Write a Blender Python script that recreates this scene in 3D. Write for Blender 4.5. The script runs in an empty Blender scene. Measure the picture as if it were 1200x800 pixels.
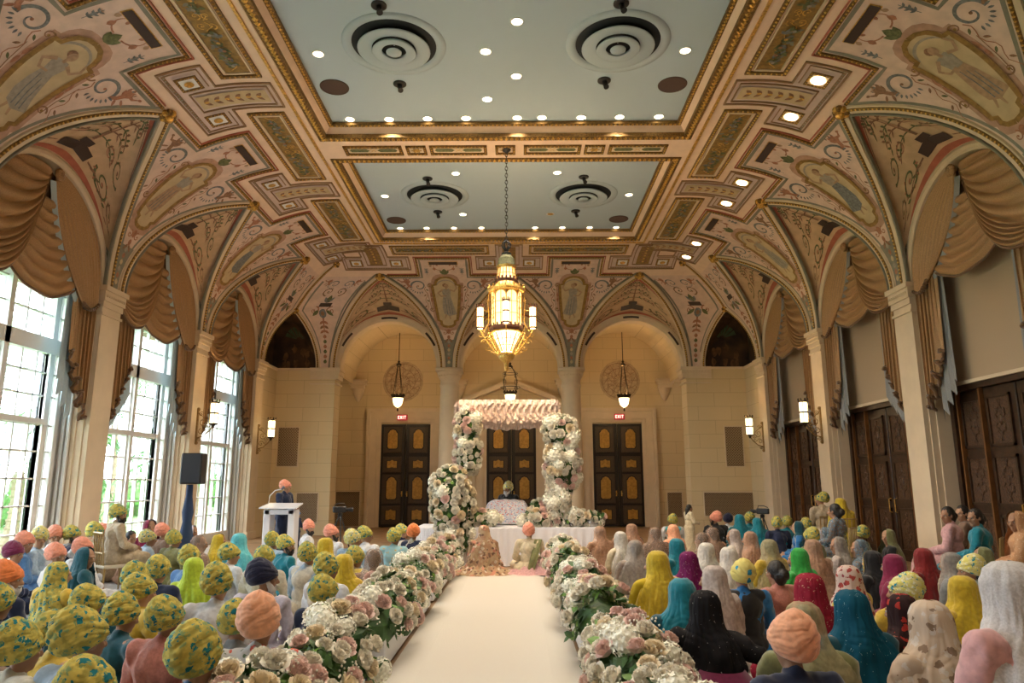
import bpy, math, random
from math import pi, sin, cos, sqrt, hypot, radians, atan2
from mathutils import Vector, Matrix, noise
from mathutils.geometry import tessellate_polygon

# ---------------------------------------------------------------- camera, sky, lights, exposure
SC = bpy.context.scene
COL = SC.collection
CAM = Vector((0.2255, 0.0, 1.64))
F_PX, PITCH, YAW, ROLL = 842.53, 0.194573, 0.00677, -0.002163
def camera_axes():
    r = Vector((cos(YAW), sin(YAW), 0))
    f = Vector((-sin(YAW) * cos(PITCH), cos(YAW) * cos(PITCH), sin(PITCH)))
    u = Vector((sin(YAW) * sin(PITCH), -cos(YAW) * sin(PITCH), cos(PITCH)))
    return r * cos(ROLL) + u * sin(ROLL), -r * sin(ROLL) + u * cos(ROLL), f
CR, CU, CF = camera_axes()
cd = bpy.data.cameras.new('camera')
cam = bpy.data.objects.new('camera', cd)
COL.objects.link(cam)
m3 = Matrix((CR, CU, -CF)).transposed()
cam.matrix_world = Matrix.Translation(CAM) @ m3.to_4x4()
cd.sensor_width = 36
cd.lens = F_PX / 1200 * 36
cd.clip_end = 500
SC.camera = cam

def at(px, py, **k):
    """world point seen at pixel (px, py) on the plane X=, Y= or Z= given"""
    d = CR * ((px - 600) / F_PX) - CU * ((py - 400) / F_PX) + CF
    if 'Z' in k: t = (k['Z'] - CAM.z) / d.z
    elif 'Y' in k: t = (k['Y'] - CAM.y) / d.y
    else: t = (k['X'] - CAM.x) / d.x
    return CAM + d * t

SC.view_settings.view_transform = 'Standard'
SC.view_settings.look = 'None'
SC.view_settings.gamma = 1
SC.view_settings.use_curve_mapping = False
SC.view_settings.exposure = 1.0
try:
    SC.cycles.use_denoising = True
    SC.cycles.max_bounces = 8
    SC.cycles.diffuse_bounces = 4
    SC.cycles.glossy_bounces = 2
    SC.cycles.transmission_bounces = 4
    SC.cycles.transparent_max_bounces = 8
    SC.cycles.sample_clamp_indirect = 6
except Exception:
    pass

world = bpy.data.worlds.new('world')
SC.world = world
world.use_nodes = True
wn = world.node_tree
wn.nodes.clear()
wo = wn.nodes.new('ShaderNodeOutputWorld')
wb = wn.nodes.new('ShaderNodeBackground')
wb.inputs[0].default_value = (0.80, 0.91, 1.0, 1)
wb.inputs[1].default_value = 6.6
wn.links.new(wb.outputs[0], wo.inputs[0])

def light(name, kind, loc, energy, color, size=0.1, size_y=None, rot=None, spot=None, blend=0.5):
    d = bpy.data.lights.new(name, kind)
    d.energy = energy
    d.color = color
    if kind == 'AREA':
        d.size = size
        if size_y: d.shape = 'RECTANGLE'; d.size_y = size_y
    elif kind == 'SUN':
        d.angle = size
    else:
        d.shadow_soft_size = size
    if kind == 'SPOT':
        d.spot_size = spot; d.spot_blend = blend
    o = bpy.data.objects.new(name, d)
    o.location = loc
    if rot: o.rotation_euler = rot
    COL.objects.link(o)
    return o

# daylight comes from the sky through the tall windows on the left; portals only guide its sampling
for k in range(6):
    yc = 20.334 - 4.25 * k
    pl = light('window_daylight', 'AREA', (-8.78, yc, 2.95), 1, (1, 1, 1), 5.6, 3.3, (0, -pi / 2, 0))
    pl.data.cycles.is_portal = True
sun = light('sun', 'SUN', (-20, 0, 20), 1.2, (1, 0.96, 0.9), 0.2, rot=(radians(35), radians(-30), 0))

# ---------------------------------------------------------------- materials
MATS = {}
def mat(name, col, rough=0.7, metal=0.0, var=0.0, scale=6.0, bump=0.0, bscale=40.0, emit=None, alpha=None,
        trans=0.0, spec=None, sheen=0.0, col2=None, obj_coords=True):
    if name in MATS: return MATS[name]
    m = bpy.data.materials.new(name)
    m.use_nodes = True
    nt = m.node_tree
    b = nt.nodes['Principled BSDF']
    b.inputs['Base Color'].default_value = (*col, 1)
    b.inputs['Roughness'].default_value = rough
    b.inputs['Metallic'].default_value = metal
    if spec is not None: b.inputs['Specular IOR Level'].default_value = spec
    if trans: b.inputs['Transmission Weight'].default_value = trans
    if sheen: b.inputs['Sheen Weight'].default_value = sheen
    if alpha is not None: b.inputs['Alpha'].default_value = alpha
    if emit:
        b.inputs['Emission Color'].default_value = (*emit[0], 1)
        b.inputs['Emission Strength'].default_value = emit[1]
    tc = nt.nodes.new('ShaderNodeTexCoord')
    if var or col2:
        n = nt.nodes.new('ShaderNodeTexNoise')
        n.inputs['Scale'].default_value = scale
        n.inputs['Detail'].default_value = 4
        nt.links.new(tc.outputs['Object'], n.inputs['Vector'])
        r = nt.nodes.new('ShaderNodeValToRGB')
        r.color_ramp.elements[0].position = 0.35
        r.color_ramp.elements[1].position = 0.65
        c2 = col2 if col2 else tuple(min(1, c * (1 + var)) for c in col)
        c1 = col if col2 else tuple(c * (1 - var) for c in col)
        r.color_ramp.elements[0].color = (*c1, 1)
        r.color_ramp.elements[1].color = (*c2, 1)
        nt.links.new(n.outputs['Fac'], r.inputs['Fac'])
        nt.links.new(r.outputs['Color'], b.inputs['Base Color'])
    if bump:
        n2 = nt.nodes.new('ShaderNodeTexNoise')
        n2.inputs['Scale'].default_value = bscale
        nt.links.new(tc.outputs['Object'], n2.inputs['Vector'])
        bp = nt.nodes.new('ShaderNodeBump')
        bp.inputs['Strength'].default_value = bump
        bp.inputs['Distance'].default_value = 0.02
        nt.links.new(n2.outputs['Fac'], bp.inputs['Height'])
        nt.links.new(bp.outputs['Normal'], b.inputs['Normal'])
    MATS[name] = m
    return m

def spot_mat(name, base, spots, scale=9.0, rough=0.8, base2=None, thr=0.32, seed=0.0, rnd=True):
    """cloth printed with scattered blots: list of spot colours"""
    if name in MATS: return MATS[name]
    m = bpy.data.materials.new(name)
    m.use_nodes = True
    nt = m.node_tree
    b = nt.nodes['Principled BSDF']
    b.inputs['Roughness'].default_value = rough
    b.inputs['Specular IOR Level'].default_value = 0.2
    tc = nt.nodes.new('ShaderNodeTexCoord')
    src = tc.outputs['Object']
    mp = nt.nodes.new('ShaderNodeMapping')
    mp.inputs['Location'].default_value = (seed * 3.1, seed * 1.7, seed)
    nt.links.new(src, mp.inputs['Vector'])
    if rnd:
        oi = nt.nodes.new('ShaderNodeObjectInfo')
        nt.links.new(oi.outputs['Random'], mp.inputs['Location'])
    n0 = nt.nodes.new('ShaderNodeTexNoise')
    n0.inputs['Scale'].default_value = scale * 1.3
    nt.links.new(mp.outputs[0], n0.inputs['Vector'])
    r0 = nt.nodes.new('ShaderNodeValToRGB')
    r0.color_ramp.elements[0].position = 0.42
    r0.color_ramp.elements[1].position = 0.58
    r0.color_ramp.elements[0].color = (*base, 1)
    r0.color_ramp.elements[1].color = (*(base2 or base), 1)
    nt.links.new(n0.outputs['Fac'], r0.inputs['Fac'])
    cur = r0.outputs['Color']
    for k, sc_ in enumerate(spots):
        v = nt.nodes.new('ShaderNodeTexVoronoi')
        v.inputs['Scale'].default_value = scale * (1 + 0.37 * k)
        mx = nt.nodes.new('ShaderNodeVectorMath'); mx.operation = 'ADD'
        mx.inputs[1].default_value = (k * 0.37, k * 0.71, k * 0.19)
        nt.links.new(mp.outputs[0], mx.inputs[0])
        ns = nt.nodes.new('ShaderNodeTexNoise'); ns.inputs['Scale'].default_value = scale * 2.0
        nt.links.new(mx.outputs[0], ns.inputs['Vector'])
        av = nt.nodes.new('ShaderNodeMixRGB'); av.inputs[0].default_value = 0.06
        nt.links.new(mx.outputs[0], av.inputs[1]); nt.links.new(ns.outputs['Color'], av.inputs[2])
        nt.links.new(av.outputs[0], v.inputs['Vector'])
        cp = nt.nodes.new('ShaderNodeMath'); cp.operation = 'LESS_THAN'
        cp.inputs[1].default_value = thr
        nt.links.new(v.outputs['Distance'], cp.inputs[0])
        mix = nt.nodes.new('ShaderNodeMixRGB')
        mix.inputs[2].default_value = (*sc_, 1)
        nt.links.new(cp.outputs[0], mix.inputs[0])
        nt.links.new(cur, mix.inputs[1])
        cur = mix.outputs[0]
    nt.links.new(cur, b.inputs['Base Color'])
    MATS[name] = m
    return m

def ashlar(name, col, joint, w=1.1, h=0.46):
    m = bpy.data.materials.new(name)
    m.use_nodes = True
    nt = m.node_tree
    b = nt.nodes['Principled BSDF']
    b.inputs['Roughness'].default_value = 0.75
    tc = nt.nodes.new('ShaderNodeTexCoord')
    sx = nt.nodes.new('ShaderNodeSeparateXYZ')
    nt.links.new(tc.outputs['Object'], sx.inputs[0])
    ad = nt.nodes.new('ShaderNodeMath'); ad.operation = 'ADD'
    nt.links.new(sx.outputs[0], ad.inputs[0]); nt.links.new(sx.outputs[1], ad.inputs[1])
    cx = nt.nodes.new('ShaderNodeCombineXYZ')
    nt.links.new(ad.outputs[0], cx.inputs[0]); nt.links.new(sx.outputs[2], cx.inputs[1])
    br = nt.nodes.new('ShaderNodeTexBrick')
    br.inputs['Scale'].default_value = 1
    br.inputs['Brick Width'].default_value = w
    br.inputs['Row Height'].default_value = h
    br.inputs['Mortar Size'].default_value = 0.006
    br.inputs['Mortar Smooth'].default_value = 0.4
    br.inputs['Color1'].default_value = (*col, 1)
    br.inputs['Color2'].default_value = (*[c * 0.95 for c in col], 1)
    br.inputs['Mortar'].default_value = (*joint, 1)
    nt.links.new(cx.outputs[0], br.inputs['Vector'])
    nt.links.new(br.outputs['Color'], b.inputs['Base Color'])
    MATS[name] = m
    return m

M_CREAM = mat('painted_plaster', (0.66, 0.53, 0.37), 0.7, var=0.04, scale=3)
M_STONE = ashlar('ashlar_stone', (0.66, 0.52, 0.31), (0.40, 0.30, 0.17))
M_BAND = mat('vault_band', (0.76, 0.57, 0.43), 0.7, var=0.04, scale=4)
M_FIELD = mat('spandrel_ground', (0.68, 0.51, 0.42), 0.75, var=0.08, scale=5)
M_CELL = mat('cell_ground', (0.58, 0.40, 0.24), 0.75, var=0.10, scale=4)
M_GOLD = mat('gilding', (0.62, 0.36, 0.08), 0.38, 0.55, var=0.35, scale=25)
M_DGOLD = mat('antique_gilding', (0.22, 0.12, 0.03), 0.5, 0.4, var=0.4, scale=30)
M_OCHRE = mat('ochre_ground', (0.27, 0.155, 0.035), 0.6, var=0.25, scale=12)
M_LAV = mat('lavender_ground', (0.60, 0.47, 0.42), 0.75, var=0.05)
M_RUST = mat('rust_line', (0.40, 0.12, 0.07), 0.75, var=0.1)
M_GREYG = mat('grey_green_line', (0.22, 0.21, 0.16), 0.75, var=0.1)
M_DARKP = mat('dark_panel', (0.045, 0.025, 0.02), 0.6)
M_UMBER = mat('umber_paint', (0.26, 0.14, 0.08), 0.8, var=0.25, scale=20)
M_BLUEP = mat('blue_grey_paint', (0.18, 0.19, 0.19), 0.8, var=0.25, scale=20)
M_GREENP = mat('olive_paint', (0.13, 0.14, 0.06), 0.8, var=0.3, scale=20)
M_REDP = mat('red_paint', (0.38, 0.17, 0.10), 0.8, var=0.2, scale=20)
M_FLESH = mat('painted_flesh', (0.40, 0.26, 0.16), 0.8, var=0.15, scale=15)
M_CARTO = mat('cartouche_ground', (0.54, 0.42, 0.25), 0.8, var=0.08, scale=5)
M_ROSEP = mat('cartouche_surround', (0.46, 0.28, 0.20), 0.8, var=0.12, scale=8)
M_WHITEP = mat('grisaille_paint', (0.34, 0.30, 0.24), 0.8, var=0.12, scale=15)
M_SKYC = mat('pale_blue_ceiling', (0.43, 0.53, 0.61), 0.85, bump=0.25, bscale=120)
M_WHITE = mat('white_paint', (0.78, 0.78, 0.76), 0.5)
M_BLACK = mat('black_metal', (0.012, 0.012, 0.014), 0.45)
M_IRON = mat('wrought_iron', (0.05, 0.035, 0.02), 0.5, 0.6)
M_MURAL = mat('dark_mural', (0.020, 0.010, 0.006), 0.7, col2=(0.085, 0.040, 0.015), scale=2.2)
M_GROOVE = mat('recess_brown', (0.13, 0.07, 0.03), 0.8)

# ---------------------------------------------------------------- mesh helpers
class MB:
    def __init__(s):
        s.v, s.f, s.m, s.mats = [], [], [], []
    def mi(s, m):
        if m not in s.mats: s.mats.append(m)
        return s.mats.index(m)
    def add(s, vs, fs, m):
        k = len(s.v); i = s.mi(m)
        s.v.extend([tuple(p) for p in vs])
        for f in fs:
            s.f.append(tuple(k + q for q in f)); s.m.append(i)
    def quad(s, a, b, c, d, m): s.add([a, b, c, d], [(0, 1, 2, 3)], m)
    def box(s, x0, x1, y0, y1, z0, z1, m):
        s.add([(x0, y0, z0), (x1, y0, z0), (x1, y1, z0), (x0, y1, z0), (x0, y0, z1), (x1, y0, z1), (x1, y1, z1), (x0, y1, z1)],
              [(0, 3, 2, 1), (4, 5, 6, 7), (0, 1, 5, 4), (1, 2, 6, 5), (2, 3, 7, 6), (3, 0, 4, 7)], m)
    def bevbox(s, x0, x1, y0, y1, z0, z1, m, r=0.02):
        """box with chamfered vertical and top edges"""
        def ring(z, i): return [(x0 + r + i, y0 + i, z), (x1 - r - i, y0 + i, z), (x1 - i, y0 + r + i, z), (x1 - i, y1 - r - i, z),
                                (x1 - r - i, y1 - i, z), (x0 + r + i, y1 - i, z), (x0 + i, y1 - r - i, z), (x0 + i, y0 + r + i, z)]
        vs = ring(z0, r * .6) + ring(z0 + r, 0) + ring(z1 - r, 0) + ring(z1, r * .6)
        fs = [tuple(range(7, -1, -1)), tuple(range(24, 32))]
        for k in range(3):
            for i in range(8):
                j = (i + 1) % 8
                fs.append((k * 8 + i, k * 8 + j, k * 8 + 8 + j, k * 8 + 8 + i))
        s.add(vs, fs, m)
    def grid(s, rows, m, closed=False):
        """rows: list of equal length point lists"""
        n = len(rows[0]); vs = [p for r in rows for p in r]; fs = []
        for i in range(len(rows) - 1):
            for j in range(n if closed else n - 1):
                j2 = (j + 1) % n
                fs.append((i * n + j, i * n + j2, (i + 1) * n + j2, (i + 1) * n + j))
        s.add(vs, fs, m)
    def tube(s, pts, r, m, n=8, cap=True):
        pts = [Vector(p) for p in pts]; rows = []
        up = Vector((0, 0, 1))
        for i, p in enumerate(pts):
            t = (pts[min(i + 1, len(pts) - 1)] - pts[max(i - 1, 0)])
            if t.length < 1e-9: t = Vector((0, 0, 1))
            t.normalize()
            a = up if abs(t.dot(up)) < 0.95 else Vector((1, 0, 0))
            u = t.cross(a).normalized(); w = t.cross(u).normalized()
            rr = r[i] if isinstance(r, (list, tuple)) else r
            rows.append([p + (u * cos(2 * pi * k / n) + w * sin(2 * pi * k / n)) * rr for k in range(n)])
        k0 = len(s.v)
        s.grid(rows, m, closed=True)
        if cap:
            i = s.mi(m)
            s.f.append(tuple(k0 + k for k in range(n))); s.m.append(i)
            b = k0 + (len(rows) - 1) * n
            s.f.append(tuple(b + k for k in range(n - 1, -1, -1))); s.m.append(i)
    def lathe(s, prof, c, m, n=24, axis='z', a0=0, a1=2 * pi, flat=None):
        """prof: (radius, height) list"""
        rows = []; full = abs(a1 - a0 - 2 * pi) < 1e-6
        for r, h in prof:
            row = []
            for k in range(n if full else n + 1):
                a = a0 + (a1 - a0) * k / n
                if axis == 'z': row.append((c[0] + r * cos(a), c[1] + r * sin(a), c[2] + h))
                elif axis == 'y': row.append((c[0] + r * cos(a), c[1] + h, c[2] + r * sin(a)))
                else: row.append((c[0] + h, c[1] + r * cos(a), c[2] + r * sin(a)))
            rows.append(row)
        s.grid(rows, m, closed=full)
    def ball(s, c, r, m, n=8, k=5, sc=(1, 1, 1)):
        prof = []
        rows = []
        for i in range(k + 1):
            a = -pi / 2 + pi * i / k
            rows.append([(c[0] + r * sc[0] * max(cos(a), .02) * cos(2 * pi * j / n), c[1] + r * sc[1] * max(cos(a), .02) * sin(2 * pi * j / n),
                          c[2] + r * sc[2] * sin(a)) for j in range(n)])
        s.grid(rows, m, closed=True)
    def build(s, name, parent=None, smooth=False, loc=None, **props):
        me = bpy.data.meshes.new(name)
        me.from_pydata(s.v, [], s.f)
        for m in s.mats: me.materials.append(m)
        me.polygons.foreach_set('material_index', s.m)
        if smooth: me.polygons.foreach_set('use_smooth', [True] * len(me.polygons))
        me.update()
        o = bpy.data.objects.new(name, me)
        COL.objects.link(o)
        if loc: o.location = loc
        if parent: o.parent = parent
        for k, v in props.items(): o[k] = v
        return o

def empty(name, loc=(0, 0, 0), rz=0.0, label=None, category=None, group=None):
    o = bpy.data.objects.new(name, None)
    o.empty_display_size = 0.1
    COL.objects.link(o)
    o.location = loc; o.rotation_euler = (0, 0, rz)
    if label: o['label'] = label
    if category: o['category'] = category
    if group: o['group'] = group
    return o
def tag(o, label, category, group=None):
    o['label'] = label; o['category'] = category
    if group: o['group'] = group
    return o
def lerp(a, b, t): return a + (b - a) * t
def V(*a): return Vector(a)
# ---------------------------------------------------------------- the room's measures (metres)
BAY = 4.25
W = 7.888                       # pilaster faces at x = -W and W
YB = 23.989                     # face of the arcade at the far end
ZS = 5.474                      # top of the capitals
EA, EH = 3.5, 3.05              # rise of the cove
FLAT = ZS + EH                  # 8.524
PIL = [22.4587 - BAY * k for k in range(7)]          # pilaster centres along the side walls
BAYC = [p - BAY / 2 for p in PIL[:6]]                # arch centres along the side walls
XA = 4.143                      # spacing of the arches of the end arcade
EB = 1.842                      # the bosses lie this far in from the wall
YF = PIL[6] - 0.4               # wall behind the camera
# arc length table of the cove
TAB = []
_s = 0; _p = (0, 0)
for _i in range(0, 361):
    _ph = radians(_i / 4); _q = (EA - EA * cos(_ph), EH * sin(_ph))
    _s += hypot(_q[0] - _p[0], _q[1] - _p[1]); _p = _q
    TAB.append((_s, _ph))
SEND = TAB[-1][0]
def s_to_phi(s):
    lo, hi = 0, len(TAB) - 1
    while hi - lo > 1:
        m = (lo + hi) // 2
        if TAB[m][0] < s: lo = m
        else: hi = m
    t = (s - TAB[lo][0]) / (TAB[hi][0] - TAB[lo][0])
    return lerp(TAB[lo][1], TAB[hi][1], t)
def cove(s):
    """arc length s up from the capital -> inset e, height z, normal into the room (inward, vertical)"""
    if s >= SEND: return EA + (s - SEND), FLAT, 0.0, -1.0
    if s < 0: return 0.0, ZS + s, 1.0, 0.0
    ph = s_to_phi(s)
    nx, nz = cos(ph) / EA, sin(ph) / EH      # normal of ellipse pointing outwards from its centre is (-cos/EA, sin/EH)
    l = hypot(nx, nz)
    return EA - EA * cos(ph), ZS + EH * sin(ph), nx / l, -nz / l
def e_to_s(e):
    if e >= EA: return SEND + e - EA
    ph = math.acos(1 - e / EA)
    for s, p in TAB:
        if p >= ph: return s
    return SEND
def z_to_s(z):
    ph = math.asin(min(1, (z - ZS) / EH))
    for s, p in TAB:
        if p >= ph: return s
    return SEND
SB = e_to_s(EB)                 # arc length of the bosses
ZBOSS = cove(SB)[1]
def surf(side, a, s, h=0.0):
    """a: position along the wall, s: arc length up the cove, h: stand-off into the room"""
    e, z, ni, nz = cove(s)
    if side == 'L': return V(-(W - e) + ni * h, a, z + nz * h)
    if side == 'R': return V((W - e) - ni * h, a, z + nz * h)
    return V(a, YB - e - ni * h, z + nz * h)
# pointed groins
HB = ZBOSS - ZS
def groin_w(z, w0=1.90):
    t = min(1, max(0, (z - ZS) / HB)); R = (HB * HB + w0 * w0) / (2 * w0)
    return max(0.0, sqrt(max(0, R * R - (t * HB) ** 2)) - (R - w0))
# corner squinch
ZDIAG = 7.33
def corner_g(z):
    t = min(1, max(0, (z - ZS) / (ZDIAG - ZS))); H = ZDIAG - ZS; w0 = .66; R = (H * H + w0 * w0) / (2 * w0)
    ed = cove(z_to_s(ZDIAG))[0]
    return ed + (sqrt(max(0, R * R - (t * H) ** 2)) - (R - w0))
BACKC = [-XA, 0.0, XA]          # arch centres of the end arcade
W0B = 1.85

# ---------------------------------------------------------------- vault shell
def side_open(side, a, s):      # is (a, s) inside a groin opening (lower than the bosses)?
    return False
vault = MB()
NS = 60
def srow(s_list, spans, side, m):
    pass
# strips of the cove between the groins, from the capital to the boss line, then the continuous upper part
def cove_strip(mb, side, left_fn, right_fn, s0, s1, n, m, na=6, h=0.0):
    rows = []
    for i in range(n + 1):
        s = lerp(s0, s1, i / n); z = cove(s)[1]
        l, r = left_fn(s, z), right_fn(s, z)
        rows.append([surf(side, lerp(l, r, k / na), s, h) for k in range(na + 1)])
    if side in ('R', 'B'): rows = [r[::-1] for r in rows]
    mb.grid(rows, m)
FARSTOP = lambda s, z: YB - cove(s)[0]               # mitre with the end cove
for side in 'LR':
    for k, p in enumerate(PIL):
        lo = (lambda s, z, p=p: p - BAY / 2 + groin_w(z))
        hi = (lambda s, z, p=p: p + BAY / 2 - groin_w(z))
        if k == 0:
            hi = lambda s, z: (YB - corner_g(z)) if z < ZDIAG else FARSTOP(s, z)
        if k == 6:
            lo = lambda s, z: YF
        cove_strip(vault, side, lo, hi, 0, SB, 24, M_BAND)
    cove_strip(vault, side, lambda s, z: YF, FARSTOP, SB, e_to_s(3.976), 30, M_BAND, na=24)
for k, c in enumerate([-1.5, -.5, .5, 1.5]):
    p = c * XA
    lo = (lambda s, z, p=p: p - XA / 2 + groin_w(z, W0B))
    hi = (lambda s, z, p=p: p + XA / 2 - groin_w(z, W0B))
    if k == 0: lo = lambda s, z: (-W + corner_g(z)) if z < ZDIAG else -W + cove(s)[0]
    if k == 3: hi = lambda s, z: (W - corner_g(z)) if z < ZDIAG else W - cove(s)[0]
    cove_strip(vault, 'B', lo, hi, 0, SB, 24, M_BAND)
cove_strip(vault, 'B', lambda s, z: -W + cove(s)[0], lambda s, z: W - cove(s)[0], SB, e_to_s(3.976), 30, M_BAND, na=12)

# cells of the vault over each arch (ruled from the round arch to the pointed groin)
R_OUT, R_IN = 1.88, 1.74        # the round arches stand 5 cm behind the pilaster faces
def cell_pt(side, c, u, v, half, w0, r_out, rec):
    """u -1..1 across, v 0 at the arch .. 1 at the groin"""
    th = u * pi / 2
    A = (r_out * sin(th), ZS + r_out * cos(th))
    t = 1 - abs(u) ** 1.35
    zg = ZS + HB * t
    wg = groin_w(zg, w0) * (1 if u >= 0 else -1)
    eg = cove(z_to_s(zg))[0]
    a = lerp(A[0], wg, v); z = lerp(A[1], zg, v) + 0.10 * sin(pi * v) * (1 - abs(u)); e = lerp(-rec, eg, v)
    if side == 'L': return V(-(W - e), c + a, z)
    if side == 'R': return V(W - e, c + a, z)
    return V(c + a, YB - e, z)
def add_cell(mb, side, c, half, w0, r_out, rec, m):
    rows = []
    for j in range(9):
        rows.append([cell_pt(side, c, -1 + 2 * i / 32, j / 8, half, w0, r_out, rec) for i in range(33)])
    mb.grid(rows, m)
cells = MB()
for c in BAYC:
    for side in 'LR': add_cell(cells, side, c, BAY / 2, 1.90, R_OUT, .05, M_CELL)
for c in BACKC: add_cell(cells, 'B', c, XA / 2, W0B, 1.84, .12, M_CELL)
for i in range(len(cells.f)): vault.f.append(tuple(q + len(vault.v) for q in cells.f[i])); vault.m.append(vault.mi(M_CELL))
vault.v.extend(cells.v)
# backing lid well above everything so that no light leaks in
vault.quad((-W - 1.2, YF - .3, 9.2), (W + 1.2, YF - .3, 9.2), (W + 1.2, 28.8, 9.2), (-W - 1.2, 28.8, 9.2), M_BAND)

# flat ceiling with its two recessed panels and the beam between
ZO, ZI = 8.524, 8.775
XO = W - 3.976; XI = W - 4.417
P2 = (14.35, YB - 3.976); P1 = (5.75, 13.757); P0 = (YF, 5.15)
def recess(mb, y0, y1):
    """moulded frame rising from the soffit to the blue field"""
    prof = [(0, ZO), (.10, ZO), (.13, ZO + .03), (.28, ZO + .07), (.30, ZO + .10), (.36, ZO + .18), (.38, ZI - .03), (.441, ZI - .02), (.441, ZI + .01)]
    rows = []
    for i, z in prof:
        rows.append([(-XO + i, y0 + i, z), (XO - i, y0 + i, z), (XO - i, y1 - i, z), (-XO + i, y1 - i, z)])
    mb.grid(rows, M_BAND, closed=True)
    mb.quad((-XI, y0 + .44, ZI), (-XI, y1 - .44, ZI), (XI, y1 - .44, ZI), (XI, y0 + .44, ZI), M_SKYC)
for y0, y1 in (P2, P1, P0): recess(vault, y0, y1)
vault.quad((-XO, P1[1], ZO), (-XO, P2[0], ZO), (XO, P2[0], ZO), (XO, P1[1], ZO), M_BAND)
vault.quad((-XO, P0[1], ZO), (-XO, P1[0], ZO), (XO, P1[0], ZO), (XO, P0[1], ZO), M_BAND)
vault.build('ceiling', smooth=False, kind='structure')
for p in bpy.data.meshes['ceiling'].polygons: p.use_smooth = p.material_index != 99 and False

# ---------------------------------------------------------------- mouldings laid on the vault
def sweep(mb, pts, nrm, wd, h, m, closed=False, off=0.0):
    """flat-topped raised strip following pts with surface normals nrm"""
    pts = [Vector(p) for p in pts]; n = len(pts); rows = []
    for i in range(n):
        a = pts[(i - 1) % n] if closed or i > 0 else pts[i]
        b = pts[(i + 1) % n] if closed or i < n - 1 else pts[i]
        t = (b - a).normalized(); N = Vector(nrm[i]).normalized(); S = t.cross(N).normalized()
        p = pts[i] + S * off
        rows.append([p - S * wd / 2 - N * .01, p - S * wd / 2 * .85 + N * h * .8, p - S * wd * .2 + N * h, p + S * wd * .2 + N * h, p + S * wd / 2 * .85 + N * h * .8, p + S * wd / 2 - N * .01])
    if closed: rows.append(rows[0])
    mb.grid(rows, m)
def resample(pts, step):
    pts = [Vector(p) for p in pts]; out = [pts[0].copy()]; idx = [0.0]; acc = 0.0
    for i in range(len(pts) - 1):
        d = (pts[i + 1] - pts[i]).length
        if d < 1e-9: continue
        t = step - acc
        while t <= d:
            out.append(pts[i].lerp(pts[i + 1], t / d)); idx.append(i + t / d); t += step
        acc = d - (t - step)
    return out, idx
def beads(mb, pts, nrm, r, step, m, off=0.0, stretch=1.0, h=0.0):
    out, idx = resample(pts, step)
    for p, q in zip(out, idx):
        i = min(int(q), len(pts) - 2)
        t = (Vector(pts[i + 1]) - Vector(pts[i])).normalized(); N = Vector(nrm[i]).normalized(); S = t.cross(N).normalized()
        c = p + S * off + N * h
        a = t * r * stretch; b = S * r; n_ = N * r
        mb.add([c - a, c + a, c - b, c + b, c + n_, c - a * .6 - b * .6 + n_ * .4, c + a * .6 - b * .6 + n_ * .4, c + a * .6 + b * .6 + n_ * .4, c - a * .6 + b * .6 + n_ * .4],
               [(0, 5, 4), (5, 2, 4), (2, 6, 4), (6, 1, 4), (1, 7, 4), (7, 3, 4), (3, 8, 4), (8, 0, 4)], m)
def nrm_at(side, s):
    e, z, ni, nz = cove(s)
    if side == 'L': return V(ni, 0, nz)
    if side == 'R': return V(-ni, 0, nz)
    return V(0, -ni, nz)

trim_no = [0]
def trim(mb, smooth=False):
    trim_no[0] += 1
    return mb.build('trim_%d' % trim_no[0], smooth=smooth, kind='structure')
# groin ribs: cream roll with a beaded gold edge
def groin_path(side, c, w0, sgn, n=28):
    pts, nr = [], []
    for i in range(n + 1):
        t = (i / n) ** .9
        z = ZS + HB * t; s = z_to_s(z)
        pts.append(surf(side, c + sgn * groin_w(z, w0), s, 0)); nr.append(nrm_at(side, s))
    return pts, nr
for side in 'LRB':
    rb = MB()
    for c in (BACKC if side == 'B' else BAYC):
        w0 = W0B if side == 'B' else 1.90
        for sg in (-1, 1):
            pts, nr = groin_path(side, c, w0, sg)
            o = (1 if side == 'L' else -1) * sg * (-1)
            sweep(rb, pts, nr, .20, .05, M_CREAM)
            sweep(rb, pts, nr, .045, .055, M_GREYG, off=o * .135)
            sweep(rb, pts, nr, .07, .075, M_DGOLD, off=-o * .03)
            beads(rb, pts, nr, .026, .075, M_GOLD, off=-o * .03, h=.065)
    # bosses where the groins meet
    for c in (BACKC if side == 'B' else BAYC):
        p = surf(side, c, SB, .05); N = nrm_at(side, SB); T = V(1, 0, 0) if side == 'B' else V(0, 1, 0); S = T.cross(N)
        for k in range(8):
            a = k * pi / 4
            q = p + (T * cos(a) + S * sin(a)) * .10
            rb.ball(q, .065, M_DGOLD if k % 2 else M_GOLD, 6, 4)
        rb.ball(p + N * .05, .09, M_GOLD, 8, 5)
    trim(rb)
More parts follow.
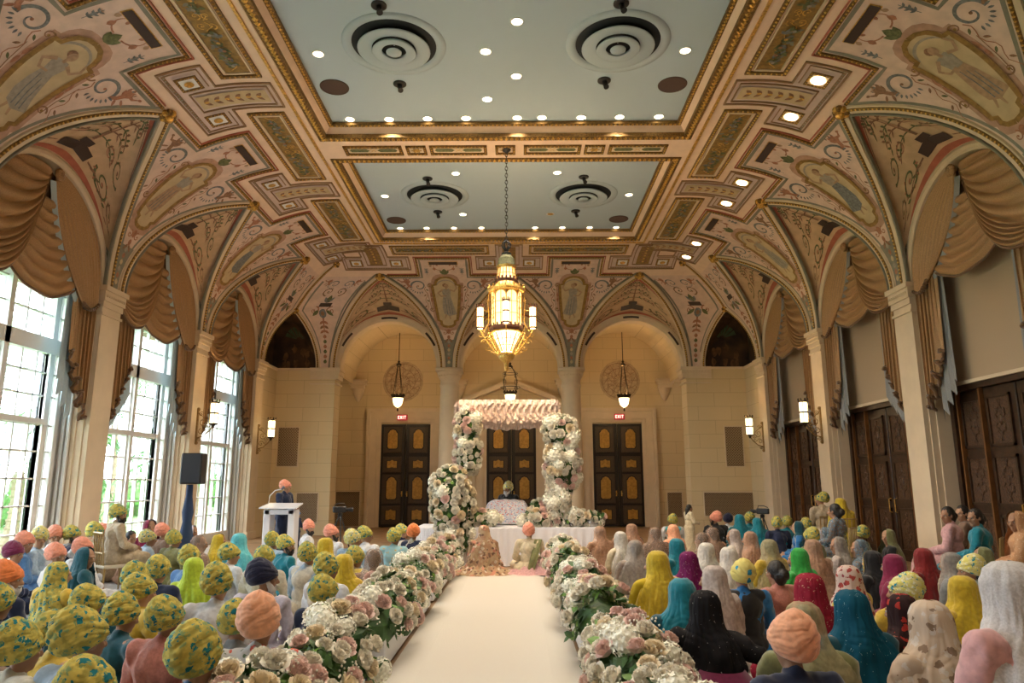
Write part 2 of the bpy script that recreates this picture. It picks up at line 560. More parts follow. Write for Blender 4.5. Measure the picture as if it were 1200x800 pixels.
# corner ribs
rb = MB()
for sx in (-1, 1):
    side = 'L' if sx < 0 else 'R'
    pd = V(sx * (W - cove(z_to_s(ZDIAG))[0]), YB - cove(z_to_s(ZDIAG))[0], ZDIAG)
    for which in ('side', 'back'):
        pts, nr = [], []
        for i in range(17):
            z = lerp(ZS, ZDIAG, (i / 16) ** .9); s = z_to_s(z); g = corner_g(z)
            if which == 'side': pts.append(surf(side, YB - g, s)); nr.append(nrm_at(side, s))
            else: pts.append(surf('B', sx * (W - g), s)); nr.append(nrm_at('B', s))
        sweep(rb, pts, nr, .16, .05, M_CREAM)
        sweep(rb, pts, nr, .06, .07, M_DGOLD)
        beads(rb, pts, nr, .022, .07, M_GOLD, h=.06)
    pts, nr = [], []
    for i in range(17):
        z = lerp(ZDIAG, cove(e_to_s(2.45))[1], i / 16); e = cove(z_to_s(z))[0]
        pts.append(V(sx * (W - e), YB - e, z)); nr.append(V(-sx, -1, -1.2))
    sweep(rb, pts, nr, .17, .05, M_CREAM); sweep(rb, pts, nr, .08, .075, M_DGOLD); beads(rb, pts, nr, .024, .07, M_GOLD, h=.07)
    for q in (pts[0], pts[-1]):
        for k in range(6):
            rb.ball(q + V(cos(k * pi / 3), -sin(k * pi / 3) * .5, sin(k * pi / 3)) * .06 + V(-sx * .04, -.04, -.04), .055, M_DGOLD if k % 2 else M_GOLD, 6, 4)
    # painted niche behind the diagonal arch
    g0 = corner_g(ZS)
    nic = []
    for i in range(17):
        z = ZS + (ZDIAG - ZS) * (1 - abs(2 * i / 16 - 1)) ** .8; g = corner_g(z); s = z_to_s(z)
        nic.append(surf(side, YB - g, s) if i <= 8 else surf('B', sx * (W - g), s))
    bk = []
    for i in range(17):
        t = i / 16
        x = sx * (W + .25); y = YB - g0 * (1 - 2 * t) if t < .5 else YB + .25
        if t >= .5: x = sx * lerp(W + .25, W - g0, (t - .5) * 2)
        bk.append(V(x, min(y, YB + .25), ZS + (ZDIAG - ZS) * .93 * (1 - abs(2 * t - 1) ** 2.2)))
    rb.grid([nic, bk], M_MURAL)
    rb.grid([bk, [V(p.x, p.y, ZS) for p in bk]], M_MURAL)
    rb.add([V(sx * (W + .3), YB + .3, ZS), V(sx * (W + .3), YB - 1.6, ZS), V(sx * (W - .005), YB - 1.6, ZS), V(sx * (W - .005), YB + .0, ZS), V(sx * (W - 1.6), YB, ZS), V(sx * (W - 1.6), YB + .3, ZS)], [(0, 1, 2, 3), (0, 3, 4, 5)], M_CREAM)
    # green shell fan and a pale arc painted in the niche, dim figures on its ground
    for k in range(7):
        a = radians(25 + k * 22)
        cx_, cz_ = sx * (W - .62), ZS + 1.02
        rb.add([V(cx_ + cos(a - .11) * .10, YB + .235, cz_ + sin(a - .11) * .10), V(cx_ + cos(a - .15) * .5, YB + .235, cz_ + sin(a - .15) * .5),
                V(cx_ + cos(a + .15) * .5, YB + .235, cz_ + sin(a + .15) * .5), V(cx_ + cos(a + .11) * .10, YB + .235, cz_ + sin(a + .11) * .10)], [(0, 1, 2, 3)],
               mat('shell_green', (.045, .075, .035), .7, var=.3))
    rnd = random.Random(5)
    for k in range(9):
        cx_, cz_ = sx * (W - rnd.uniform(.15, 1.15)), ZS + rnd.uniform(.12, .75)
        rb.add([V(cx_ + cos(a) * rnd.uniform(.05, .12), YB + .236, cz_ + sin(a) * rnd.uniform(.08, .2)) for a in [j * pi / 5 for j in range(10)]], [tuple(range(10))],
               mat('mural_figures', (.12, .055, .02), .7, var=.4))
trim(rb)

# frames of the ceiling panels: gilded egg-and-dart rolls
fr = MB()
DOWN = V(0, 0, -1)
def rect_path(x, y0, y1, z, seg=24):
    P = []
    for (ax, ay), (bx, by) in (((-x, y0), (x, y0)), ((x, y0), (x, y1)), ((x, y1), (-x, y1)), ((-x, y1), (-x, y0))):
        P += [V(ax, ay, z).lerp(V(bx, by, z), k / seg) for k in range(seg)]
    return P
def box_frame(mb, x, y0, y1, z, wd, h, m):
    for (a, b, c, d) in ((-x - wd / 2, x + wd / 2, y0 - wd / 2, y0 + wd / 2), (-x - wd / 2, x + wd / 2, y1 - wd / 2, y1 + wd / 2),
                         (-x - wd / 2, -x + wd / 2, y0, y1), (x - wd / 2, x + wd / 2, y0, y1)):
        mb.box(a, b, c, d, z - h, z + .01, m)
def bead_rect(mb, x, y0, y1, z, r, step, m, st=1.0):
    cs = [(-x, y0), (x, y0), (x, y1), (-x, y1), (-x, y0)]
    for i in range(4):
        pts = [V(*cs[i], z), V(*cs[i + 1], z)]
        beads(mb, pts, [DOWN, DOWN], r, step, m, stretch=st)
for y0, y1 in (P2, P1, P0):
    box_frame(fr, XO - .205, y0 + .205, y1 - .205, ZO + .06, .17, .07, M_DGOLD)
    bead_rect(fr, XO - .205, y0 + .205, y1 - .205, ZO - .005, .055, .105, M_GOLD, .8)
    box_frame(fr, XO - .41, y0 + .41, y1 - .41, ZI - .02, .085, .05, M_DGOLD)
    bead_rect(fr, XO - .41, y0 + .41, y1 - .41, ZI - .07, .032, .085, M_GOLD, 1.1)
# thin gilt line round the whole flat
box_frame(fr, XO + .02, YF, YB - 3.976 + .02, ZO, .05, .03, M_GOLD)
trim(fr)
# ---------------------------------------------------------------- painted and coffered decoration laid on the vault
class Paint:
    """lays flat shapes given in (x, y) metres on a curved surface: pt(x, y, h) -> world point"""
    def __init__(s, mb, pt): s.mb, s.pt = mb, pt
    def ribbon(s, pts, w0, w1, m, h=.012, wm=None):
        n = len(pts); L, R = [], []
        for i in range(n):
            a = pts[max(i - 1, 0)]; b = pts[min(i + 1, n - 1)]
            tx, ty = b[0] - a[0], b[1] - a[1]; l = hypot(tx, ty) or 1
            t = i / (n - 1)
            w = lerp(w0, w1, t) if wm is None else (lerp(w0, wm, t * 2) if t < .5 else lerp(wm, w1, t * 2 - 1))
            w /= 2; nx, ny = -ty / l * w, tx / l * w
            L.append(s.pt(pts[i][0] + nx, pts[i][1] + ny, h)); R.append(s.pt(pts[i][0] - nx, pts[i][1] - ny, h))
        s.mb.grid([L, R], m)
    def poly(s, pts, m, h=.014):
        cx = sum(p[0] for p in pts) / len(pts); cy = sum(p[1] for p in pts) / len(pts)
        vs = [s.pt(cx, cy, h)] + [s.pt(lerp(cx, p[0], .55), lerp(cy, p[1], .55), h) for p in pts] + [s.pt(p[0], p[1], h) for p in pts]
        n = len(pts); fs = []
        for i in range(n):
            j = (i + 1) % n
            fs.append((0, 1 + i, 1 + j)); fs.append((1 + i, 1 + n + i, 1 + n + j, 1 + j))
        s.mb.add(vs, fs, m)
    def ell(s, cx, cy, rx, ry, m, h=.016, n=10, rot=0):
        s.poly([(cx + rx * cos(a) * cos(rot) - ry * sin(a) * sin(rot), cy + rx * cos(a) * sin(rot) + ry * sin(a) * cos(rot)) for a in [2 * pi * k / n for k in range(n)]], m, h)
    def rect(s, x0, x1, y0, y1, m, h=.012, nx=1, ny=4):
        s.mb.grid([[s.pt(lerp(x0, x1, i / nx), lerp(y0, y1, j / ny), h) for i in range(nx + 1)] for j in range(ny + 1)], m)
    def line(s, pts, w, m, h=.012, step=.25):
        P = []
        for a, b in zip(pts, pts[1:]):
            n = max(1, int(hypot(b[0] - a[0], b[1] - a[1]) / step))
            for k in range(n): P.append((lerp(a[0], b[0], k / n), lerp(a[1], b[1], k / n)))
        P.append(pts[-1])
        s.ribbon(P, w, w, m, h)
    def raised(s, pts, w, hh, m, h0=0.0, step=.25, bead=None, br=.03, bs=.07):
        """mitred raised strip along a polyline of straight runs"""
        for a, b in zip(pts, pts[1:]):
            l = hypot(b[0] - a[0], b[1] - a[1]); n = max(1, int(l / step)); tx, ty = (b[0] - a[0]) / l, (b[1] - a[1]) / l
            nx, ny = -ty * w / 2, tx * w / 2; rows = []
            for k in range(n + 1):
                t = k / n; e = (w / 2) * (-1 if k == 0 else 1 if k == n else 0)
                x, y = lerp(a[0], b[0], t) + tx * e, lerp(a[1], b[1], t) + ty * e
                rows.append([s.pt(x + nx, y + ny, h0 - .01), s.pt(x + nx, y + ny, h0 + hh), s.pt(x - nx, y - ny, h0 + hh), s.pt(x - nx, y - ny, h0 - .01)])
            s.mb.grid(rows, m)
            if bead:
                k = max(1, int(l / bs))
                for q in range(k):
                    t = (q + .5) / k; x, y = lerp(a[0], b[0], t), lerp(a[1], b[1], t)
                    r = br
                    s.mb.add([s.pt(x - tx * r * .8, y - ty * r * .8, h0 + hh), s.pt(x + ty * r, y - tx * r, h0 + hh), s.pt(x + tx * r * .8, y + ty * r * .8, h0 + hh), s.pt(x - ty * r, y + tx * r, h0 + hh), s.pt(x, y, h0 + hh + r)],
                             [(0, 1, 4), (1, 2, 4), (2, 3, 4), (3, 0, 4)], bead)
    # ornaments
    def leaf(s, x, y, ang, l, w, m, h=.015):
        c, q = cos(ang), sin(ang)
        P = [(0, 0), (.25, .42), (.55, .5), (.8, .28), (1, 0), (.8, -.28), (.55, -.5), (.25, -.42)]
        s.poly([(x + c * l * a - q * w * b, y + q * l * a + c * w * b) for a, b in P], m, h)
    def scroll(s, x, y, r, m, d=1, a0=0.0, turns=1.6, m2=None, w=.05, leaves=6):
        P = []; n = 30
        for i in range(n + 1):
            t = i / n; a = a0 + d * turns * 2 * pi * t; rr = r * (1 - t) ** .8 + .01
            P.append((x + rr * cos(a), y + rr * sin(a)))
        s.ribbon(P, w * 1.2, w * .4, m)
        s.ell(x, y, w * .8, w * .8, m2 or m)
        for k in range(leaves):
            t = .02 + .5 * k / leaves; a = a0 + d * turns * 2 * pi * t; rr = r * (1 - t) ** .8
            s.leaf(x + rr * cos(a), y + rr * sin(a), a + d * .9, r * .34, r * .16, m2 or m)
    def dragon(s, x, y, k, f, m, m2):
        """scrolled beast: coiled tail, body, wing and head; f = 1 or -1 faces it"""
        X = lambda u: x + f * u * k
        tail = []
        for i in range(34):
            t = i / 33; a = -pi * .1 + 2.0 * pi * 1.15 * t; rr = .30 * (1 - t) ** .7 + .02
            tail.append((X(.0 + rr * cos(a) - .05), y + k * (rr * sin(a) - .05)))
        s.ribbon(tail, .085 * k, .02 * k, m2, wm=.06 * k)
        s.ell(X(-.03), y - .05 * k, .035 * k, .035 * k, m)
        body = [(X(.25), y - .12 * k), (X(.36), y - .02 * k), (X(.42), y + .12 * k), (X(.52), y + .2 * k), (X(.62), y + .18 * k), (X(.72), y + .27 * k)]
        s.ribbon(body, .10 * k, .03 * k, m, wm=.12 * k)
        for a, l in ((1.2, .30), (1.5, .34), (1.85, .30), (2.2, .22)):
            s.leaf(X(.40), y + .08 * k, a if f > 0 else pi - a, l * k, .10 * k, m)
        s.leaf(X(.36), y - .05 * k, -1.0 if f > 0 else pi + 1.0, .22 * k, .07 * k, m)
        s.leaf(X(.46), y + .02 * k, -.6 if f > 0 else pi + .6, .22 * k, .06 * k, m)
        for j in range(7):
            a = -1.9 + j * .28
            s.leaf(X(.30 * cos(a) - .05), y + k * (.30 * sin(a) - .05), a if f > 0 else pi - a, .12 * k, .05 * k, m2)
        s.ell(X(.74), y + .29 * k, .05 * k, .035 * k, m)
    def lady(s, x, y, k, m_dress, f=1, m2=None):
        """draped standing figure about 1.25 k tall, head up (+y)"""
        X = lambda u: x + f * u * k
        for P in ([(-.10, .62), (.10, .62), (.15, .42), (-.13, .42)], [(-.13, .42), (.15, .42), (.20, .2), (-.14, .2)], [(-.14, .2), (.20, .2), (.27, 0), (.05, -.06), (-.10, .02)]):
            s.poly([(X(a), y + b * k) for a, b in P], m_dress, .02)
        s.poly([(X(a), y + b * k) for a, b in [(-.10, .86), (-.13, .78), (-.09, .6), (.10, .6), (.13, .80), (.08, .88)]], m2 or m_dress, .022)
        s.ribbon([(X(a), y + b * k) for a, b in [(.10, .84), (.22, .78), (.30, .90), (.26, 1.02)]], .06 * k, .035 * k, M_FLESH, .024)
        s.ribbon([(X(a), y + b * k) for a, b in [(-.10, .84), (-.24, .72), (-.16, .60), (-.02, .62)]], .06 * k, .035 * k, M_FLESH, .024)
        s.ribbon([(X(a), y + b * k) for a, b in [(0, .84), (0, .93)]], .05 * k, .05 * k, M_FLESH, .024)
        s.ell(X(.01), y + .98 * k, .065 * k, .08 * k, M_FLESH, .026)
        s.ell(X(-.03), y + 1.01 * k, .07 * k, .07 * k, M_UMBER, .024)
        s.ribbon([(X(.30 * cos(a) + .0), y + (.86 + .34 * sin(a)) * k) for a in [.1 + 2.6 * i / 14 for i in range(15)]], .03 * k, .05 * k, M_WHITEP, .018)
        for a, b in ((-.05, .3), (.03, .25), (.10, .18)):
            s.ribbon([(X(a), y + (b + .25) * k), (X(a + .02), y + b * k), (X(a + .05), y - .0 * k)], .012 * k, .02 * k, M_BLUEP, .023)
        s.ribbon([(X(.05), y - .03 * k), (X(.07), y - .16 * k)], .05 * k, .03 * k, M_FLESH, .018)
        s.ribbon([(X(-.03), y - .0 * k), (X(-.08), y - .13 * k)], .05 * k, .03 * k, M_FLESH, .018)

def side_pt(side, c, flip=1):
    return lambda x, y, h: surf(side, c + x * flip, y, h)

S_TAB0, S_TAB1, TABW = 3.50, 4.42, .82
FRAME = [(0, 1.40), (.15, 1.43), (.22, 1.50), (.22, 1.60), (.31, 1.64), (.36, 2.0), (.41, 2.5), (.44, 2.95), (.44, 3.02), (.33, 3.04), (.32, 3.14), (.26, 3.27), (.15, 3.36), (0, 3.39)]
def sym_fill(P, prof, m, h, grow=0.0):
    s0, s1 = prof[0][1], prof[-1][1]; rows = []; ss = sorted(set([p[1] for p in prof] + [lerp(s0, s1, k / 14) for k in range(15)]))
    for y in ss:
        hw = 0
        for a, b in zip(prof, prof[1:]):
            if a[1] <= y <= b[1]: hw = max(hw, lerp(a[0], b[0], (y - a[1]) / max(1e-6, b[1] - a[1])))
        hw = max(hw, .02) + grow; yy = y
        if grow: yy = lerp(s0 - grow, s1 + grow, (y - s0) / (s1 - s0))
        rows.append([P.pt(-hw + 2 * hw * i / 4, yy, h) for i in range(5)])
    P.mb.grid(rows, m)
def urn_cluster(P, y, k=1.0):
    P.rect(-.16 * k, .16 * k, y, y + .12 * k, M_DARKP, .02)
    P.leaf(0, y + .12 * k, pi / 2, .25 * k, .12 * k, M_GREENP)
    for f in (-1, 1):
        P.scroll(f * .22 * k, y - .12 * k, .12 * k, M_REDP, f, pi / 2, 1.2, M_UMBER, .03 * k, 4)
        P.leaf(0, y + .12 * k, pi / 2 - f * .6, .22 * k, .09 * k, M_BLUEP)
        P.leaf(f * .1 * k, y - .1 * k, -pi / 2 + f * .8, .25 * k, .10 * k, M_GREENP)
    P.ell(0, y - .20 * k, .10 * k, .14 * k, M_BLUEP)
    P.ell(0, y - .20 * k, .05 * k, .07 * k, M_UMBER, .02)
    P.ribbon([(0, y - .3 * k), (0, y - .75 * k)], .05 * k, .02 * k, M_REDP)
    for j in range(3):
        for f in (-1, 1): P.leaf(0, y - (.42 + .13 * j) * k, -pi / 2 + f * .9, .15 * k, .07 * k, M_UMBER if j % 2 else M_REDP)
def spandrel(side, c, half, w0, idx, full=True):
    mb = MB()
    P = Paint(mb, side_pt(side, c))
    # pink ground between the ribs, with a grey-green border
    rows, eL, eR = [], [], []
    sm = S_TAB0 - .02
    for i in range(25):
        s = lerp(.02, sm, i / 24); z = cove(s)[1]
        hw = max(.03, half - groin_w(z, w0) - .13)
        rows.append([P.pt(lerp(-hw, hw, k / 8), s, .006) for k in range(9)])
        q = max(.02, hw - .06)
        eL.append((-q, s)); eR.append((q, s))
    mb.grid(rows, M_FIELD)
    P.ribbon(eL[3:], .05, .07, M_GREYG, .010); P.ribbon(eR[3:], .05, .07, M_GREYG, .010)
    # stepped head of the panel
    P.rect(-TABW, TABW, sm - .03, S_TAB1, M_FIELD, .006, 4, 5)
    hb = half - .22
    for f in (-1, 1):
        zig = [(f * hb, S_TAB0 - .04), (f * TABW, S_TAB0 - .04), (f * TABW, S_TAB1), (0, S_TAB1)]
        P.line([(f * (hb - .1), S_TAB0 - .14), (f * (TABW - .09), S_TAB0 - .14), (f * (TABW - .09), S_TAB1 - .09), (0, S_TAB1 - .09)], .07, M_GREYG, .012)
        P.raised(zig, .055, .035, M_DGOLD, bead=M_GOLD, br=.022, bs=.07)
        P.raised([(f * (hb - .03), S_TAB0 + .03), (f * (TABW + .07), S_TAB0 + .03), (f * (TABW + .07), S_TAB1 + .07), (0, S_TAB1 + .07)], .02, .03, M_RUST)
    # dark tablet with pale scrolling, little scrolls and sprigs round it
    P.rect(-.46, .46, 4.01, 4.20, M_GOLD, .012, 2, 1)
    P.rect(-.44, .44, 4.025, 4.185, M_DARKP, .02, 2, 1)
    for k in range(6): P.scroll(-.36 + k * .144, 4.105, .05, M_WHITEP, 1 if k % 2 else -1, 0, 1, None, .012, 0)
    P.leaf(0, 3.50, pi / 2, .30, .18, M_GREENP); P.leaf(0, 3.50, pi / 2 + .6, .25, .12, M_GREENP); P.leaf(0, 3.50, pi / 2 - .6, .25, .12, M_GREENP)
    for f in (-1, 1):
        P.ribbon([(f * (.1 + .22 * sin(a)), 3.72 + .2 * (1 - cos(a))) for a in [k * .25 for k in range(12)]], .03, .01, M_REDP)
        P.leaf(f * .3, 3.72, pi / 2, .16, .10, M_REDP); P.leaf(f * .56, 3.58, pi / 2, .20, .06, M_BLUEP)
        P.ribbon([(f * .56, 3.5), (f * .56, 3.85)], .012, .012, M_BLUEP)
        for j in range(3): P.leaf(f * .56, 3.58 + j * .09, pi / 2 - f * .9, .09, .04, M_BLUEP); P.leaf(f * .56, 3.58 + j * .09, pi / 2 + f * .9, .09, .04, M_BLUEP)
        P.leaf(f * .42, 3.9, pi / 2 + f * .3, .12, .08, M_FLESH)
        P.leaf(f * .18, 3.95, f * -.5 + pi / 2, .10, .06, M_REDP)
        P.dragon(f * .92, 3.02, .80, f, M_REDP if idx % 2 else M_UMBER, M_BLUEP)
        P.ribbon([(f * .62, 2.7), (f * .56, 2.3), (f * .52, 2.0)], .012, .02, M_UMBER)
    for f in (-1, 1):
        P.scroll(f * 1.25, 3.28, .11, M_UMBER, -f, 0, 1.2, M_BLUEP, .025, 4)
        P.ribbon([(f * (.66 + .05 * sin(j * 1.4)), 2.95 - .1 * j) for j in range(12)], .02, .012, M_REDP)
        for j in range(4): P.leaf(f * .66, 2.85 - .22 * j, -pi / 2 + f * (.8 if j % 2 else -.8), .12, .045, M_UMBER if j % 2 else M_GREENP)
    # cartouche
    sym_fill(P, FRAME, M_ROSEP, .010, .13)
    sym_fill(P, FRAME, M_CARTO, .014)
    for f in (-1, 1):
        pts = []
        for a, b in zip(FRAME, FRAME[1:]):
            n = max(1, int(hypot(b[0] - a[0], b[1] - a[1]) / .12))
            for k in range(n): pts.append((f * lerp(a[0], b[0], k / n), lerp(a[1], b[1], k / n)))
        pts.append((0, FRAME[-1][1]))
        P.ribbon(pts, .085, .085, M_OCHRE, .024)
        P.ribbon([(f * (abs(x) + .052), y) for x, y in pts], .02, .02, M_UMBER, .022)
        P.scroll(f * .50, 2.05, .09, M_UMBER, f, 0, 1, M_OCHRE, .03, 3)
        P.scroll(f * .53, 2.98, .09, M_UMBER, -f, 0, 1, M_OCHRE, .03, 3)
        P.leaf(f * .50, 2.5, -pi / 2, .2, .07, M_REDP); P.leaf(f * .50, 2.5, pi / 2, .2, .07, M_REDP)
    dress = [M_WHITEP, M_BLUEP, M_FLESH, M_WHITEP][idx % 4]
    P.lady(0, 1.86, 1.15, dress, 1 if idx % 2 else -1, M_WHITEP)
    # pendant ornament at the narrow foot
    P.ell(0, 1.24, .07, .09, M_REDP); P.ell(0, 1.04, .05, .07, M_REDP)
    for f in (-1, 1):
        P.scroll(f * .13, 1.20, .08, M_REDP, f, pi / 2, 1, None, .025, 3)
        P.leaf(0, 1.0, -pi / 2 + f * .7, .2, .07, M_UMBER)
    rows = [[P.pt(-x, s, .010), P.pt(x, s, .010)] for s, x in [(lerp(.02, .95, k / 6), max(.03, half - groin_w(cove(lerp(.02, .95, k / 6))[1], w0) - .13)) for k in range(7)]]
    mb.grid(rows, M_GREYG)
    for j in range(6):
        s = .12 + .14 * j
        P.leaf(0, s, pi / 2, .13, .10, [M_CARTO, M_REDP, M_WHITEP][j % 3], .016)
    return mb

def corner_spandrel(side, c0, c1, w0, cg):
    """narrow panel between the last arch and the corner; c0 = arch centre, cg(z) = corner edge coordinate"""
    mb = MB(); P = Paint(mb, lambda x, y, h: surf(side, x, y, h)); rows = []
    for i in range(21):
        s = lerp(.02, SB - .03, i / 20); e, z = cove(s)[:2]
        a = c0 + c1 * (groin_w(z, w0) + .13); b = cg(z, e)
        rows.append([P.pt(lerp(a, b, k / 4), s, .006) for k in range(5)])
    mb.grid(rows, M_FIELD)
    def mid(s, f=.5):
        e, z = cove(s)[:2]; return lerp(c0 + c1 * (groin_w(z, w0) + .13), cg(z, e), f)
    for fr_ in (.08, .92): P.ribbon([(mid(s, fr_), s) for s in [.5 + .15 * k for k in range(19)]], .03, .06, M_GREYG, .010)
    Q = Paint(mb, lambda x, y, h: surf(side, mid(y) + x, y, h))
    urn_cluster(Q, 2.15, 1.25)
    for f in (-1, 1): Q.scroll(f * .20, 2.75, .16, M_UMBER, f, -pi / 2, 1.3, M_GREENP, .035, 5)
    Q.dragon(.25, 3.1, .5, 1, M_REDP, M_BLUEP); Q.dragon(-.25, 3.1, .5, -1, M_REDP, M_BLUEP)
    for j in range(6): Q.leaf(0, .15 + .17 * j, pi / 2, .15, .12, [M_GREENP, M_REDP][j % 2], .016)
    return mb

# spandrels
idx = 0
for side in 'LR':
    for p in PIL[1:4]:
        idx += 1
        trim(spandrel(side, p, BAY / 2, 1.90, idx))
    trim(corner_spandrel(side, BAYC[0], 1, 1.90, lambda z, e: (YB - corner_g(z) - .10) if z < ZDIAG else YB - e - .12))
for p in (-.5, .5):
    idx += 1
    trim(spandrel('B', p * XA, XA / 2, W0B, idx))
trim(corner_spandrel('B', -XA, -1, W0B, lambda z, e: (-W + corner_g(z) + .10) if z < ZDIAG else -W + e + .12))
trim(corner_spandrel('B', XA, 1, W0B, lambda z, e: (W - corner_g(z) - .10) if z < ZDIAG else W - e - .12))

# coffer groups over the bosses and garland panels over the pilasters
M_LAMP = mat('warm_lamp_lens', (1, .9, .7), .4, emit=((1.0, .80, .48), 5.0))
M_LAMPW = mat('downlight_lens', (1, .9, .7), .4, emit=((1.0, .84, .55), 6.0))
M_LINE = mat('coffer_line', (.30, .18, .09), .7)
def coffers(side, c, lit, half_stub=False):
    mb = MB(); P = Paint(mb, side_pt(side, c))
    P.rect(-1.03, 1.03, 3.76, 4.50, M_LAV, .004, 6, 4)
    P.rect(-.40, .40, 4.45, 5.46, M_LAV, .004, 3, 4)
    T = [(-1.03, 3.76), (1.03, 3.76), (1.03, 4.50), (.40, 4.50), (.40, 5.46), (-.40, 5.46), (-.40, 4.50), (-1.03, 4.50), (-1.03, 3.76)]
    P.raised(T, .03, .03, M_LINE)
    P.raised([(-.95, 3.83), (.95, 3.83)], .05, .02, M_LINE, bead=M_WHITEP, br=.024, bs=.075)
    P.raised([(.95, 3.85), (.95, 4.40), (.44, 4.40)], .018, .02, M_LINE); P.raised([(-.95, 3.85), (-.95, 4.40), (-.44, 4.40)], .018, .02, M_LINE)
    for f in (-1, 1):
        x = f * .62
        P.rect(x - .24, x + .24, 3.91, 4.36, M_LAV, .02, 1, 2)
        P.rect(x - .15, x + .15, 3.99, 4.28, M_WHITE if not lit else M_CREAM, .026, 1, 2)
        P.raised([(x - .17, 3.97), (x + .17, 3.97), (x + .17, 4.30), (x - .17, 4.30), (x - .17, 3.97)], .05, .035, M_DGOLD, bead=M_GOLD, br=.018, bs=.06)
        if not lit: P.ell(x, 4.135, .085, .085, M_GOLD, .045)
    P.raised([(-.30, 4.0), (.30, 4.0), (.30, 5.36), (-.30, 5.36), (-.30, 4.0)], .02, .03, M_LINE)
    P.rect(-.20, .20, 4.05, 5.30, M_OCHRE if side == 'B' else M_CARTO, .028, 2, 5)
    for k in range(6):
        y = 4.14 + k * .19
        for f in (-1, 1): P.leaf(0, y, pi / 2 - f * .8, .17, .08, M_UMBER, .034)
        P.ell(0, y + .04, .035, .05, M_GOLD, .036)
    return mb
def garland(side, c, hl=1.49):
    mb = MB(); P = Paint(mb, side_pt(side, c))
    P.raised([(-hl, 4.72), (hl, 4.72), (hl, 5.36), (-hl, 5.36), (-hl, 4.72)], .07, .035, M_DGOLD, bead=M_GOLD, br=.028, bs=.085)
    P.raised([(-hl + .09, 4.81), (hl - .09, 4.81), (hl - .09, 5.27), (-hl + .09, 5.27), (-hl + .09, 4.81)], .03, .03, M_CREAM)
    P.rect(-hl + .11, hl - .11, 4.83, 5.25, M_OCHRE, .010, 8, 2)
    rnd = random.Random(int(c * 10) + 7)
    for f in (-1, 1):
        for k in range(46):
            t = k / 45; x = f * lerp(.22, 1.20, t); w = .09 * sin(pi * min(1, t * .9 + .12)) + .02
            P.leaf(x + rnd.uniform(-.03, .03), 5.04 + rnd.uniform(-w, w), rnd.uniform(0, 2 * pi), rnd.uniform(.09, .15), .06, rnd.choice([M_GREENP, M_GREENP, M_BLUEP, M_GREYG]), .02 + rnd.uniform(0, .02))
        for k in range(5):
            P.ell(f * lerp(.3, 1.15, k / 4), 5.04 + rnd.uniform(-.05, .05), .035, .035, rnd.choice([M_GOLD, M_REDP, M_WHITEP]), .045, 6)
        P.ribbon([(f * (.02 + .1 * k), 5.04 + .09 * sin(k * 1.8)) for k in range(14)], .02, .02, M_GOLD, .016)
        P.scroll(f * .12, 5.12, .07, M_GOLD, f, 0, 1, None, .02, 2); P.scroll(f * .12, 4.96, .07, M_GOLD, -f, 0, 1, None, .02, 2)
    return mb
for side in 'LR':
    for c in BAYC[:5]: trim(coffers(side, c, side == 'R'))
    for p in PIL[1:5]: trim(garland(side, p))
for c in BACKC: trim(coffers('B', c, False))
for p in (-.5, .5): trim(garland('B', p * XA, 1.44))

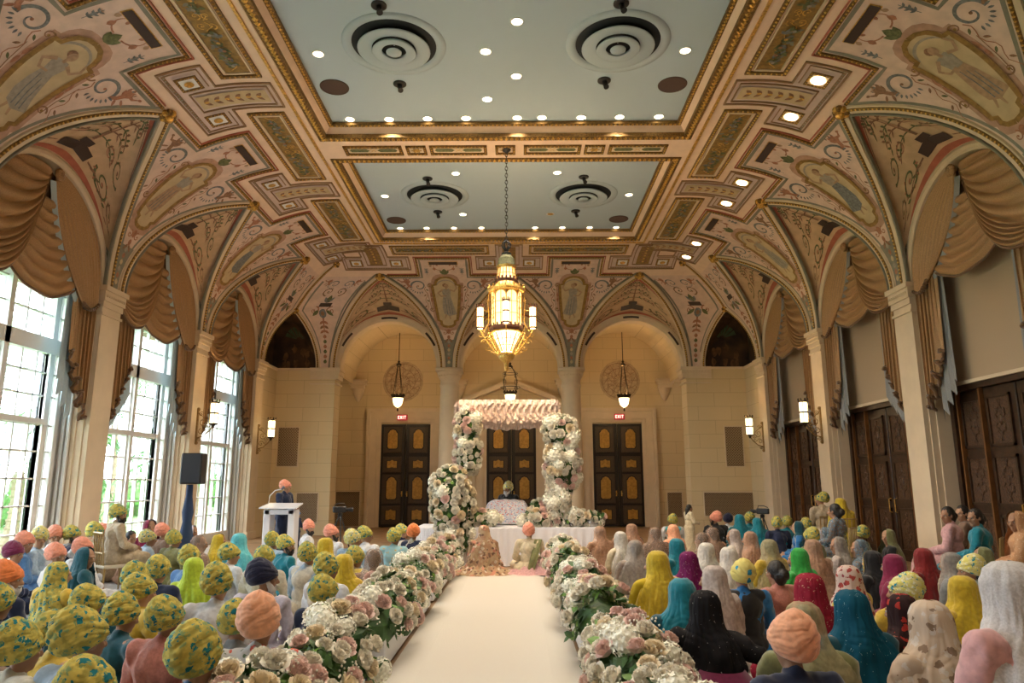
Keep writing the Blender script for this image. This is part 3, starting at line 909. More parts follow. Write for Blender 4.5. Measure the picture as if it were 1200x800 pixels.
# painting of the cells
def cell_paint(side, c, w0, r_out, rec, idx):
    mb = MB()
    def pt(x, y, h):
        u = max(-1, min(1, x / 1.95)); v = y / 2.3
        p = cell_pt(side, c, u, v, 0, w0, r_out, rec)
        du = cell_pt(side, c, min(1, u + .01), v, 0, w0, r_out, rec) - cell_pt(side, c, max(-1, u - .01), v, 0, w0, r_out, rec)
        dv = cell_pt(side, c, u, v + .01, 0, w0, r_out, rec) - cell_pt(side, c, u, v - .01, 0, w0, r_out, rec)
        n = du.cross(dv)
        if n.length < 1e-9: return p
        n.normalize()
        if n.z > 0: n = -n
        return p + n * h
    P = Paint(mb, pt)
    us = [-1.9 + 3.8 * k / 40 for k in range(41)]
    P.ribbon([(x, .13) for x in us], .15, .15, M_RUST, .014)
    P.ribbon([(x, 2.02) for x in us], .16, .16, M_RUST, .014)
    P.ribbon([(x, 1.90) for x in us], .025, .025, M_UMBER, .014)
    for f in (-1, 1): [P.poly([(f * lerp(1.66, 1.42, k / 4), .30), (f * lerp(1.66, 1.42, (k + .8) / 4), .30), (f * lerp(1.78, 1.60, (k + .8) / 4), 1.5), (f * lerp(1.78, 1.60, k / 4), 1.5)], M_GREYG if k % 2 else M_GREENP, .012) for k in range(4)]
    P.rect(-.26, .26, .32, .58, M_DARKP, .02, 2, 2)
    P.rect(-.10, .10, .58, .74, M_DARKP, .02)
    P.ribbon([(0, .74), (0, 1.95)], .05, .02, M_UMBER)
    for k in range(5):
        for f in (-1, 1):
            y = .90 + .21 * k; r_ = .42 * (1 - k * .15)
            P.ribbon([(f * r_ * t, y + .20 * sin(t * 2.2) * (1 if k % 2 else .6)) for t in [j / 8 for j in range(9)]], .03, .012, M_UMBER if k % 2 else M_GREENP)
            for t in (.3, .55, .8, 1.0):
                for s_ in (-1, 1): P.leaf(f * r_ * t, y + .20 * sin(t * 2.2) * (1 if k % 2 else .6), (0.5 if f > 0 else pi - .5) + s_ * .9, .11, .035, M_GREENP if (k + int(t * 4)) % 2 else M_UMBER)
    for f in (-1, 1):
        P.scroll(f * .68, .62, .26, M_GREENP, f, pi, 1.5, M_REDP, .05, 7)
        P.scroll(f * 1.10, .80, .20, M_UMBER, -f, 0, 1.3, M_GREENP, .045, 6)
        P.scroll(f * .62, 1.25, .18, M_GREENP, -f, 0, 1.3, M_UMBER, .035, 5)
        P.ribbon([(f * (.30 + .2 * k), .42 + .06 * sin(k)) for k in range(5)], .04, .02, M_UMBER)
        for k in range(5): P.leaf(f * (.38 + .17 * k), .40, pi / 2 + f * (-.9 + .4 * (k % 2)), .16, .06, M_GREENP if k % 2 else M_UMBER)
        P.scroll(f * .33, 1.0, .13, M_REDP, f, 0, 1.2, M_GREENP, .03, 5)
    return mb
for side in 'LR':
    for c in BAYC[:4]:
        idx += 1; trim(cell_paint(side, c, 1.90, R_OUT, .05, idx))
for c in BACKC:
    idx += 1; trim(cell_paint('B', c, W0B, 1.84, .12, idx))
# ---------------------------------------------------------------- walls
M_FLOOR = mat('parquet', (0.30, 0.18, 0.09), 0.45, var=0.25, scale=3)
M_JAMB = mat('white_reveal', (0.74, 0.72, 0.68), 0.6)
M_PANELF = mat('beige_fabric_wall', (0.43, 0.32, 0.21), 0.9, bump=.2, bscale=90)
fl = MB(); fl.quad((-9.6, YF - .3, 0), (9.6, YF - .3, 0), (9.6, 28.8, 0), (-9.6, 28.8, 0), M_FLOOR)
fl.build('floor', kind='structure')
def wall_side(sx):
    mb = MB(); X = lambda d: sx * (W + d)
    def q(d0, y0, d1, y1, z0, z1, m): mb.quad((X(d0), y0, z0), (X(d1), y1, z0), (X(d1), y1, z1), (X(d0), y0, z1), m)
    for p in PIL[:6]:
        # pilaster face with stepped returns either side
        steps = [(.33, 0), (.33, .10), (.355, .10), (.355, .22), (.385, .22), (.385, .36)]
        q(0, p - .33, 0, p + .33, 0, ZS, M_CREAM)
        for f in (-1, 1):
            for (a, d), (b, g) in zip(steps, steps[1:]): q(d, p + f * a, g, p + f * b, 0, ZS + .1, M_CREAM)
            q(.36, p + f * .385, .72, p + f * .385, 0, ZS + .2, M_JAMB if sx < 0 else M_CREAM)
        # capital
        for k, (h0, h1, o) in enumerate(((ZS - .58, ZS - .53, .03), (ZS - .42, ZS - .30, .03), (ZS - .30, ZS - .10, .06), (ZS - .10, ZS, .10))):
            mb.box(min(X(-o), X(.3)), max(X(-o), X(.3)), p - .33 - o * .8, p + .33 + o * .8, h0, h1, M_CREAM)
        for k in range(9): mb.ball((X(-.07), p - .30 + .075 * k, ZS - .2), .03, M_CREAM, 6, 4)
        mb.box(min(X(-.05), X(.3)), max(X(-.05), X(.3)), p - .38, p + .38, 0, .22, M_CREAM)
    # arch wall: archivolt with its soffit
    for c in BAYC:
        n = 32
        prof = [(1.90, .10), (1.90, .03), (1.84, .0), (1.78, .0), (R_IN, .04), (R_IN, .72)]
        rows = [[V(X(d), c + r * cos(pi * k / n), ZS + r * sin(pi * k / n)) for k in range(n + 1)] for r, d in prof]
        mb.grid(rows, M_CREAM)
    # wall between last pilaster and the corner, and behind the camera
    q(0, PIL[0] + .33, 0, YB, 0, ZS, M_STONE)
    mb.box(min(X(-.04), X(.2)), max(X(-.04), X(.2)), PIL[0] + .33, YB, ZS - .09, ZS, M_CREAM)
    mb.quad((X(.72), YF, 0), (X(.72), PIL[5] - .425, 0), (X(.72), PIL[5] - .425, 9), (X(.72), YF, 9), M_CREAM)
    # closing above the windows / panels, deep in the reveal
    for c in BAYC:
        mb.quad((X(1.1), c - 2.2, 5.2), (X(1.1), c + 2.2, 5.2), (X(1.1), c + 2.2, 8.9), (X(1.1), c - 2.2, 8.9), M_CREAM)
        if sx > 0:
            q(.46, c - 1.71, .46, c + 1.71, 3.42, 7.3, M_PANELF)
            mb.box(X(.40), X(.50), c - 1.71, c + 1.71, 3.38, 3.44, M_CREAM)
    # outer skin between the openings
    for k, p in enumerate(PIL[:6]):
        mb.quad((X(.75), p - .45, 0), (X(.75), p + .45, 0), (X(.75), p + .45, 9), (X(.75), p - .45, 9), M_CREAM)
    return mb.build('wall_left' if sx < 0 else 'wall_right', kind='structure')
wall_side(-1); wall_side(1)
fw = MB(); fw.quad((-9, YF, 0), (9, YF, 0), (9, YF, 9.2), (-9, YF, 9.2), M_CREAM); fw.build('wall_front', kind='structure')

# end wall: piers, arches, alcove behind
YA = 28.25
bw = MB()
for sx in (-1, 1):
    x0, x1 = sorted((sx * 5.91, sx * (W + .2)))
    bw.quad((x0, YB, 0), (x1, YB, 0), (x1, YB, ZS), (x0, YB, ZS), M_STONE)
    bw.quad((sx * 5.91, YB, 0), (sx * 5.91, YB + .75, 0), (sx * 5.91, YB + .75, ZS), (sx * 5.91, YB, ZS), M_STONE)
    bw.quad((sx * 5.91, YB + .75, 0), (sx * 7.6, YB + .75, 0), (sx * 7.6, YB + .75, ZS), (sx * 5.91, YB + .75, ZS), M_STONE)
    bw.quad((sx * 7.6, YB + .75, 0), (sx * 7.6, YA, 0), (sx * 7.6, YA, 9), (sx * 7.6, YB + .75, 9), M_STONE)
    a, b = sorted((sx * 5.83, sx * 6.75))
    for h0, h1, o in ((ZS - .56, ZS - .52, .02), (ZS - .38, ZS - .24, .04), (ZS - .24, ZS - .10, .07), (ZS - .10, ZS, .11)):
        bw.box(a - (o if sx > 0 else 0), b + (o if sx < 0 else 0), YB - o, YB + .6, h0, h1, M_CREAM)
    a, b = sorted((sx * 5.9, sx * W)); bw.box(a, b, YB - .04, YB + .1, ZS - .07, ZS, M_CREAM)
    for k in range(8): bw.ball((sx * (5.95 + .1 * k), YB - .06, ZS - .17), .03, M_CREAM, 6, 4)
    # corner spandrel mass above the outer spring
bw.quad((-7.6, YA, 0), (7.6, YA, 0), (7.6, YA, 9), (-7.6, YA, 9), M_STONE)
for c in BACKC:
    n = 32
    prof = [(1.90, .12), (1.90, .06), (1.80, .04), (1.70, .07), (1.64, .12), (1.64, .62), (2.05, .66), (2.05, YA - YB)]
    for j in range(len(prof) - 1):
        rows = [[V(c + r * cos(pi * k / n), YB + d, ZS + r * sin(pi * k / n)) for k in range(n + 1)] for r, d in prof[j:j + 2]]
        bw.grid(rows, M_STONE if j == 6 else M_CREAM)
    # painted tablets on the soffit face
    for a in (35, 90, 145):
        rows = [[V(c + r * cos(radians(a + da)), YB + .045, ZS + r * sin(radians(a + da))) for da in (-9, -4, 0, 4, 9)] for r in (1.71, 1.79)]
        bw.grid(rows, M_DARKP)
# the undersides between neighbouring barrels
for x0, x1 in ((-7.6, -XA - 1.64), (-XA + 1.64, -1.64), (1.64, XA - 1.64), (XA + 1.64, 7.6)):
    bw.quad((x0, YB + .12, ZS), (x1, YB + .12, ZS), (x1, YB + .68, ZS), (x0, YB + .68, ZS), M_CREAM)
    xm = (max(x0, -6.3) + min(x1, 6.3)) / 2 if abs(x0) > 7 or abs(x1) > 7 else (x0 + x1) / 2
    # corbel on the far wall
    for (w_, z0, z1, d) in ((.36, ZS + .05, ZS + .12, .42), (.32, ZS - .08, ZS + .05, .36), (.26, ZS - .22, ZS - .08, .28)):
        bw.box(xm - w_, xm + w_, YA - d, YA, z0 + .05, z1 + .05, M_CREAM)
    bw.lathe([(.02, -.50), (.07, -.46), (.15, -.30), (.22, -.1), (.24, 0)], (xm, YA, ZS - .17), M_CREAM, 12, a0=pi, a1=2 * pi)
bw.build('wall_back', kind='structure')

for sx, word in ((-1, 'left'), (1, 'right')):
    mb = MB(); c = (sx * XA / 2, YB + .36, 0)
    mb.lathe([(.44, 0), (.44, .12), (.40, .16), (.42, .22), (.37, .28), (.345, .34), (.34, 2.5), (.315, ZS - .62), (.34, ZS - .60), (.34, ZS - .56), (.315, ZS - .54),
              (.315, ZS - .38), (.36, ZS - .34), (.37, ZS - .26), (.42, ZS - .20), (.42, ZS - .12)], c, M_CREAM, 32)
    mb.box(c[0] - .44, c[0] + .44, c[1] - .44, c[1] + .44, ZS - .12, ZS, M_CREAM)
    for k in range(22):
        a = 2 * pi * k / 22; mb.ball((c[0] + .385 * cos(a), c[1] + .385 * sin(a), ZS - .25), .032, M_CREAM, 6, 4)
    o = mb.build('column', smooth=False, kind='structure')
    for p in o.data.polygons: p.use_smooth = abs(p.normal.z) < .9 and p.area < .2

# stone door cases in the alcove, with their two-leaf gilded doors
M_DOORD = mat('dark_bronze_door', (0.018, 0.012, 0.008), 0.45, 0.2)
M_DOORP = mat('door_panel_brown', (0.060, 0.036, 0.018), 0.5, var=.2, scale=20)
M_DOORG = mat('door_gilt_panel', (0.42, 0.23, 0.045), 0.4, 0.35, var=.2, scale=14)
door_x = [-XA + .03, 0.0, XA - .02]
DH = 3.97
for k, dx in enumerate(door_x):
    root = empty('door_%d' % (k + 1), (dx, YA, 0)); root['kind'] = 'structure'
    fr2 = MB()
    for (i0, i1, d) in ((.96, 1.10, .10), (1.10, 1.38, .16), (1.38, 1.50, .24)):
        fr2.box(-i1, -i0, -d, 0, 0, DH + i0 - .96, M_CREAM); fr2.box(i0, i1, -d, 0, 0, DH + i0 - .96, M_CREAM)
        fr2.box(-i1, i1, -d, 0, DH + i0 - .96, DH + i1 - .96, M_CREAM)
    if k == 1:
        # pediment: cornice, raking bars and an open triangle
        zc = DH + .54
        fr2.box(-1.95, 1.95, -.40, 0, zc, zc + .16, M_CREAM)
        fr2.box(-1.75, 1.75, -.28, 0, zc - .3, zc, M_CREAM)
        for f in (-1, 1):
            fr2.add([(f * 1.95, -.42, zc + .16), (f * 1.95, -.42, zc + .34), (f * .28, -.42, zc + 1.05), (f * .28, -.42, zc + .83),
                     (f * 1.95, 0, zc + .16), (f * 1.95, 0, zc + .34), (f * .28, 0, zc + 1.05), (f * .28, 0, zc + .83)],
                    [(0, 1, 2, 3), (1, 5, 6, 2), (3, 2, 6, 7), (0, 3, 7, 4)], M_CREAM)
            fr2.add([(f * 1.7, -.05, zc + .16), (f * .28, -.05, zc + .83), (f * .28, -.05, zc + .16)], [(0, 1, 2)], M_STONE)
        fr2.box(-.30, .30, -.34, 0, zc + .1, zc + .9, M_CREAM)
    fr2.build('door_frame', root)
    for f in (-1, 1):
        lf = MB(); x0, x1 = sorted((f * .008, f * .955))
        lf.bevbox(x0, x1, -.07, .0, .02, DH - .06, M_DOORD, .012)
        leaf = lf.build('door_leaf', root)
        xc = f * .50
        pn = MB()
        for (z0, z1) in ((2.80, 3.80), (2.06, 2.66), (.88, 1.98), (.12, .80)):
            pn.bevbox(xc - .36, xc + .36, -.095, -.065, z0, z1, M_DOORP, .02)
            # gilt field with clipped and lobed outline
            w_, h_ = .19, (z1 - z0) / 2 - .17; zc2 = (z0 + z1) / 2
            out = [(-w_, -h_ + .06), (-w_ + .05, -h_), (w_ - .05, -h_), (w_, -h_ + .06), (w_, h_ - .08), (w_ - .05, h_ - .03), (w_ - .08, h_ + .03), (0, h_ + .08), (-w_ + .08, h_ + .03), (-w_ + .05, h_ - .03), (-w_, h_ - .08)]
            if z1 - z0 < .8: out = [(-w_, -h_), (-.08, -h_), (0, -h_ + .03), (.08, -h_), (w_, -h_), (w_, h_), (.08, h_), (0, h_ + .05), (-.08, h_), (-w_, h_)]
            pn.add([(xc + a * 1.18, -.102, zc2 + b * 1.1) for a, b in out], [tuple(range(len(out) - 1, -1, -1))], M_DOORD)
            pn.add([(xc + a, -.110, zc2 + b) for a, b in out], [tuple(range(len(out) - 1, -1, -1))], M_DOORG)
        pn.build('door_panel', leaf)
        kb = MB(); kb.ball((f * .10, -.12, 1.25), .035, M_GOLD, 8, 6); kb.box(f * .10 - .02, f * .10 + .02, -.10, -.07, 1.15, 1.35, M_GOLD); kb.build('door_handle', leaf)

# carved stone roundels above the side doors
for k, (px, py) in enumerate(((472.5, 447), (726, 446))):
    p = at(px, py, Y=YA); mb = MB(); r = .80
    M_CARVE = mat('roundel_stone', (.50, .38, .24), .8, var=.15, scale=10)
    mb.lathe([(r * .985, 0), (r * .985, -.03), (r, -.05), (r * .93, -.05), (r * .92, -.02), (.01, -.02)], (0, 0, 0), M_CARVE, 40, axis='y')
    for j in range(12):
        a = j * pi / 6
        mb.tube([(r * .12 * cos(a), -.03, r * .12 * sin(a)), (r * .9 * cos(a), -.035, r * .9 * sin(a))], .007, M_UMBER, 5)
        mb.tube([(r * (.2 + .1 * q) * cos(a + .25 * sin(q * 1.3)), -.04, r * (.2 + .1 * q) * sin(a + .25 * sin(q * 1.3))) for q in range(8)], .008, M_UMBER, 5)
    for rr in (.3, .6, .88): mb.tube([(r * rr * cos(a), -.035, r * rr * sin(a)) for a in [2 * pi * j / 36 for j in range(37)]], .008, M_UMBER, 5)
    o = mb.build('wall_roundel', loc=p); tag(o, ('left' if k == 0 else 'right') + ' carved stone roundel on the alcove wall above the ' + ('left' if k == 0 else 'right') + ' gilded door', 'wall ornament')

# lit EXIT signs over the side doors
M_EXIT = mat('exit_sign_red', (.30, .02, .03), .5, emit=((.5, .03, .04), .25))
M_EXITL = mat('exit_sign_letters', (.9, .5, .45), .5, emit=((1, .55, .45), 1.0))
for k, (px, py) in enumerate(((471.5, 489), (726, 488))):
    p = at(px, py, Y=YA - .3); root = empty('exit_sign', p, label='red EXIT sign over the %s gilded door in the end wall' % ('left' if k == 0 else 'right'), category='sign')
    mb = MB(); mb.bevbox(-.20, .20, -.04, .04, -.11, .11, M_EXIT, .012); mb.build('sign_box', root)
    mb = MB(); y = -.047
    def st(x0, z0, x1, z1, w=.013):
        d = V(x1 - x0, 0, z1 - z0).normalized(); n = V(-d.z, 0, d.x) * w
        mb.quad(V(x0, y, z0) + n, V(x0, y, z0) - n, V(x1, y, z1) - n, V(x1, y, z1) + n, M_EXITL)
    for x in (-.155,):
        st(x, -.06, x, .06); st(x, .05, x + .055, .05); st(x, 0, x + .045, 0); st(x, -.05, x + .055, -.05)
    st(-.075, -.06, -.005, .06); st(-.075, .06, -.005, -.06); st(.035, -.06, .035, .06); st(.11, -.06, .11, .05); st(.07, .05, .15, .05)
    mb.build('sign_letters', root)

# perforated grilles let into the stone
def grille(name, pts, label, dx=.10, axis='x'):
    """pts: x0,x1,z0,z1 in wall coordinates; axis x on the end wall, y on a side wall"""
    pass
def grille_x(x0, x1, z0, z1, y, label, dense=.085):
    mb = MB(); M_G = mat('bronze_grille', (.40, .29, .17), .5, .1)
    mb.quad((x0, y - .004, z0), (x1, y - .004, z0), (x1, y - .004, z1), (x0, y - .004, z1), M_GROOVE)
    nx = int((x1 - x0) / dense); nz = int((z1 - z0) / dense)
    for f in (1, -1):
        k = -nz
        while k <= nx + nz:
            xa, za = x0 + k * dense, z0; xb, zb = xa + f * (z1 - z0), z1
            lo, hi = 0.0, 1.0
            if xb != xa:
                t0, t1 = (x0 - xa) / (xb - xa), (x1 - xa) / (xb - xa)
                if t0 > t1: t0, t1 = t1, t0
                lo, hi = max(lo, t0), min(hi, t1)
            if hi > lo + .01:
                A = V(lerp(xa, xb, lo), y - .012, lerp(za, zb, lo)); B = V(lerp(xa, xb, hi), y - .012, lerp(za, zb, hi))
                n = V(-(B - A).z, 0, (B - A).x).normalized() * .013
                mb.quad(A + n, A - n, B - n, B + n, M_G)
            k += 1
    for a, b, c, d in ((x0 - .03, x1 + .03, z0 - .03, z0), (x0 - .03, x1 + .03, z1, z1 + .03), (x0 - .03, x0, z0, z1), (x1, x1 + .03, z0, z1)):
        mb.box(a, b, y - .025, y, c, d, M_CREAM)
    return tag(mb.build('wall_grille'), label, 'grille')
def gx(pxa, pya, pxb, pyb, y, label, dense=.085):
    a = at(pxa, pya, Y=y); b = at(pxb, pyb, Y=y)
    return grille_x(a.x, b.x, b.z, a.z, y, label, dense)
gx(327, 501, 348, 546, YB, 'tall bronze lattice grille high on the left stone pier')
gx(849, 500, 872, 546, YB, 'tall bronze lattice grille high on the right stone pier')
gx(348, 578, 371, 612, YB, 'low wide lattice grille on the left pier behind the speaking man', .07)
gx(825, 577, 902, 604, YB, 'low wide lattice grille on the right stone pier', .07)
gx(394, 576, 420, 616, YA, 'lattice grille low on the alcove wall left of the left gilded door', .08)
gx(782, 577, 800, 606, YA, 'lattice grille low on the alcove wall right of the right gilded door', .08)

# tall windows on the left
M_GLASS = mat('window_glass', (.9, .95, .95), .02, trans=1.0, alpha=.12)
M_FRAME = mat('window_white', (0.72, 0.71, 0.69), .5)
def make_window(c, n):
    root = empty('window_%d' % n, (-(W + .60), c, 0)); root['kind'] = 'structure'
    mb = MB()
    def bar(y0, y1, z0, z1, d0=-.06, d1=.06): mb.box(d0, d1, y0, y1, z0, z1, M_FRAME)
    top = 5.9
    for y in (-1.62, -1.27, 1.27, 1.62): bar(y - .07, y + .07, 0, top, -.08, .10)
    bar(-1.69, 1.69, 4.0, 4.28, -.08, .12); bar(-1.69, 1.69, 0, .30, -.08, .12); bar(-1.69, 1.69, top - .1, top, -.08, .12)
    bar(-1.27, 1.27, 2.70, 2.80, -.10, .14)
    bar(-.06, .06, .3, top, -.08, .12)
    for f in (-1, 1):
        for k in range(3): bar(f * (1.27 - .40 * (k + .9)) - .015 + f * .0, f * (1.27 - .40 * (k + .9)) + .015, .3, top, -.03, .05) if k < 2 else None
        bar(f * .10 - .04 * (1 if f > 0 else 0), f * .10 + .04 * (1 if f < 0 else 0), .3, 4.0)
        bar(f * 1.23 - .03, f * 1.23 + .03, .3, 4.0)
        bar(f * 1.445 - .012, f * 1.445 + .012, .3, top, -.03, .05)
    z = .3
    while z < 2.65:
        z += .48; bar(-1.62, 1.62, z - .014, z + .014, -.03, .05)
    for z in (3.22, 3.64, 4.72, 5.16, 5.5): bar(-1.62, 1.62, z - .014, z + .014, -.03, .05)
    mb.build('window_frame', root)
    for y0, y1 in ((-1.55, -1.34), (-1.2, -.06), (.06, 1.2), (1.34, 1.55)):
        for z0, z1 in ((.30, 2.70), (2.80, 4.0), (4.28, 5.8)):
            g = MB(); g.box(-.005, .005, y0, y1, z0, z1, M_GLASS); g.build('pane', root)
    # white panelled linings of the reveal
    rv = MB()
    for f in (-1, 1):
        for (d0, d1, t) in ((.02, .10, .06), (.16, .20, .045), (.25, .30, .05)):
            rv.box(d0, d1, f * 1.70 - t / 2, f * 1.70 + t / 2, 0, 5.9, M_FRAME)
    rv.build('window_lining', root)
for k, c in enumerate(BAYC): make_window(c, k + 1)

# carved dark doors on the right
M_WOOD = mat('dark_carved_wood', (0.040, 0.018, 0.008), .42, var=.35, scale=9)
M_WOOD2 = mat('carved_panel_wood', (0.075, 0.034, 0.014), .42, var=.5, scale=30, bump=.9, bscale=45)
M_WOOD3 = mat('amber_wood_edge', (0.16, 0.065, 0.018), .4, var=.2)
def make_side_door(c, n, open_dark=False):
    root = empty('door_%d' % n, (W + .46, c, 0)); root['kind'] = 'structure'
    mb = MB()
    for y0, y1, z0, z1 in ((-1.71, -1.60, 0, 3.4), (1.60, 1.71, 0, 3.4), (-1.71, 1.71, 3.28, 3.4)):
        mb.box(0, .26, y0, y1, z0, z1, M_WOOD)
    for y in (-1.52, -.86, .86, 1.52): mb.box(.02, .10, y - .02, y + .02, 0, 3.28, M_WOOD3)
    mb.build('door_frame', root)
    for k, (y0, y1) in enumerate(((-1.60, -.02), (.02, 1.60))):
        lf = MB(); lf.bevbox(.10, .17, y0, y1, .01, 3.27, M_WOOD, .01)
        leaf = lf.build('door_leaf', root)
        cols = [(lerp(y0, y1, a), lerp(y0, y1, b)) for a, b in ((.08, .46), (.54, .92))]
        for (pa, pb) in cols:
            for (z0, z1) in ((.20, 1.10), (1.24, 2.10), (2.24, 3.12)):
                pn = MB()
                for (a, b, e, f) in ((pa, pb, z0, z0 + .05), (pa, pb, z1 - .05, z1), (pa, pa + .04, z0, z1), (pb - .04, pb, z0, z1)): pn.box(.06, .10, a, b, e, f, M_WOOD)
                pn.box(.085, .10, pa + .04, pb - .04, z0 + .05, z1 - .05, M_WOOD2)
                ym, zm = (pa + pb) / 2, (z0 + z1) / 2
                rn = random.Random(int(pa * 100 + z0 * 10) + n)
                for f in (-1, 1):
                    for g in (-1, 1):
                        pn.tube([(.08, ym + f * (.03 + .11 * (1 - t) * sin(t * 5 + .5)), zm + g * (.05 + .30 * t)) for t in [j / 7 for j in range(8)]], .014, M_WOOD2, 5)
                        pn.ball((.082, ym + f * .09, zm + g * .16), .035, M_WOOD2, 6, 4, (.5, 1, 1.4))
                pn.ball((.08, ym, zm), .06, M_WOOD2, 8, 5, (.5, 1, 1.6))
                pn.build('door_panel', leaf)
        h = MB(); yy = -.12 if k == 0 else .12
        h.tube([(.08, yy, 1.0), (.03, yy, 1.02), (.03, yy, 1.28), (.08, yy, 1.3)], .012, M_GOLD, 6); h.build('door_handle', leaf)
for k, c in enumerate(BAYC[:5]): make_side_door(c, k + 4)
# black backing past the doors so no light leaks
bk = MB()
for c in BAYC: bk.quad((W + .74, c - 2, 0), (W + .74, c + 2, 0), (W + .74, c + 2, 3.6), (W + .74, c - 2, 3.6), M_WOOD)
trim(bk)
# ---------------------------------------------------------------- ceiling fixtures
def on_ceiling(px, py, z=ZI): return at(px, py, Z=z)
M_DIFF = mat('diffuser_paint', (0.41, 0.50, 0.56), .7)
M_HOLE = mat('duct_dark', (0.015, 0.02, 0.025), .8)
M_SPK = mat('speaker_cloth', (0.09, 0.055, 0.045), .9, bump=.3, bscale=200)
pos_words = {}
def diffuser(x, y, label):
    root = empty('air_diffuser', (x, y, ZI), label=label, category='air vent', group=None)
    mb = MB(); mb.lathe([(.86, 0), (.85, -.025), (.74, -.03), (.70, -.01), (.66, .06)], (0, 0, 0), M_DIFF, 48); mb.build('rim', root, smooth=True)
    mb = MB(); mb.lathe([(.70, -.004), (.01, -.004)], (0, 0, 0), M_HOLE, 40); mb.build('duct_opening', root)
    for r0, r1, z0, z1 in ((.40, .60, -.03, -.10), (.22, .36, -.07, -.13), (.0, .13, -.10, -.13)):
        mb = MB(); mb.lathe([(r0 * .98 + .001, z0), (r1 * .9, z0 - .02), (r1, z1), (r1 * .97, z1 - .015), (r0 * .9 + .001, z0 - .05)], (0, 0, 0), M_DIFF, 40); mb.build('vent_cone', root, smooth=True)
dn = ['front left round air diffuser in the near blue ceiling panel', 'front right round air diffuser in the near blue ceiling panel',
      'left round air diffuser in the far blue ceiling panel', 'right round air diffuser in the far blue ceiling panel']
for (px, py), l in zip(((462, 53), (724, 50), (509.5, 229), (683.5, 228)), dn):
    p = on_ceiling(px, py); diffuser(p.x, p.y, l)
def downlight(p, label, group, on=True, spot=True, z=ZI, power=30, r=.085):
    mb = MB(); mb.lathe([(r * 1.25, 0), (r * 1.22, -.012), (r, -.010), (r, .0)], (0, 0, 0), M_WHITE, 20)
    mb.lathe([(r, -.006), (.002, -.006)], (0, 0, 0), M_LAMPW if on else M_GOLD, 20)
    o = mb.build('downlight', loc=(p.x, p.y, z)); tag(o, label, 'ceiling light', group)
    if on and spot:
        light('downlight_beam', 'SPOT', (p.x, p.y, z - .05), power, (1, .87, .70), .08, spot=radians(130), blend=.8)
L1 = [(373, 63, 'lone downlight near the left edge of the near ceiling panel'), (569, 60, 'downlight left of centre between the two near air diffusers'),
      (606, 25, 'topmost downlight in the picture, centre of the near ceiling panel'), (605, 89, 'downlight right of centre between the near diffusers, lower one'),
      (571, 116, 'downlight centre-left just above the near panel row of lights'), (803, 59, 'lone downlight near the right edge of the near ceiling panel')]
for px, py, l in L1: downlight(on_ceiling(px, py), l, 'downlights in the near ceiling panel', power=120)
ordn = ['first', 'second', 'third', 'fourth', 'fifth', 'sixth', 'seventh', 'eighth', 'ninth']
for k, (px, py) in enumerate(((410, 139.5), (456, 139.5), (501, 138.8), (546, 138.3), (606, 137.8), (635, 137.5), (681, 137.3), (726, 136.8), (772, 136.3))):
    downlight(on_ceiling(px, py), ordn[k] + ' downlight from the left in the near panel row by the beam', 'row of downlights by the beam', spot=k % 3 == 1, power=120)
L2 = [(428, 181, 'downlight at the near left corner of the far ceiling panel'), (756, 179, 'downlight at the near right corner of the far ceiling panel'),
      (534, 203, 'downlight left of the lantern chain in the far ceiling panel'), (653, 202, 'downlight right of the lantern chain in the far ceiling panel'),
      (451, 229.5, 'downlight left of the far left air diffuser'), (737, 228, 'downlight right of the far right air diffuser'), (542.5, 251, 'downlight below right of the far left air diffuser')]
for px, py, l in L2: downlight(on_ceiling(px, py), l, 'downlights in the far ceiling panel', power=90)
downlight(on_ceiling(645, 250.5), 'unlit brown downlight below left of the far right diffuser', 'downlights in the far ceiling panel', on=False)
for k, px in enumerate((469, 500, 532, 564, 627, 659, 691, 722)):
    downlight(on_ceiling(px, 267.2 - k * .15), ordn[k] + ' downlight from the left in the far end row of the ceiling', 'row of downlights at the far end', spot=k % 3 == 1, power=90, r=.075)
for px, py, l in ((392, 102, 'brown round ceiling speaker in the near panel, left side'), (788, 99, 'brown round ceiling speaker in the near panel, right side'),
                  (464.5, 258, 'brown round ceiling speaker in the far panel, left side'), (725, 256.5, 'brown round ceiling speaker in the far panel, right side')):
    p = on_ceiling(px, py); mb = MB(); mb.lathe([(.265, 0), (.262, -.014), (.245, -.018), (.24, -.012), (.002, -.012)], (0, 0, 0), M_SPK, 32)
    tag(mb.build('ceiling_speaker', loc=p, smooth=False), l, 'speaker')
for px, py, l in ((444, 6, 'black spotlight above the near left air diffuser'), (728, 3.5, 'black spotlight above the near right air diffuser'), (468.5, 98, 'black spotlight below the near left air diffuser'), (708, 94, 'black spotlight below the near right air diffuser'),
                  (501, 209, 'small black spotlight above the far left air diffuser'), (684, 207, 'small black spotlight above the far right air diffuser'), (513, 248, 'small black spotlight below the far left air diffuser'), (674.5, 247, 'small black spotlight below the far right air diffuser')):
    p = on_ceiling(px, py); root = empty('ceiling_spotlight', p, label=l, category='spotlight')
    mb = MB(); mb.lathe([(.12, 0), (.12, -.02), (.10, -.03), (.002, -.03)], (0, 0, 0), M_BLACK, 20); mb.build('mount', root)
    mb = MB(); mb.tube([(0, 0, -.02), (.01, -.02, -.10)], [.05, .04], M_BLACK, 10); mb.tube([(.01, -.02, -.10), (.03, -.06, -.17)], [.035, .05], M_BLACK, 10); mb.build('lamp_head', root)
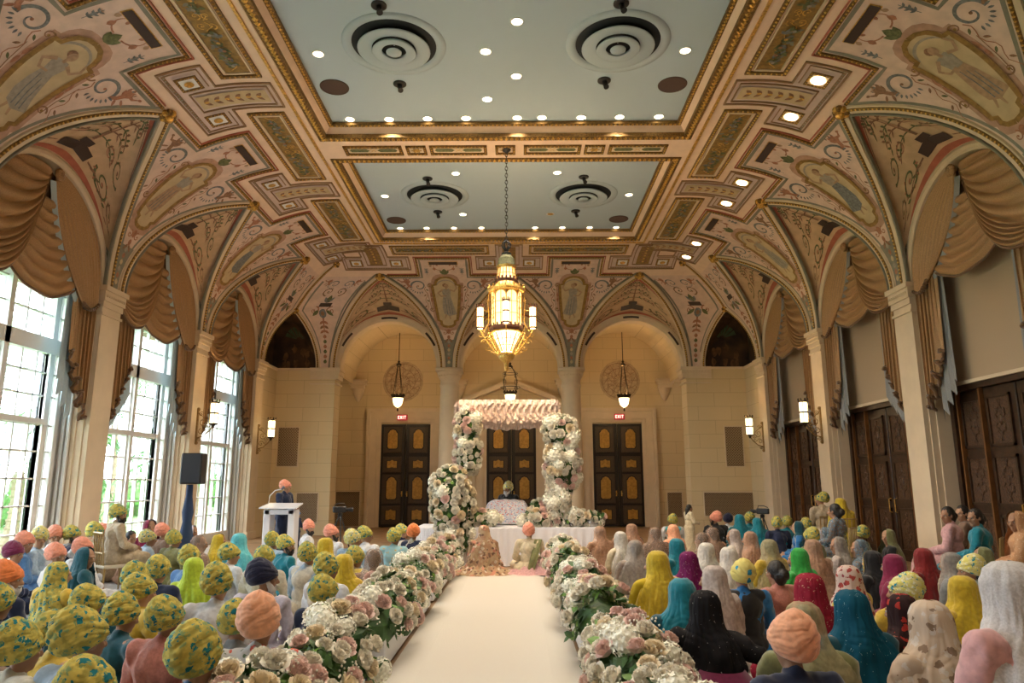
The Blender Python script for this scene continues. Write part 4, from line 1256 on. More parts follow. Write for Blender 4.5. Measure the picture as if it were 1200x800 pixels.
# added downlights, out of view, put in to brighten the nearest guests and flowers
for k, (x, y) in enumerate(((-2.4, 7.6), (0, 7.2), (2.4, 7.6), (-2.4, 3.4), (0, 3.0), (2.4, 3.4), (-2.4, -.5), (2.4, -.5))):
    downlight(V(x, y, ZI), 'added unseen downlight in the blue ceiling above the nearest guests, %s' % ('left, by the near air diffusers', 'centre, by the near air diffusers', 'right, by the near air diffusers', 'left, second row back', 'centre, second row back', 'right, second row back', 'left, above the camera', 'right, above the camera')[k], 'added unseen downlights above the nearest guests', power=130)
# recessed lamps in the right hand coffers
for j, c in enumerate(BAYC[:5]):
    for f in (-1, 1):
        s = 4.135; p = surf('R', c + f * .62, s, .035); N = nrm_at('R', s); T = V(0, 1, 0); S = T.cross(N)
        mb = MB(); r = .10
        ring = [T * cos(2 * pi * k / 16) * r + S * sin(2 * pi * k / 16) * r for k in range(16)]
        mb.add([N * .004 + q * 1.2 for q in ring] + [N * .012 + q for q in ring] + [N * .010], [(k, (k + 1) % 16, 16 + (k + 1) % 16, 16 + k) for k in range(16)] + [(16 + k, 16 + (k + 1) % 16, 32) for k in range(16)], M_LAMPW)
        o = mb.build('coffer_light', loc=p)
        tag(o, '%s lit coffer lamp over the %s arch from the far end, right vault' % ('nearer' if f < 0 else 'farther', ('first', 'second', 'third', 'fourth', 'fifth')[j]), 'ceiling light', 'lamps in the right hand coffers')

# ceiling beam tablets
be = MB(); P = Paint(be, lambda x, y, h: V(x, 14.055 + y, ZO - h))
xs = [(-3.0, -1.93), (-1.18, -.30), (.30, 1.18), (1.93, 3.0)]
for x0, x1 in ((-3.35, -2.20), (-1.55, -.42), (.42, 1.55), (2.20, 3.35)):
    P.raised([(x0, -.17), (x1, -.17), (x1, .17), (x0, .17), (x0, -.17)], .07, .03, M_DGOLD, bead=M_GOLD, br=.022, bs=.08)
    P.rect(x0 + .05, x1 - .05, -.13, .13, M_CREAM, .004, 1, 1)
    xm = (x0 + x1) / 2
    for f in (-1, 1):
        P.poly([(xm + f * .08, 0), (xm + f * .14, .07), (xm + f * .46, .07), (xm + f * .50, 0), (xm + f * .46, -.07), (xm + f * .14, -.07)], M_GREENP, .012)
        P.line([(xm - .06, -f * .06), (xm + .06, f * .06)], .015, M_GOLD, .014)
for x in (-1.87, 0, 1.87):
    P.raised([(x - .18, -.17), (x + .18, -.17), (x + .18, .17), (x - .18, .17), (x - .18, -.17)], .06, .03, M_DGOLD, bead=M_GOLD, br=.022, bs=.07)
    P.rect(x - .14, x + .14, -.13, .13, M_CREAM, .004, 1, 1); P.ell(x, 0, .08, .08, M_GOLD, .02)
    for j in range(6): P.leaf(x, 0, j * pi / 3, .12, .05, M_OCHRE, .018)
trim(be)

# ---------------------------------------------------------------- lanterns
M_AMBER = mat('lantern_glass', (1, .85, .55), .4, emit=((1.0, .62, .24), 1.1))
M_HOT = mat('lantern_glass_bright', (1, .9, .7), .4, emit=((1.0, .74, .38), 2.2))
M_BRASS = mat('lantern_gilt', (0.62, 0.38, 0.10), .35, .6, var=.3, scale=30)
M_VERD = mat('lantern_verdigris', (.16, .16, .08), .6, .2, var=.3, scale=20)
def ring_poly(mb, n, r0, z0, r1, z1, m, a0=0.0):
    A = [V(r0 * cos(a0 + 2 * pi * k / n), r0 * sin(a0 + 2 * pi * k / n), z0) for k in range(n)]
    B = [V(r1 * cos(a0 + 2 * pi * k / n), r1 * sin(a0 + 2 * pi * k / n), z1) for k in range(n)]
    mb.grid([A, B], m, closed=True)
def chandelier(x, y, label):
    root = empty('lantern_chandelier', (x, y, 6.24), label=label, category='chandelier')
    root.scale = (.8, .8, .8); ZT = 0.0   # top of the green cap
    ZC = (ZO - 6.24) / .8
    ch = MB()
    z = ZC; k = 0
    ch.lathe([(.12, 0), (.11, -.03), (.06, -.07), (.02, -.10)], (0, 0, ZC), M_BLACK, 14)
    while z > ZT + .34:
        a = 0 if k % 2 else pi / 2
        pts = [V(.034 * cos(t) * cos(a), .034 * cos(t) * sin(a), z - .055 + .062 * sin(t)) for t in [2 * pi * j / 8 for j in range(9)]]
        ch.tube(pts, .010, M_BLACK, 5, cap=False); z -= .096; k += 1
    ch.build('chain', root)
    tp = MB()
    for k in range(3):
        a = k * pi / 3
        tp.tube([V(.11 * cos(t) * cos(a), .11 * cos(t) * sin(a), ZT + .22 + .11 * sin(t)) for t in [2 * pi * j / 14 for j in range(15)]], .022, M_BLACK, 6, cap=False)
    tp.lathe([(.02, .12), (.07, .10), (.05, .04), (.13, .0), (.12, -.08), (.08, -.10)], (0, 0, ZT), M_BLACK, 12)
    tp.build('crown_knot', root)
    cp = MB(); ring_poly(cp, 8, .10, ZT - .02, .20, ZT - .14, M_VERD); ring_poly(cp, 8, .20, ZT - .14, .23, ZT - .34, M_VERD); ring_poly(cp, 8, .26, ZT - .34, .24, ZT - .40, M_BRASS)
    ring_poly(cp, 8, .10, ZT - .02, .01, ZT - .02, M_VERD); ring_poly(cp, 8, .23, ZT - .34, .26, ZT - .34, M_BRASS); cp.build('cap', root)
    def tier(nm, z0, z1, r0, r1, gm, posts=8, arch=False):
        g = MB(); ring_poly(g, 8, r0 * .96, z0, r1 * .96, z1, gm); g.build('glass', root)
        f = MB()
        for k in range(8):
            a = 2 * pi * k / 8
            f.tube([V(r0 * cos(a), r0 * sin(a), z0), V(r1 * cos(a), r1 * sin(a), z1)], .016, M_BRASS, 6)
            b = a + pi / 8; rm0, rm1 = r0 * cos(pi / 8) * 1.0, r1 * cos(pi / 8) * 1.0
            f.tube([V(rm0 * cos(b), rm0 * sin(b), z0), V(rm1 * cos(b), rm1 * sin(b), z1)], .009, M_BRASS, 5)
        for t in ((.33, .66) if z0 - z1 > .35 else (.5,)):
            rr = lerp(r0, r1, t); f.tube([V(rr * cos(a), rr * sin(a), lerp(z0, z1, t)) for a in [2 * pi * k / 8 for k in range(9)]], .008, M_BRASS, 5, cap=False)
        if arch:
            for k in range(8):
                b = 2 * pi * k / 8 + pi / 8; n_ = V(cos(b), sin(b), 0); t_ = V(-sin(b), cos(b), 0); rm = r0 * cos(pi / 8) + .012
                hw = r0 * sin(pi / 8)
                top = [n_ * rm + t_ * hw * cos(q) + V(0, 0, z0 - .16 + .15 * sin(q)) for q in [pi * j / 8 for j in range(9)]]
                lid = [n_ * rm + t_ * hw * cos(q) + V(0, 0, z0 + .01) for q in [pi * j / 8 for j in range(9)]]
                f.grid([top, lid], M_BRASS); f.tube(top, .012, M_BRASS, 5)
        f.build('glazing_bars', root)
    def band(nm, z, r, h, m, studs=0):
        b = MB(); ring_poly(b, 8, r, z + h / 2, r * 1.04, z, m); ring_poly(b, 8, r * 1.04, z, r, z - h / 2, m); ring_poly(b, 8, r, z + h / 2, r * .7, z + h / 2 + .01, m); ring_poly(b, 8, r, z - h / 2, r * .7, z - h / 2 - .01, m)
        for k in range(studs): a = 2 * pi * k / studs; b.ball((r * 1.0 * cos(a), r * 1.0 * sin(a), z + h / 2 + .02), .025, m, 6, 4, (1, 1, 1.6))
        b.build(nm, root)
    M_RED = mat('lantern_dark_red', (.10, .035, .02), .5, .4)
    tier('a', ZT - .40, ZT - .70, .21, .24, M_AMBER)
    band('band', ZT - .73, .28, .07, M_RED, 16)
    tier('b', ZT - .77, ZT - .93, .24, .32, M_AMBER)
    band('cornice', ZT - .97, .46, .10, M_BRASS, 16)
    tier('c', ZT - 1.02, ZT - 1.92, .38, .38, M_AMBER, arch=True)
    band('gallery', ZT - 1.98, .44, .12, M_RED, 24)
    band('gallery_rail', ZT - 2.06, .42, .04, M_BRASS, 0)
    tier('d', ZT - 2.10, ZT - 2.55, .36, .14, M_HOT)
    f = MB(); f.lathe([(.16, 0), (.20, -.05), (.19, -.14), (.12, -.22), (.06, -.26), (.055, -.42), (.03, -.46), (.0, -.47)], (0, 0, ZT - 2.57), M_BRASS, 16); f.build('finial', root, smooth=True)
    for k in range(8):
        a = 2 * pi * k / 8; c, s_ = cos(a), sin(a)
        sc = MB()
        def R(r, z): return V(r * c, r * s_, ZT + z)
        pts = [R(.20 + .46 * t - .0, -2.62 + .62 * t ** 1.3) for t in [j / 12 for j in range(13)]]
        sc.tube(pts, .016, M_BRASS, 6)
        for (rr, zz, q, d) in ((.32, -2.58, .07, 1), (.44, -2.46, .08, -1), (.55, -2.30, .08, 1), (.62, -2.12, .06, -1), (.47, -2.22, .07, 1), (.46, -1.75, .06, 1), (.46, -1.5, .05, -1), (.45, -1.25, .05, 1)):
            sc.tube([R(rr + q * (1 - j / 14) * cos(d * j * .55), zz + q * (1 - j / 14) * sin(d * j * .55)) for j in range(14)], .009, M_BRASS, 5)
        sc.tube([R(.43, -1.0), R(.47, -1.3), R(.44, -1.6), R(.46, -1.95)], .010, M_BRASS, 5)
        sc.build('scroll_bracket', root)
        if k % 2 == 0:
            bx, by = .66 * c, .66 * s_
            l = MB(); l.lathe([(.075, 0), (.075, -.50), (.06, -.55)], (bx, by, ZT - 1.42), M_HOT, 6)
            l.build('side_lamp_glass', root)
            l = MB()
            for j in range(6):
                b = 2 * pi * j / 6; l.tube([(bx + .08 * cos(b), by + .08 * sin(b), ZT - 1.42), (bx + .08 * cos(b), by + .08 * sin(b), ZT - 1.92)], .007, M_BRASS, 4)
            for zz, r in ((-1.40, .10), (-1.66, .085), (-1.94, .10)): l.lathe([(r, .02), (r * 1.1, 0), (r, -.02)], (bx, by, ZT + zz), M_RED, 10)
            for j in range(6): b = 2 * pi * j / 6; l.ball((bx + .09 * cos(b), by + .09 * sin(b), ZT - 1.35), .018, M_RED, 5, 4, (1, 1, 2))
            l.tube([R(.46, -1.85), R(.56, -2.02), R(.66, -1.98)], .014, M_BRASS, 6); l.tube([R(.46, -1.5), R(.58, -1.5)], .012, M_BRASS, 6)
            l.build('side_lamp_cage', root)
    light('chandelier_glow', 'POINT', (x, y, 5.05), 360, (1, .70, .38), .55)
    light('chandelier_glow', 'POINT', (x, y, 4.3), 70, (1, .74, .42), .3)
    return root
chandelier(0.02, 14.055, 'large gilded octagonal lantern chandelier with amber glass hanging on a chain from the beam')

def pendant(px, pyt, pyb, Y, ztop, label, big=False):
    p = at(px, pyb, Y=Y)
    root = empty('pendant_lantern', (p.x, Y, p.z), label=label, category='pendant lamp', group='pendant lanterns in the arches')
    # p.z is the bottom of the glass bowl
    g = MB(); g.lathe([(.02, 0), (.09, .03), (.15, .10), (.185, .24), (.195, .34)], (0, 0, 0), M_HOT, 18); g.build('glass_bowl', root, smooth=True)
    h = MB(); h.lathe([(.20, .33), (.23, .36), (.235, .40), (.20, .44), (.17, .44)], (0, 0, 0), M_IRON, 18)
    for k in range(12): a = k * pi / 6; h.ball((.23 * cos(a), .23 * sin(a), .44), .03, M_IRON, 6, 4, (1, 1, 1.6))
    h.build('crown_ring', root); h = MB(); h.lathe([(.0, -.16), (.03, -.13), (.035, -.08), (.015, -.05), (.03, -.01), (.0, 0)], (0, 0, 0), M_IRON, 10); h.build('finial', root)
    r = MB(); zt = 1.55 if not big else 1.35
    for k in range(4):
        a = k * pi / 2 + pi / 4; r0 = .21 if not big else .30
        if big:
            r.tube([(r0 * cos(a), r0 * sin(a), .44), (.34 * cos(a), .34 * sin(a), .8), (.26 * cos(a), .26 * sin(a), 1.15), (.06 * cos(a), .06 * sin(a), zt)], .014, M_IRON, 6)
            for q in (.55, .8, 1.05): r.tube([(.30 * cos(a) + .08 * cos(t) * cos(a), .30 * sin(a) + .08 * cos(t) * sin(a), q + .08 * sin(t)) for t in [j * .6 for j in range(10)]], .010, M_IRON, 5)
        else: r.tube([(r0 * cos(a), r0 * sin(a), .44), (.04 * cos(a), .04 * sin(a), zt)], .013, M_IRON, 6)
    if big:
        for zz, rr in ((.6, .36), (1.1, .27)): r.tube([(rr * cos(t), rr * sin(t), zz) for t in [2 * pi * j / 16 for j in range(17)]], .012, M_IRON, 5, cap=False)
    r.build('support_rods', root)
    k_ = MB(); k_.lathe([(.0, zt + .18), (.05, zt + .14), (.03, zt + .08), (.09, zt + .04), (.10, zt - .02), (.05, zt - .05)], (0, 0, 0), M_IRON, 12); k_.build('knob', root)
    c = MB(); c.tube([(0, 0, zt + .15), (0, 0, ztop - p.z)], .016, M_IRON, 6); c.build('hanging_rod', root)
    light('pendant_glow', 'POINT', (p.x, Y, p.z + .18), 95, (1, .70, .38), .20)
pendant(466, 372, 477, 26.1, 7.12, 'slender pendant lantern hanging before the left gilded door')
pendant(731.5, 372, 477, 26.1, 7.12, 'slender pendant lantern hanging before the right gilded door')
pendant(598, 372, 473, 26.1, 7.12, 'ornate wrought iron pendant lantern before the central pediment', True)

def sconce(sx, y, z, label):
    x = sx * W
    root = empty('wall_sconce', (x, y, z), label=label, category='wall light', group='wall lantern sconces')
    d = -sx
    M_SC = mat('sconce_gilt', (.30, .19, .07), .4, .5, var=.3, scale=30)
    b = MB(); b.box(min(0, d * .03), max(0, d * .03), -.035, .035, -.42, .42, M_SC)
    for zz in (-.42, .42): b.ball((d * .02, 0, zz), .05, M_SC, 8, 5)
    b.build('back_plate', root)
    s = MB()
    s.tube([(d * .02, 0, -.30), (d * .18, 0, -.26), (d * .34, 0, -.12), (d * .42, 0, .02)], .014, M_SC, 6)
    for cx_, cz_, r_, dd in ((.12, -.14, .09, 1), (.16, .10, .11, -1), (.27, -.13, .06, 1), (.10, .30, .07, 1), (.27, .02, .07, -1), (.08, -.33, .05, -1)):
        s.tube([(d * (cx_ + r_ * (1 - j / 16) * cos(dd * j * .6)), 0, cz_ + r_ * (1 - j / 16) * sin(dd * j * .6)) for j in range(16)], .010, M_SC, 5)
    s.tube([(d * .02, 0, .34), (d * .14, 0, .24), (d * .30, 0, .10), (d * .42, 0, .04)], .010, M_SC, 6)
    s.build('scroll_arm', root)
    g = MB(); g.lathe([(.06, .04), (.105, .07), (.11, .55), (.10, .58)], (d * .42, 0, 0), M_HOT, 6); g.build('lamp_glass', root)
    c = MB(); 
    for j in range(6):
        a = 2 * pi * j / 6; c.tube([(d * .42 + .115 * cos(a), .115 * sin(a), .06), (d * .42 + .115 * cos(a), .115 * sin(a), .58)], .007, M_IRON, 4)
    for zz, r in ((.05, .11), (.32, .118), (.59, .13)): c.lathe([(r * .9, .02), (r, 0), (r * .9, -.02)], (d * .42, 0, zz), M_IRON, 12)
    for j in range(8): a = 2 * pi * j / 8; c.ball((d * .42 + .12 * cos(a), .12 * sin(a), .64), .022, M_IRON, 5, 4, (1, 1, 1.8))
    c.lathe([(.0, -.06), (.03, -.03), (.05, .02), (.09, .05)], (d * .42, 0, 0), M_IRON, 10)
    c.build('lamp_cage', root)
    light('sconce_glow', 'POINT', (x + d * .42, y, z + .3), 75, (1, .68, .35), .11)
for sx, px, py, yy, l in ((-1, 236, 500, PIL[1], 'gilt lantern sconce on the second pilaster by the left windows'), (-1, 299, 514, PIL[0] + .1, 'gilt lantern sconce near the far left corner'),
                  (1, 898, 511, PIL[0] + .1, 'gilt lantern sconce near the far right corner'), (1, 962, 498, PIL[1], 'gilt lantern sconce on the pilaster between the right doors')):
    p = at(px, py, X=sx * W)
    sconce(sx, yy, p.z, l)
# ---------------------------------------------------------------- draperies in the arches
def cloth_mat(name, col, stripe=True, rough=.75, dark=.75, sc=60, sheen=.3):
    m = bpy.data.materials.new(name); m.use_nodes = True; nt = m.node_tree; b = nt.nodes['Principled BSDF']
    b.inputs['Roughness'].default_value = rough; b.inputs['Sheen Weight'].default_value = sheen; b.inputs['Specular IOR Level'].default_value = .3
    tc = nt.nodes.new('ShaderNodeTexCoord'); w = nt.nodes.new('ShaderNodeTexNoise'); w.inputs['Scale'].default_value = sc; w.inputs['Detail'].default_value = 3
    nt.links.new(tc.outputs['Object'], w.inputs['Vector'])
    r = nt.nodes.new('ShaderNodeValToRGB'); r.color_ramp.elements[0].position = .4; r.color_ramp.elements[1].position = .6
    r.color_ramp.elements[0].color = (*[c * dark for c in col], 1); r.color_ramp.elements[1].color = (*col, 1)
    nt.links.new(w.outputs['Fac'], r.inputs['Fac']); nt.links.new(r.outputs['Color'], b.inputs['Base Color'])
    MATS[name] = m; return m
M_DRAPE = cloth_mat('drapery_gold_silk', (0.46, 0.27, 0.125), rough=.5, sheen=0, dark=.74, sc=80)
M_DRAPE2 = cloth_mat('drapery_backing', (0.38, 0.23, 0.11))
M_FRINGE = cloth_mat('drapery_fringe', (0.17, 0.085, 0.035), sc=90)
M_LINB = cloth_mat('blue_lining', (0.42, 0.52, 0.58), dark=.9)
M_LING = cloth_mat('grey_lining', (0.27, 0.27, 0.27), dark=.9)
def bez(P, t):
    a, b, c, d = P; u = 1 - t
    return (u**3 * a[0] + 3*u*u*t * b[0] + 3*u*t*t * c[0] + t**3 * d[0], u**3 * a[1] + 3*u*u*t * b[1] + 3*u*t*t * c[1] + t**3 * d[1])
def mixP(A, B, v): return [(lerp(p[0], q[0], v), lerp(p[1], q[1], v)) for p, q in zip(A, B)]
def drape(sx, c, label, lift=0.0, lin=None):
    root = empty('window_drape', (sx * W, c, ZS), label=label, category='curtain', group=None)
    lin = lin or M_LINB; z0 = 0.0
    def D(a, z, d): return V(sx * d, a, z - ZS)      # local to the root
    R_ = 1.735
    arch = lambda th: (R_ * cos(th), ZS + R_ * sin(th))
    K = (.12, ZS + 1.58)
    up = lift
    # pleated backing that fills the head of the arch
    mb = MB(); rows = []
    for j in range(10):
        t = j / 9; rows.append([])
        for i in range(73):
            a = lerp(-1.72, 1.72, i / 72); zt = ZS + sqrt(max(0, R_ * R_ - a * a)); zb = ZS - .15 + up * .6
            rows[-1].append(D(a, lerp(zb, max(zt, zb), t), .30 + .015 * sin(i * 1.9)))
    mb.grid(rows, M_DRAPE2); mb.build('backing_cloth', root, smooth=True)
    # under swag between the two fronts
    mb = MB(); rows = []; nf = 8
    A0 = [(-.06, ZS + 1.2), (0, ZS + 1.1), (.2, ZS + 1.1), (.30, ZS + 1.2)]
    A1 = [(-1.10, ZS + .15 + up * .6), (-.7, ZS - .72 + up), (.5, ZS - .90 + up), (1.25, ZS - .10 + up * .6)]
    n = 56
    for i in range(n + 1):
        v = i / n; P_ = mixP(A0, A1, v); f = 2 * pi * nf * v
        rows.append([])
        for j in range(25):
            t = j / 24; a, z = bez(P_, t)
            rows[-1].append(D(a, z + .012 * sin(t * 23 + v * 9), .24 - .17 * (abs(sin(f * .5 + .25 * sin(3 * t))) ** .55) * (.3 + .7 * sin(pi * t)) - .08 * v))
    mb.grid(rows, M_DRAPE); mb.tube([p + V(-sx * .02, 0, -.01) for p in rows[-1]], .022, M_FRINGE, 6); mb.build('under_swag', root, smooth=True)
    # main swag: folds sweep from the near side of the arch up to the knot
    mb = MB(); rows = []; nf = 11; n = 88
    for i in range(n + 1):
        v = i / n
        if v < .55: th = lerp(radians(108), radians(180), v / .55); s = arch(th)
        else: s = (-1.72, ZS - .12 * (v - .55) / .45 + up * .3 * (v - .55))
        k = (K[0] - .16 * v + .02, K[1] + .04 - .28 * v)
        zl = ZS - .92 + up * 1.0
        c1 = (lerp(s[0] * .6, -1.62, v ** .8), lerp(lerp(s[1], k[1], .4), zl, v ** 1.1))
        c2 = (lerp(-.1, -.72, v), lerp(lerp(s[1], k[1], .8), zl - .05 + .10, v ** 1.2))
        P_ = [s, c1, c2, k]; f = 2 * pi * nf * v
        rows.append([])
        for j in range(33):
            t = j / 32; a, z = bez(P_, t)
            amp = .18 * (sin(pi * min(1, t * 1.05 + .05)) ** .6) + .02
            d = .14 - amp * (abs(sin(f * .5 + .35 * sin(4 * t + v * 3))) ** .5) - .10 * sin(pi * t) * v + .04 * (1 - v)
            rows[-1].append(D(a, z, d))
    mb.grid(rows, M_DRAPE); mb.tube([p + V(-sx * .015, 0, -.015) for p in rows[-1]], .026, M_FRINGE, 6); mb.build('swag', root, smooth=True)
    # lining edge along the right side of the swag
    # tail: pleats falling from the knot along the far side of the arch
    mb = MB(); rows = []; n = 40; nf = 10
    Lc = [(K[0] + .02, K[1]), (.26, ZS + .85), (.62, ZS + .15 + up * .5), (1.22, ZS - .48 + up)]
    for i in range(n + 1):
        t = i / n
        l = bez(Lc, t)
        if t < .78: r = arch(lerp(radians(80), 0, (t / .78) ** .85))
        else: r = (1.72, ZS - (.38 - up * .5) * (t - .78) / .22 )
        rows.append([])
        for j in range(43):
            u = j / 42; w_ = t ** .5
            a, z = lerp(l[0], r[0], u), lerp(l[1], r[1], u) - .13 * sin(pi * u) * t * (1 if t > .5 else 0)
            rows[-1].append(D(a, z, .12 - .10 * w_ * abs(sin(pi * nf * u + .4 * t)) ** .6 - .05 * sin(pi * u) * sin(pi * t) ))
    mb.grid(rows, M_DRAPE); mb.tube([p + V(-sx * .02, 0, -.01) for p in rows[-1]], .030, M_FRINGE, 6); mb.build('tail', root, smooth=True)
    mb = MB()
    for (off, wd, dd) in ((-.03, .085, .13),):
        A = [D(*[q + o for q, o in zip(bez(Lc, i / 20), (off - wd, -.02))], dd) for i in range(1, 21)]; B = [D(*bez(Lc, i / 20), dd - .03) for i in range(1, 21)]
        mb.grid([A, B], lin)
    mb.build('tail_lining', root, smooth=True)
    kn = MB()
    for k in range(7):
        q = k * 2 * pi / 7
        kn.ball(D(K[0] + .06 * cos(q), K[1] + .06 * sin(q), .02), .055, M_DRAPE, 7, 5)
    kn.ball(D(K[0], K[1], -.01), .05, M_DRAPE2, 8, 5); kn.build('knot', root, smooth=True)
    # cascades at either jamb with stepped hem, ruffle and lining
    for f in (-1, 1):
        ao, ai = 1.73 * f, (.98 if f < 0 else 1.10) * f
        zt = ZS - .15 + up * .6
        zin, zout = (ZS - 1.45, ZS - 2.75) if sx < 0 else (ZS - 1.5, ZS - 2.6)
        mb = MB(); rows = []; N = 60; hem = []
        for j in range(19):
            t = j / 18; rows.append([])
            for i in range(N + 1):
                u = i / N; zig = abs(((u * 5.5) % 1) * 2 - 1)
                a = lerp(ao, ai, u) + f * .03 * sin(u * 5.5 * 2 * pi); zh = lerp(zout, zin, u) + .16 * zig
                p = D(a, lerp(zt, zh, t), .16 - .09 * zig + .04 * t * sin(u * 30))
                rows[-1].append(p)
                if j == 18: hem.append(p)
        mb.grid(rows, M_DRAPE); mb.build('cascade', root, smooth=True)
        mb = MB(); mb.tube([p + V(-sx * .015 + .018 * sin(k * 1.7), .02 * sin(k * 2.3), .015 * cos(k * 1.9)) for k, p in enumerate(hem)], .034, M_FRINGE, 6); mb.build('ruffle', root, smooth=True)
        mb = MB(); rows = []
        for j in range(10):
            t = j / 9; rows.append([])
            for i in range(25):
                u = .35 + .80 * i / 24; zig = abs(((u * 4.5) % 1) * 2 - 1)
                a = lerp(ao, ai, u) - f * .05 * t * u; zh = lerp(zout - .25, zin - .62, u) + .22 * zig - .2
                rows[-1].append(D(a, lerp(zt, zh, t), .24 - .07 * zig))
        mb.grid(rows, lin); mb.build('lining', root, smooth=True)
    return root
words = ['far', 'middle', 'near']
for k in range(3):
    drape(-1, BAYC[k], 'gold silk swag drape in the %s window arch of the left wall' % words[k], 0.0, M_LINB)
    drape(1, BAYC[k], 'gold silk swag drape in the %s arch over the right wall doors' % words[k], .38, M_LING)
# ---------------------------------------------------------------- garden outside the left windows
M_GRASS = mat('lawn', (.10, .22, .05), .9, var=.4, scale=2)
M_FROND = mat('palm_green', (.07, .20, .05), .6, var=.35, scale=6)
M_TRUNK = mat('palm_trunk', (.28, .21, .14), .9, var=.2, scale=10)
M_HEDGE = mat('hedge_green', (.09, .20, .05), .8, var=.5, scale=5)
lw = MB(); lw.quad((-60, -20, -.25), (-9.75, -20, -.25), (-9.75, 80, -.25), (-60, 80, -.25), M_GRASS)
o = lw.build('lawn'); tag(o, 'green lawn beyond the tall left windows', 'lawn'); o['kind'] = 'structure'
rnd = random.Random(11)
def palm(x, y, h, label, n=20, fl_=3.1):
    root = empty('palm_tree', (x, y, -.25), label=label, category='tree', group='palms outside the windows')
    t = MB(); t.tube([(.15 * sin(k * .5), .1 * sin(k * .4), h * k / 8) for k in range(9)], [.20 - .01 * k for k in range(9)], M_TRUNK, 10)
    for k in range(16): t.lathe([(.21 - .005 * k, 0), (.23 - .005 * k, .03), (.19, .06)], (.15 * sin(k / 2 * .5), .1 * sin(k / 2 * .4), h * k / 16.5), M_TRUNK, 10)
    t.build('trunk', root)
    f = MB(); c = V(.15 * sin(4), .1 * sin(3.2), h)
    for k in range(n):
        az = 2 * pi * k / n + rnd.uniform(-.2, .2); el = rnd.uniform(.1, 1.0); L = fl_ * rnd.uniform(.85, 1.15)
        pts = [c + V(cos(az) * L * t_ * cos(el * (1 - t_ * .6)), sin(az) * L * t_ * cos(el * (1 - t_ * .6)), L * (sin(el) * t_ - .85 * t_ * t_)) for t_ in [j / 12 for j in range(13)]]
        f.tube(pts, [.03 - .002 * j for j in range(13)], M_FROND, 5)
        side = V(-sin(az), cos(az), 0)
        for j in range(1, 13):
            for q in (0, .5):
                p = pts[j - 1].lerp(pts[j], 1 - q); d = (pts[j] - pts[j - 1]).normalized(); ll = .75 * sin(pi * min(1, (j - q) / 13 + .12)) + .1
                for s_ in (-1, 1):
                    e = p + side * s_ * ll + d * ll * .5 + V(0, 0, -.35 * ll)
                    f.add([p, p + d * .05, e, p.lerp(e, .5) + V(0, 0, .06) - d * .02], [(0, 1, 2, 3)], M_FROND)
    f.build('fronds', root)
for k, (x, y, h) in enumerate(((-12.6, 18.5, 3.2), (-17.5, 22.5, 6.4), (-12.0, 27.5, 2.6), (-17.5, 31.5, 6.2), (-13.0, 36.0, 3.6), (-15.5, 44, 6.0), (-20.5, 27.0, 8.2), (-14, 53, 4.5))):
    palm(x, y, h, 'palm tree with arching fronds outside the left windows, %s' % ('low, by the near window', 'tall, beyond the near window', 'low, between near and middle windows', 'tall, beyond the middle window', 'low, by the middle window', 'beyond the far window', 'tallest, furthest back in the garden', 'low, furthest along the garden')[k])
h_ = MB()
for k in range(130):
    yy = 12 + k * .42; h_.ball((-23 + rnd.uniform(-.5, .5), yy, rnd.uniform(.2, 1.6)), rnd.uniform(.5, .9), M_HEDGE, 7, 5)
hd = h_.build('garden_hedge'); tag(hd, 'clipped green hedge running along the back of the garden', 'hedge')

# ---------------------------------------------------------------- aisle runner, floor sheets
M_RUN = mat('white_runner_cloth', (0.60, 0.56, 0.50), .9, bump=.15, bscale=60)
M_SHEET = mat('white_floor_sheet', (0.50, 0.48, 0.46), .9, bump=.2, bscale=12)
al, ar = at(533, 673, Z=0), at(640, 673, Z=0)
bl, br = at(460, 800, Z=0), at(683, 800, Z=0)
XL_, XR_ = (al.x + bl.x) / 2, (ar.x + br.x) / 2
rn = MB(); rows = []
for j in range(40):
    y = lerp(1.0, 14.3, j / 39); rows.append([V(lerp(XL_ - .05, XR_ + .05, i / 6), y, .028 if 0 < i < 6 else .0) for i in range(7)])
rn.grid(rows, M_RUN)
tag(rn.build('aisle_runner'), 'long white aisle runner leading down the middle to the stage', 'carpet')
for sx, w_ in ((-1, 'left'), (1, 'right')):
    sh = MB(); x0, x1 = sorted((sx * 1.75, sx * 7.2)); rows = []
    for j in range(30): rows.append([V(lerp(x0, x1, i / 12), lerp(1.5, 16.2, j / 29), .008 + .006 * (1 + sin(i * 2.1 + j * 1.3))) for i in range(13)])
    sh.grid(rows, M_SHEET); tag(sh.build('floor_sheet', smooth=True), 'pale cloth sheet on the floor under the guests %s of the aisle' % w_, 'floor cloth')

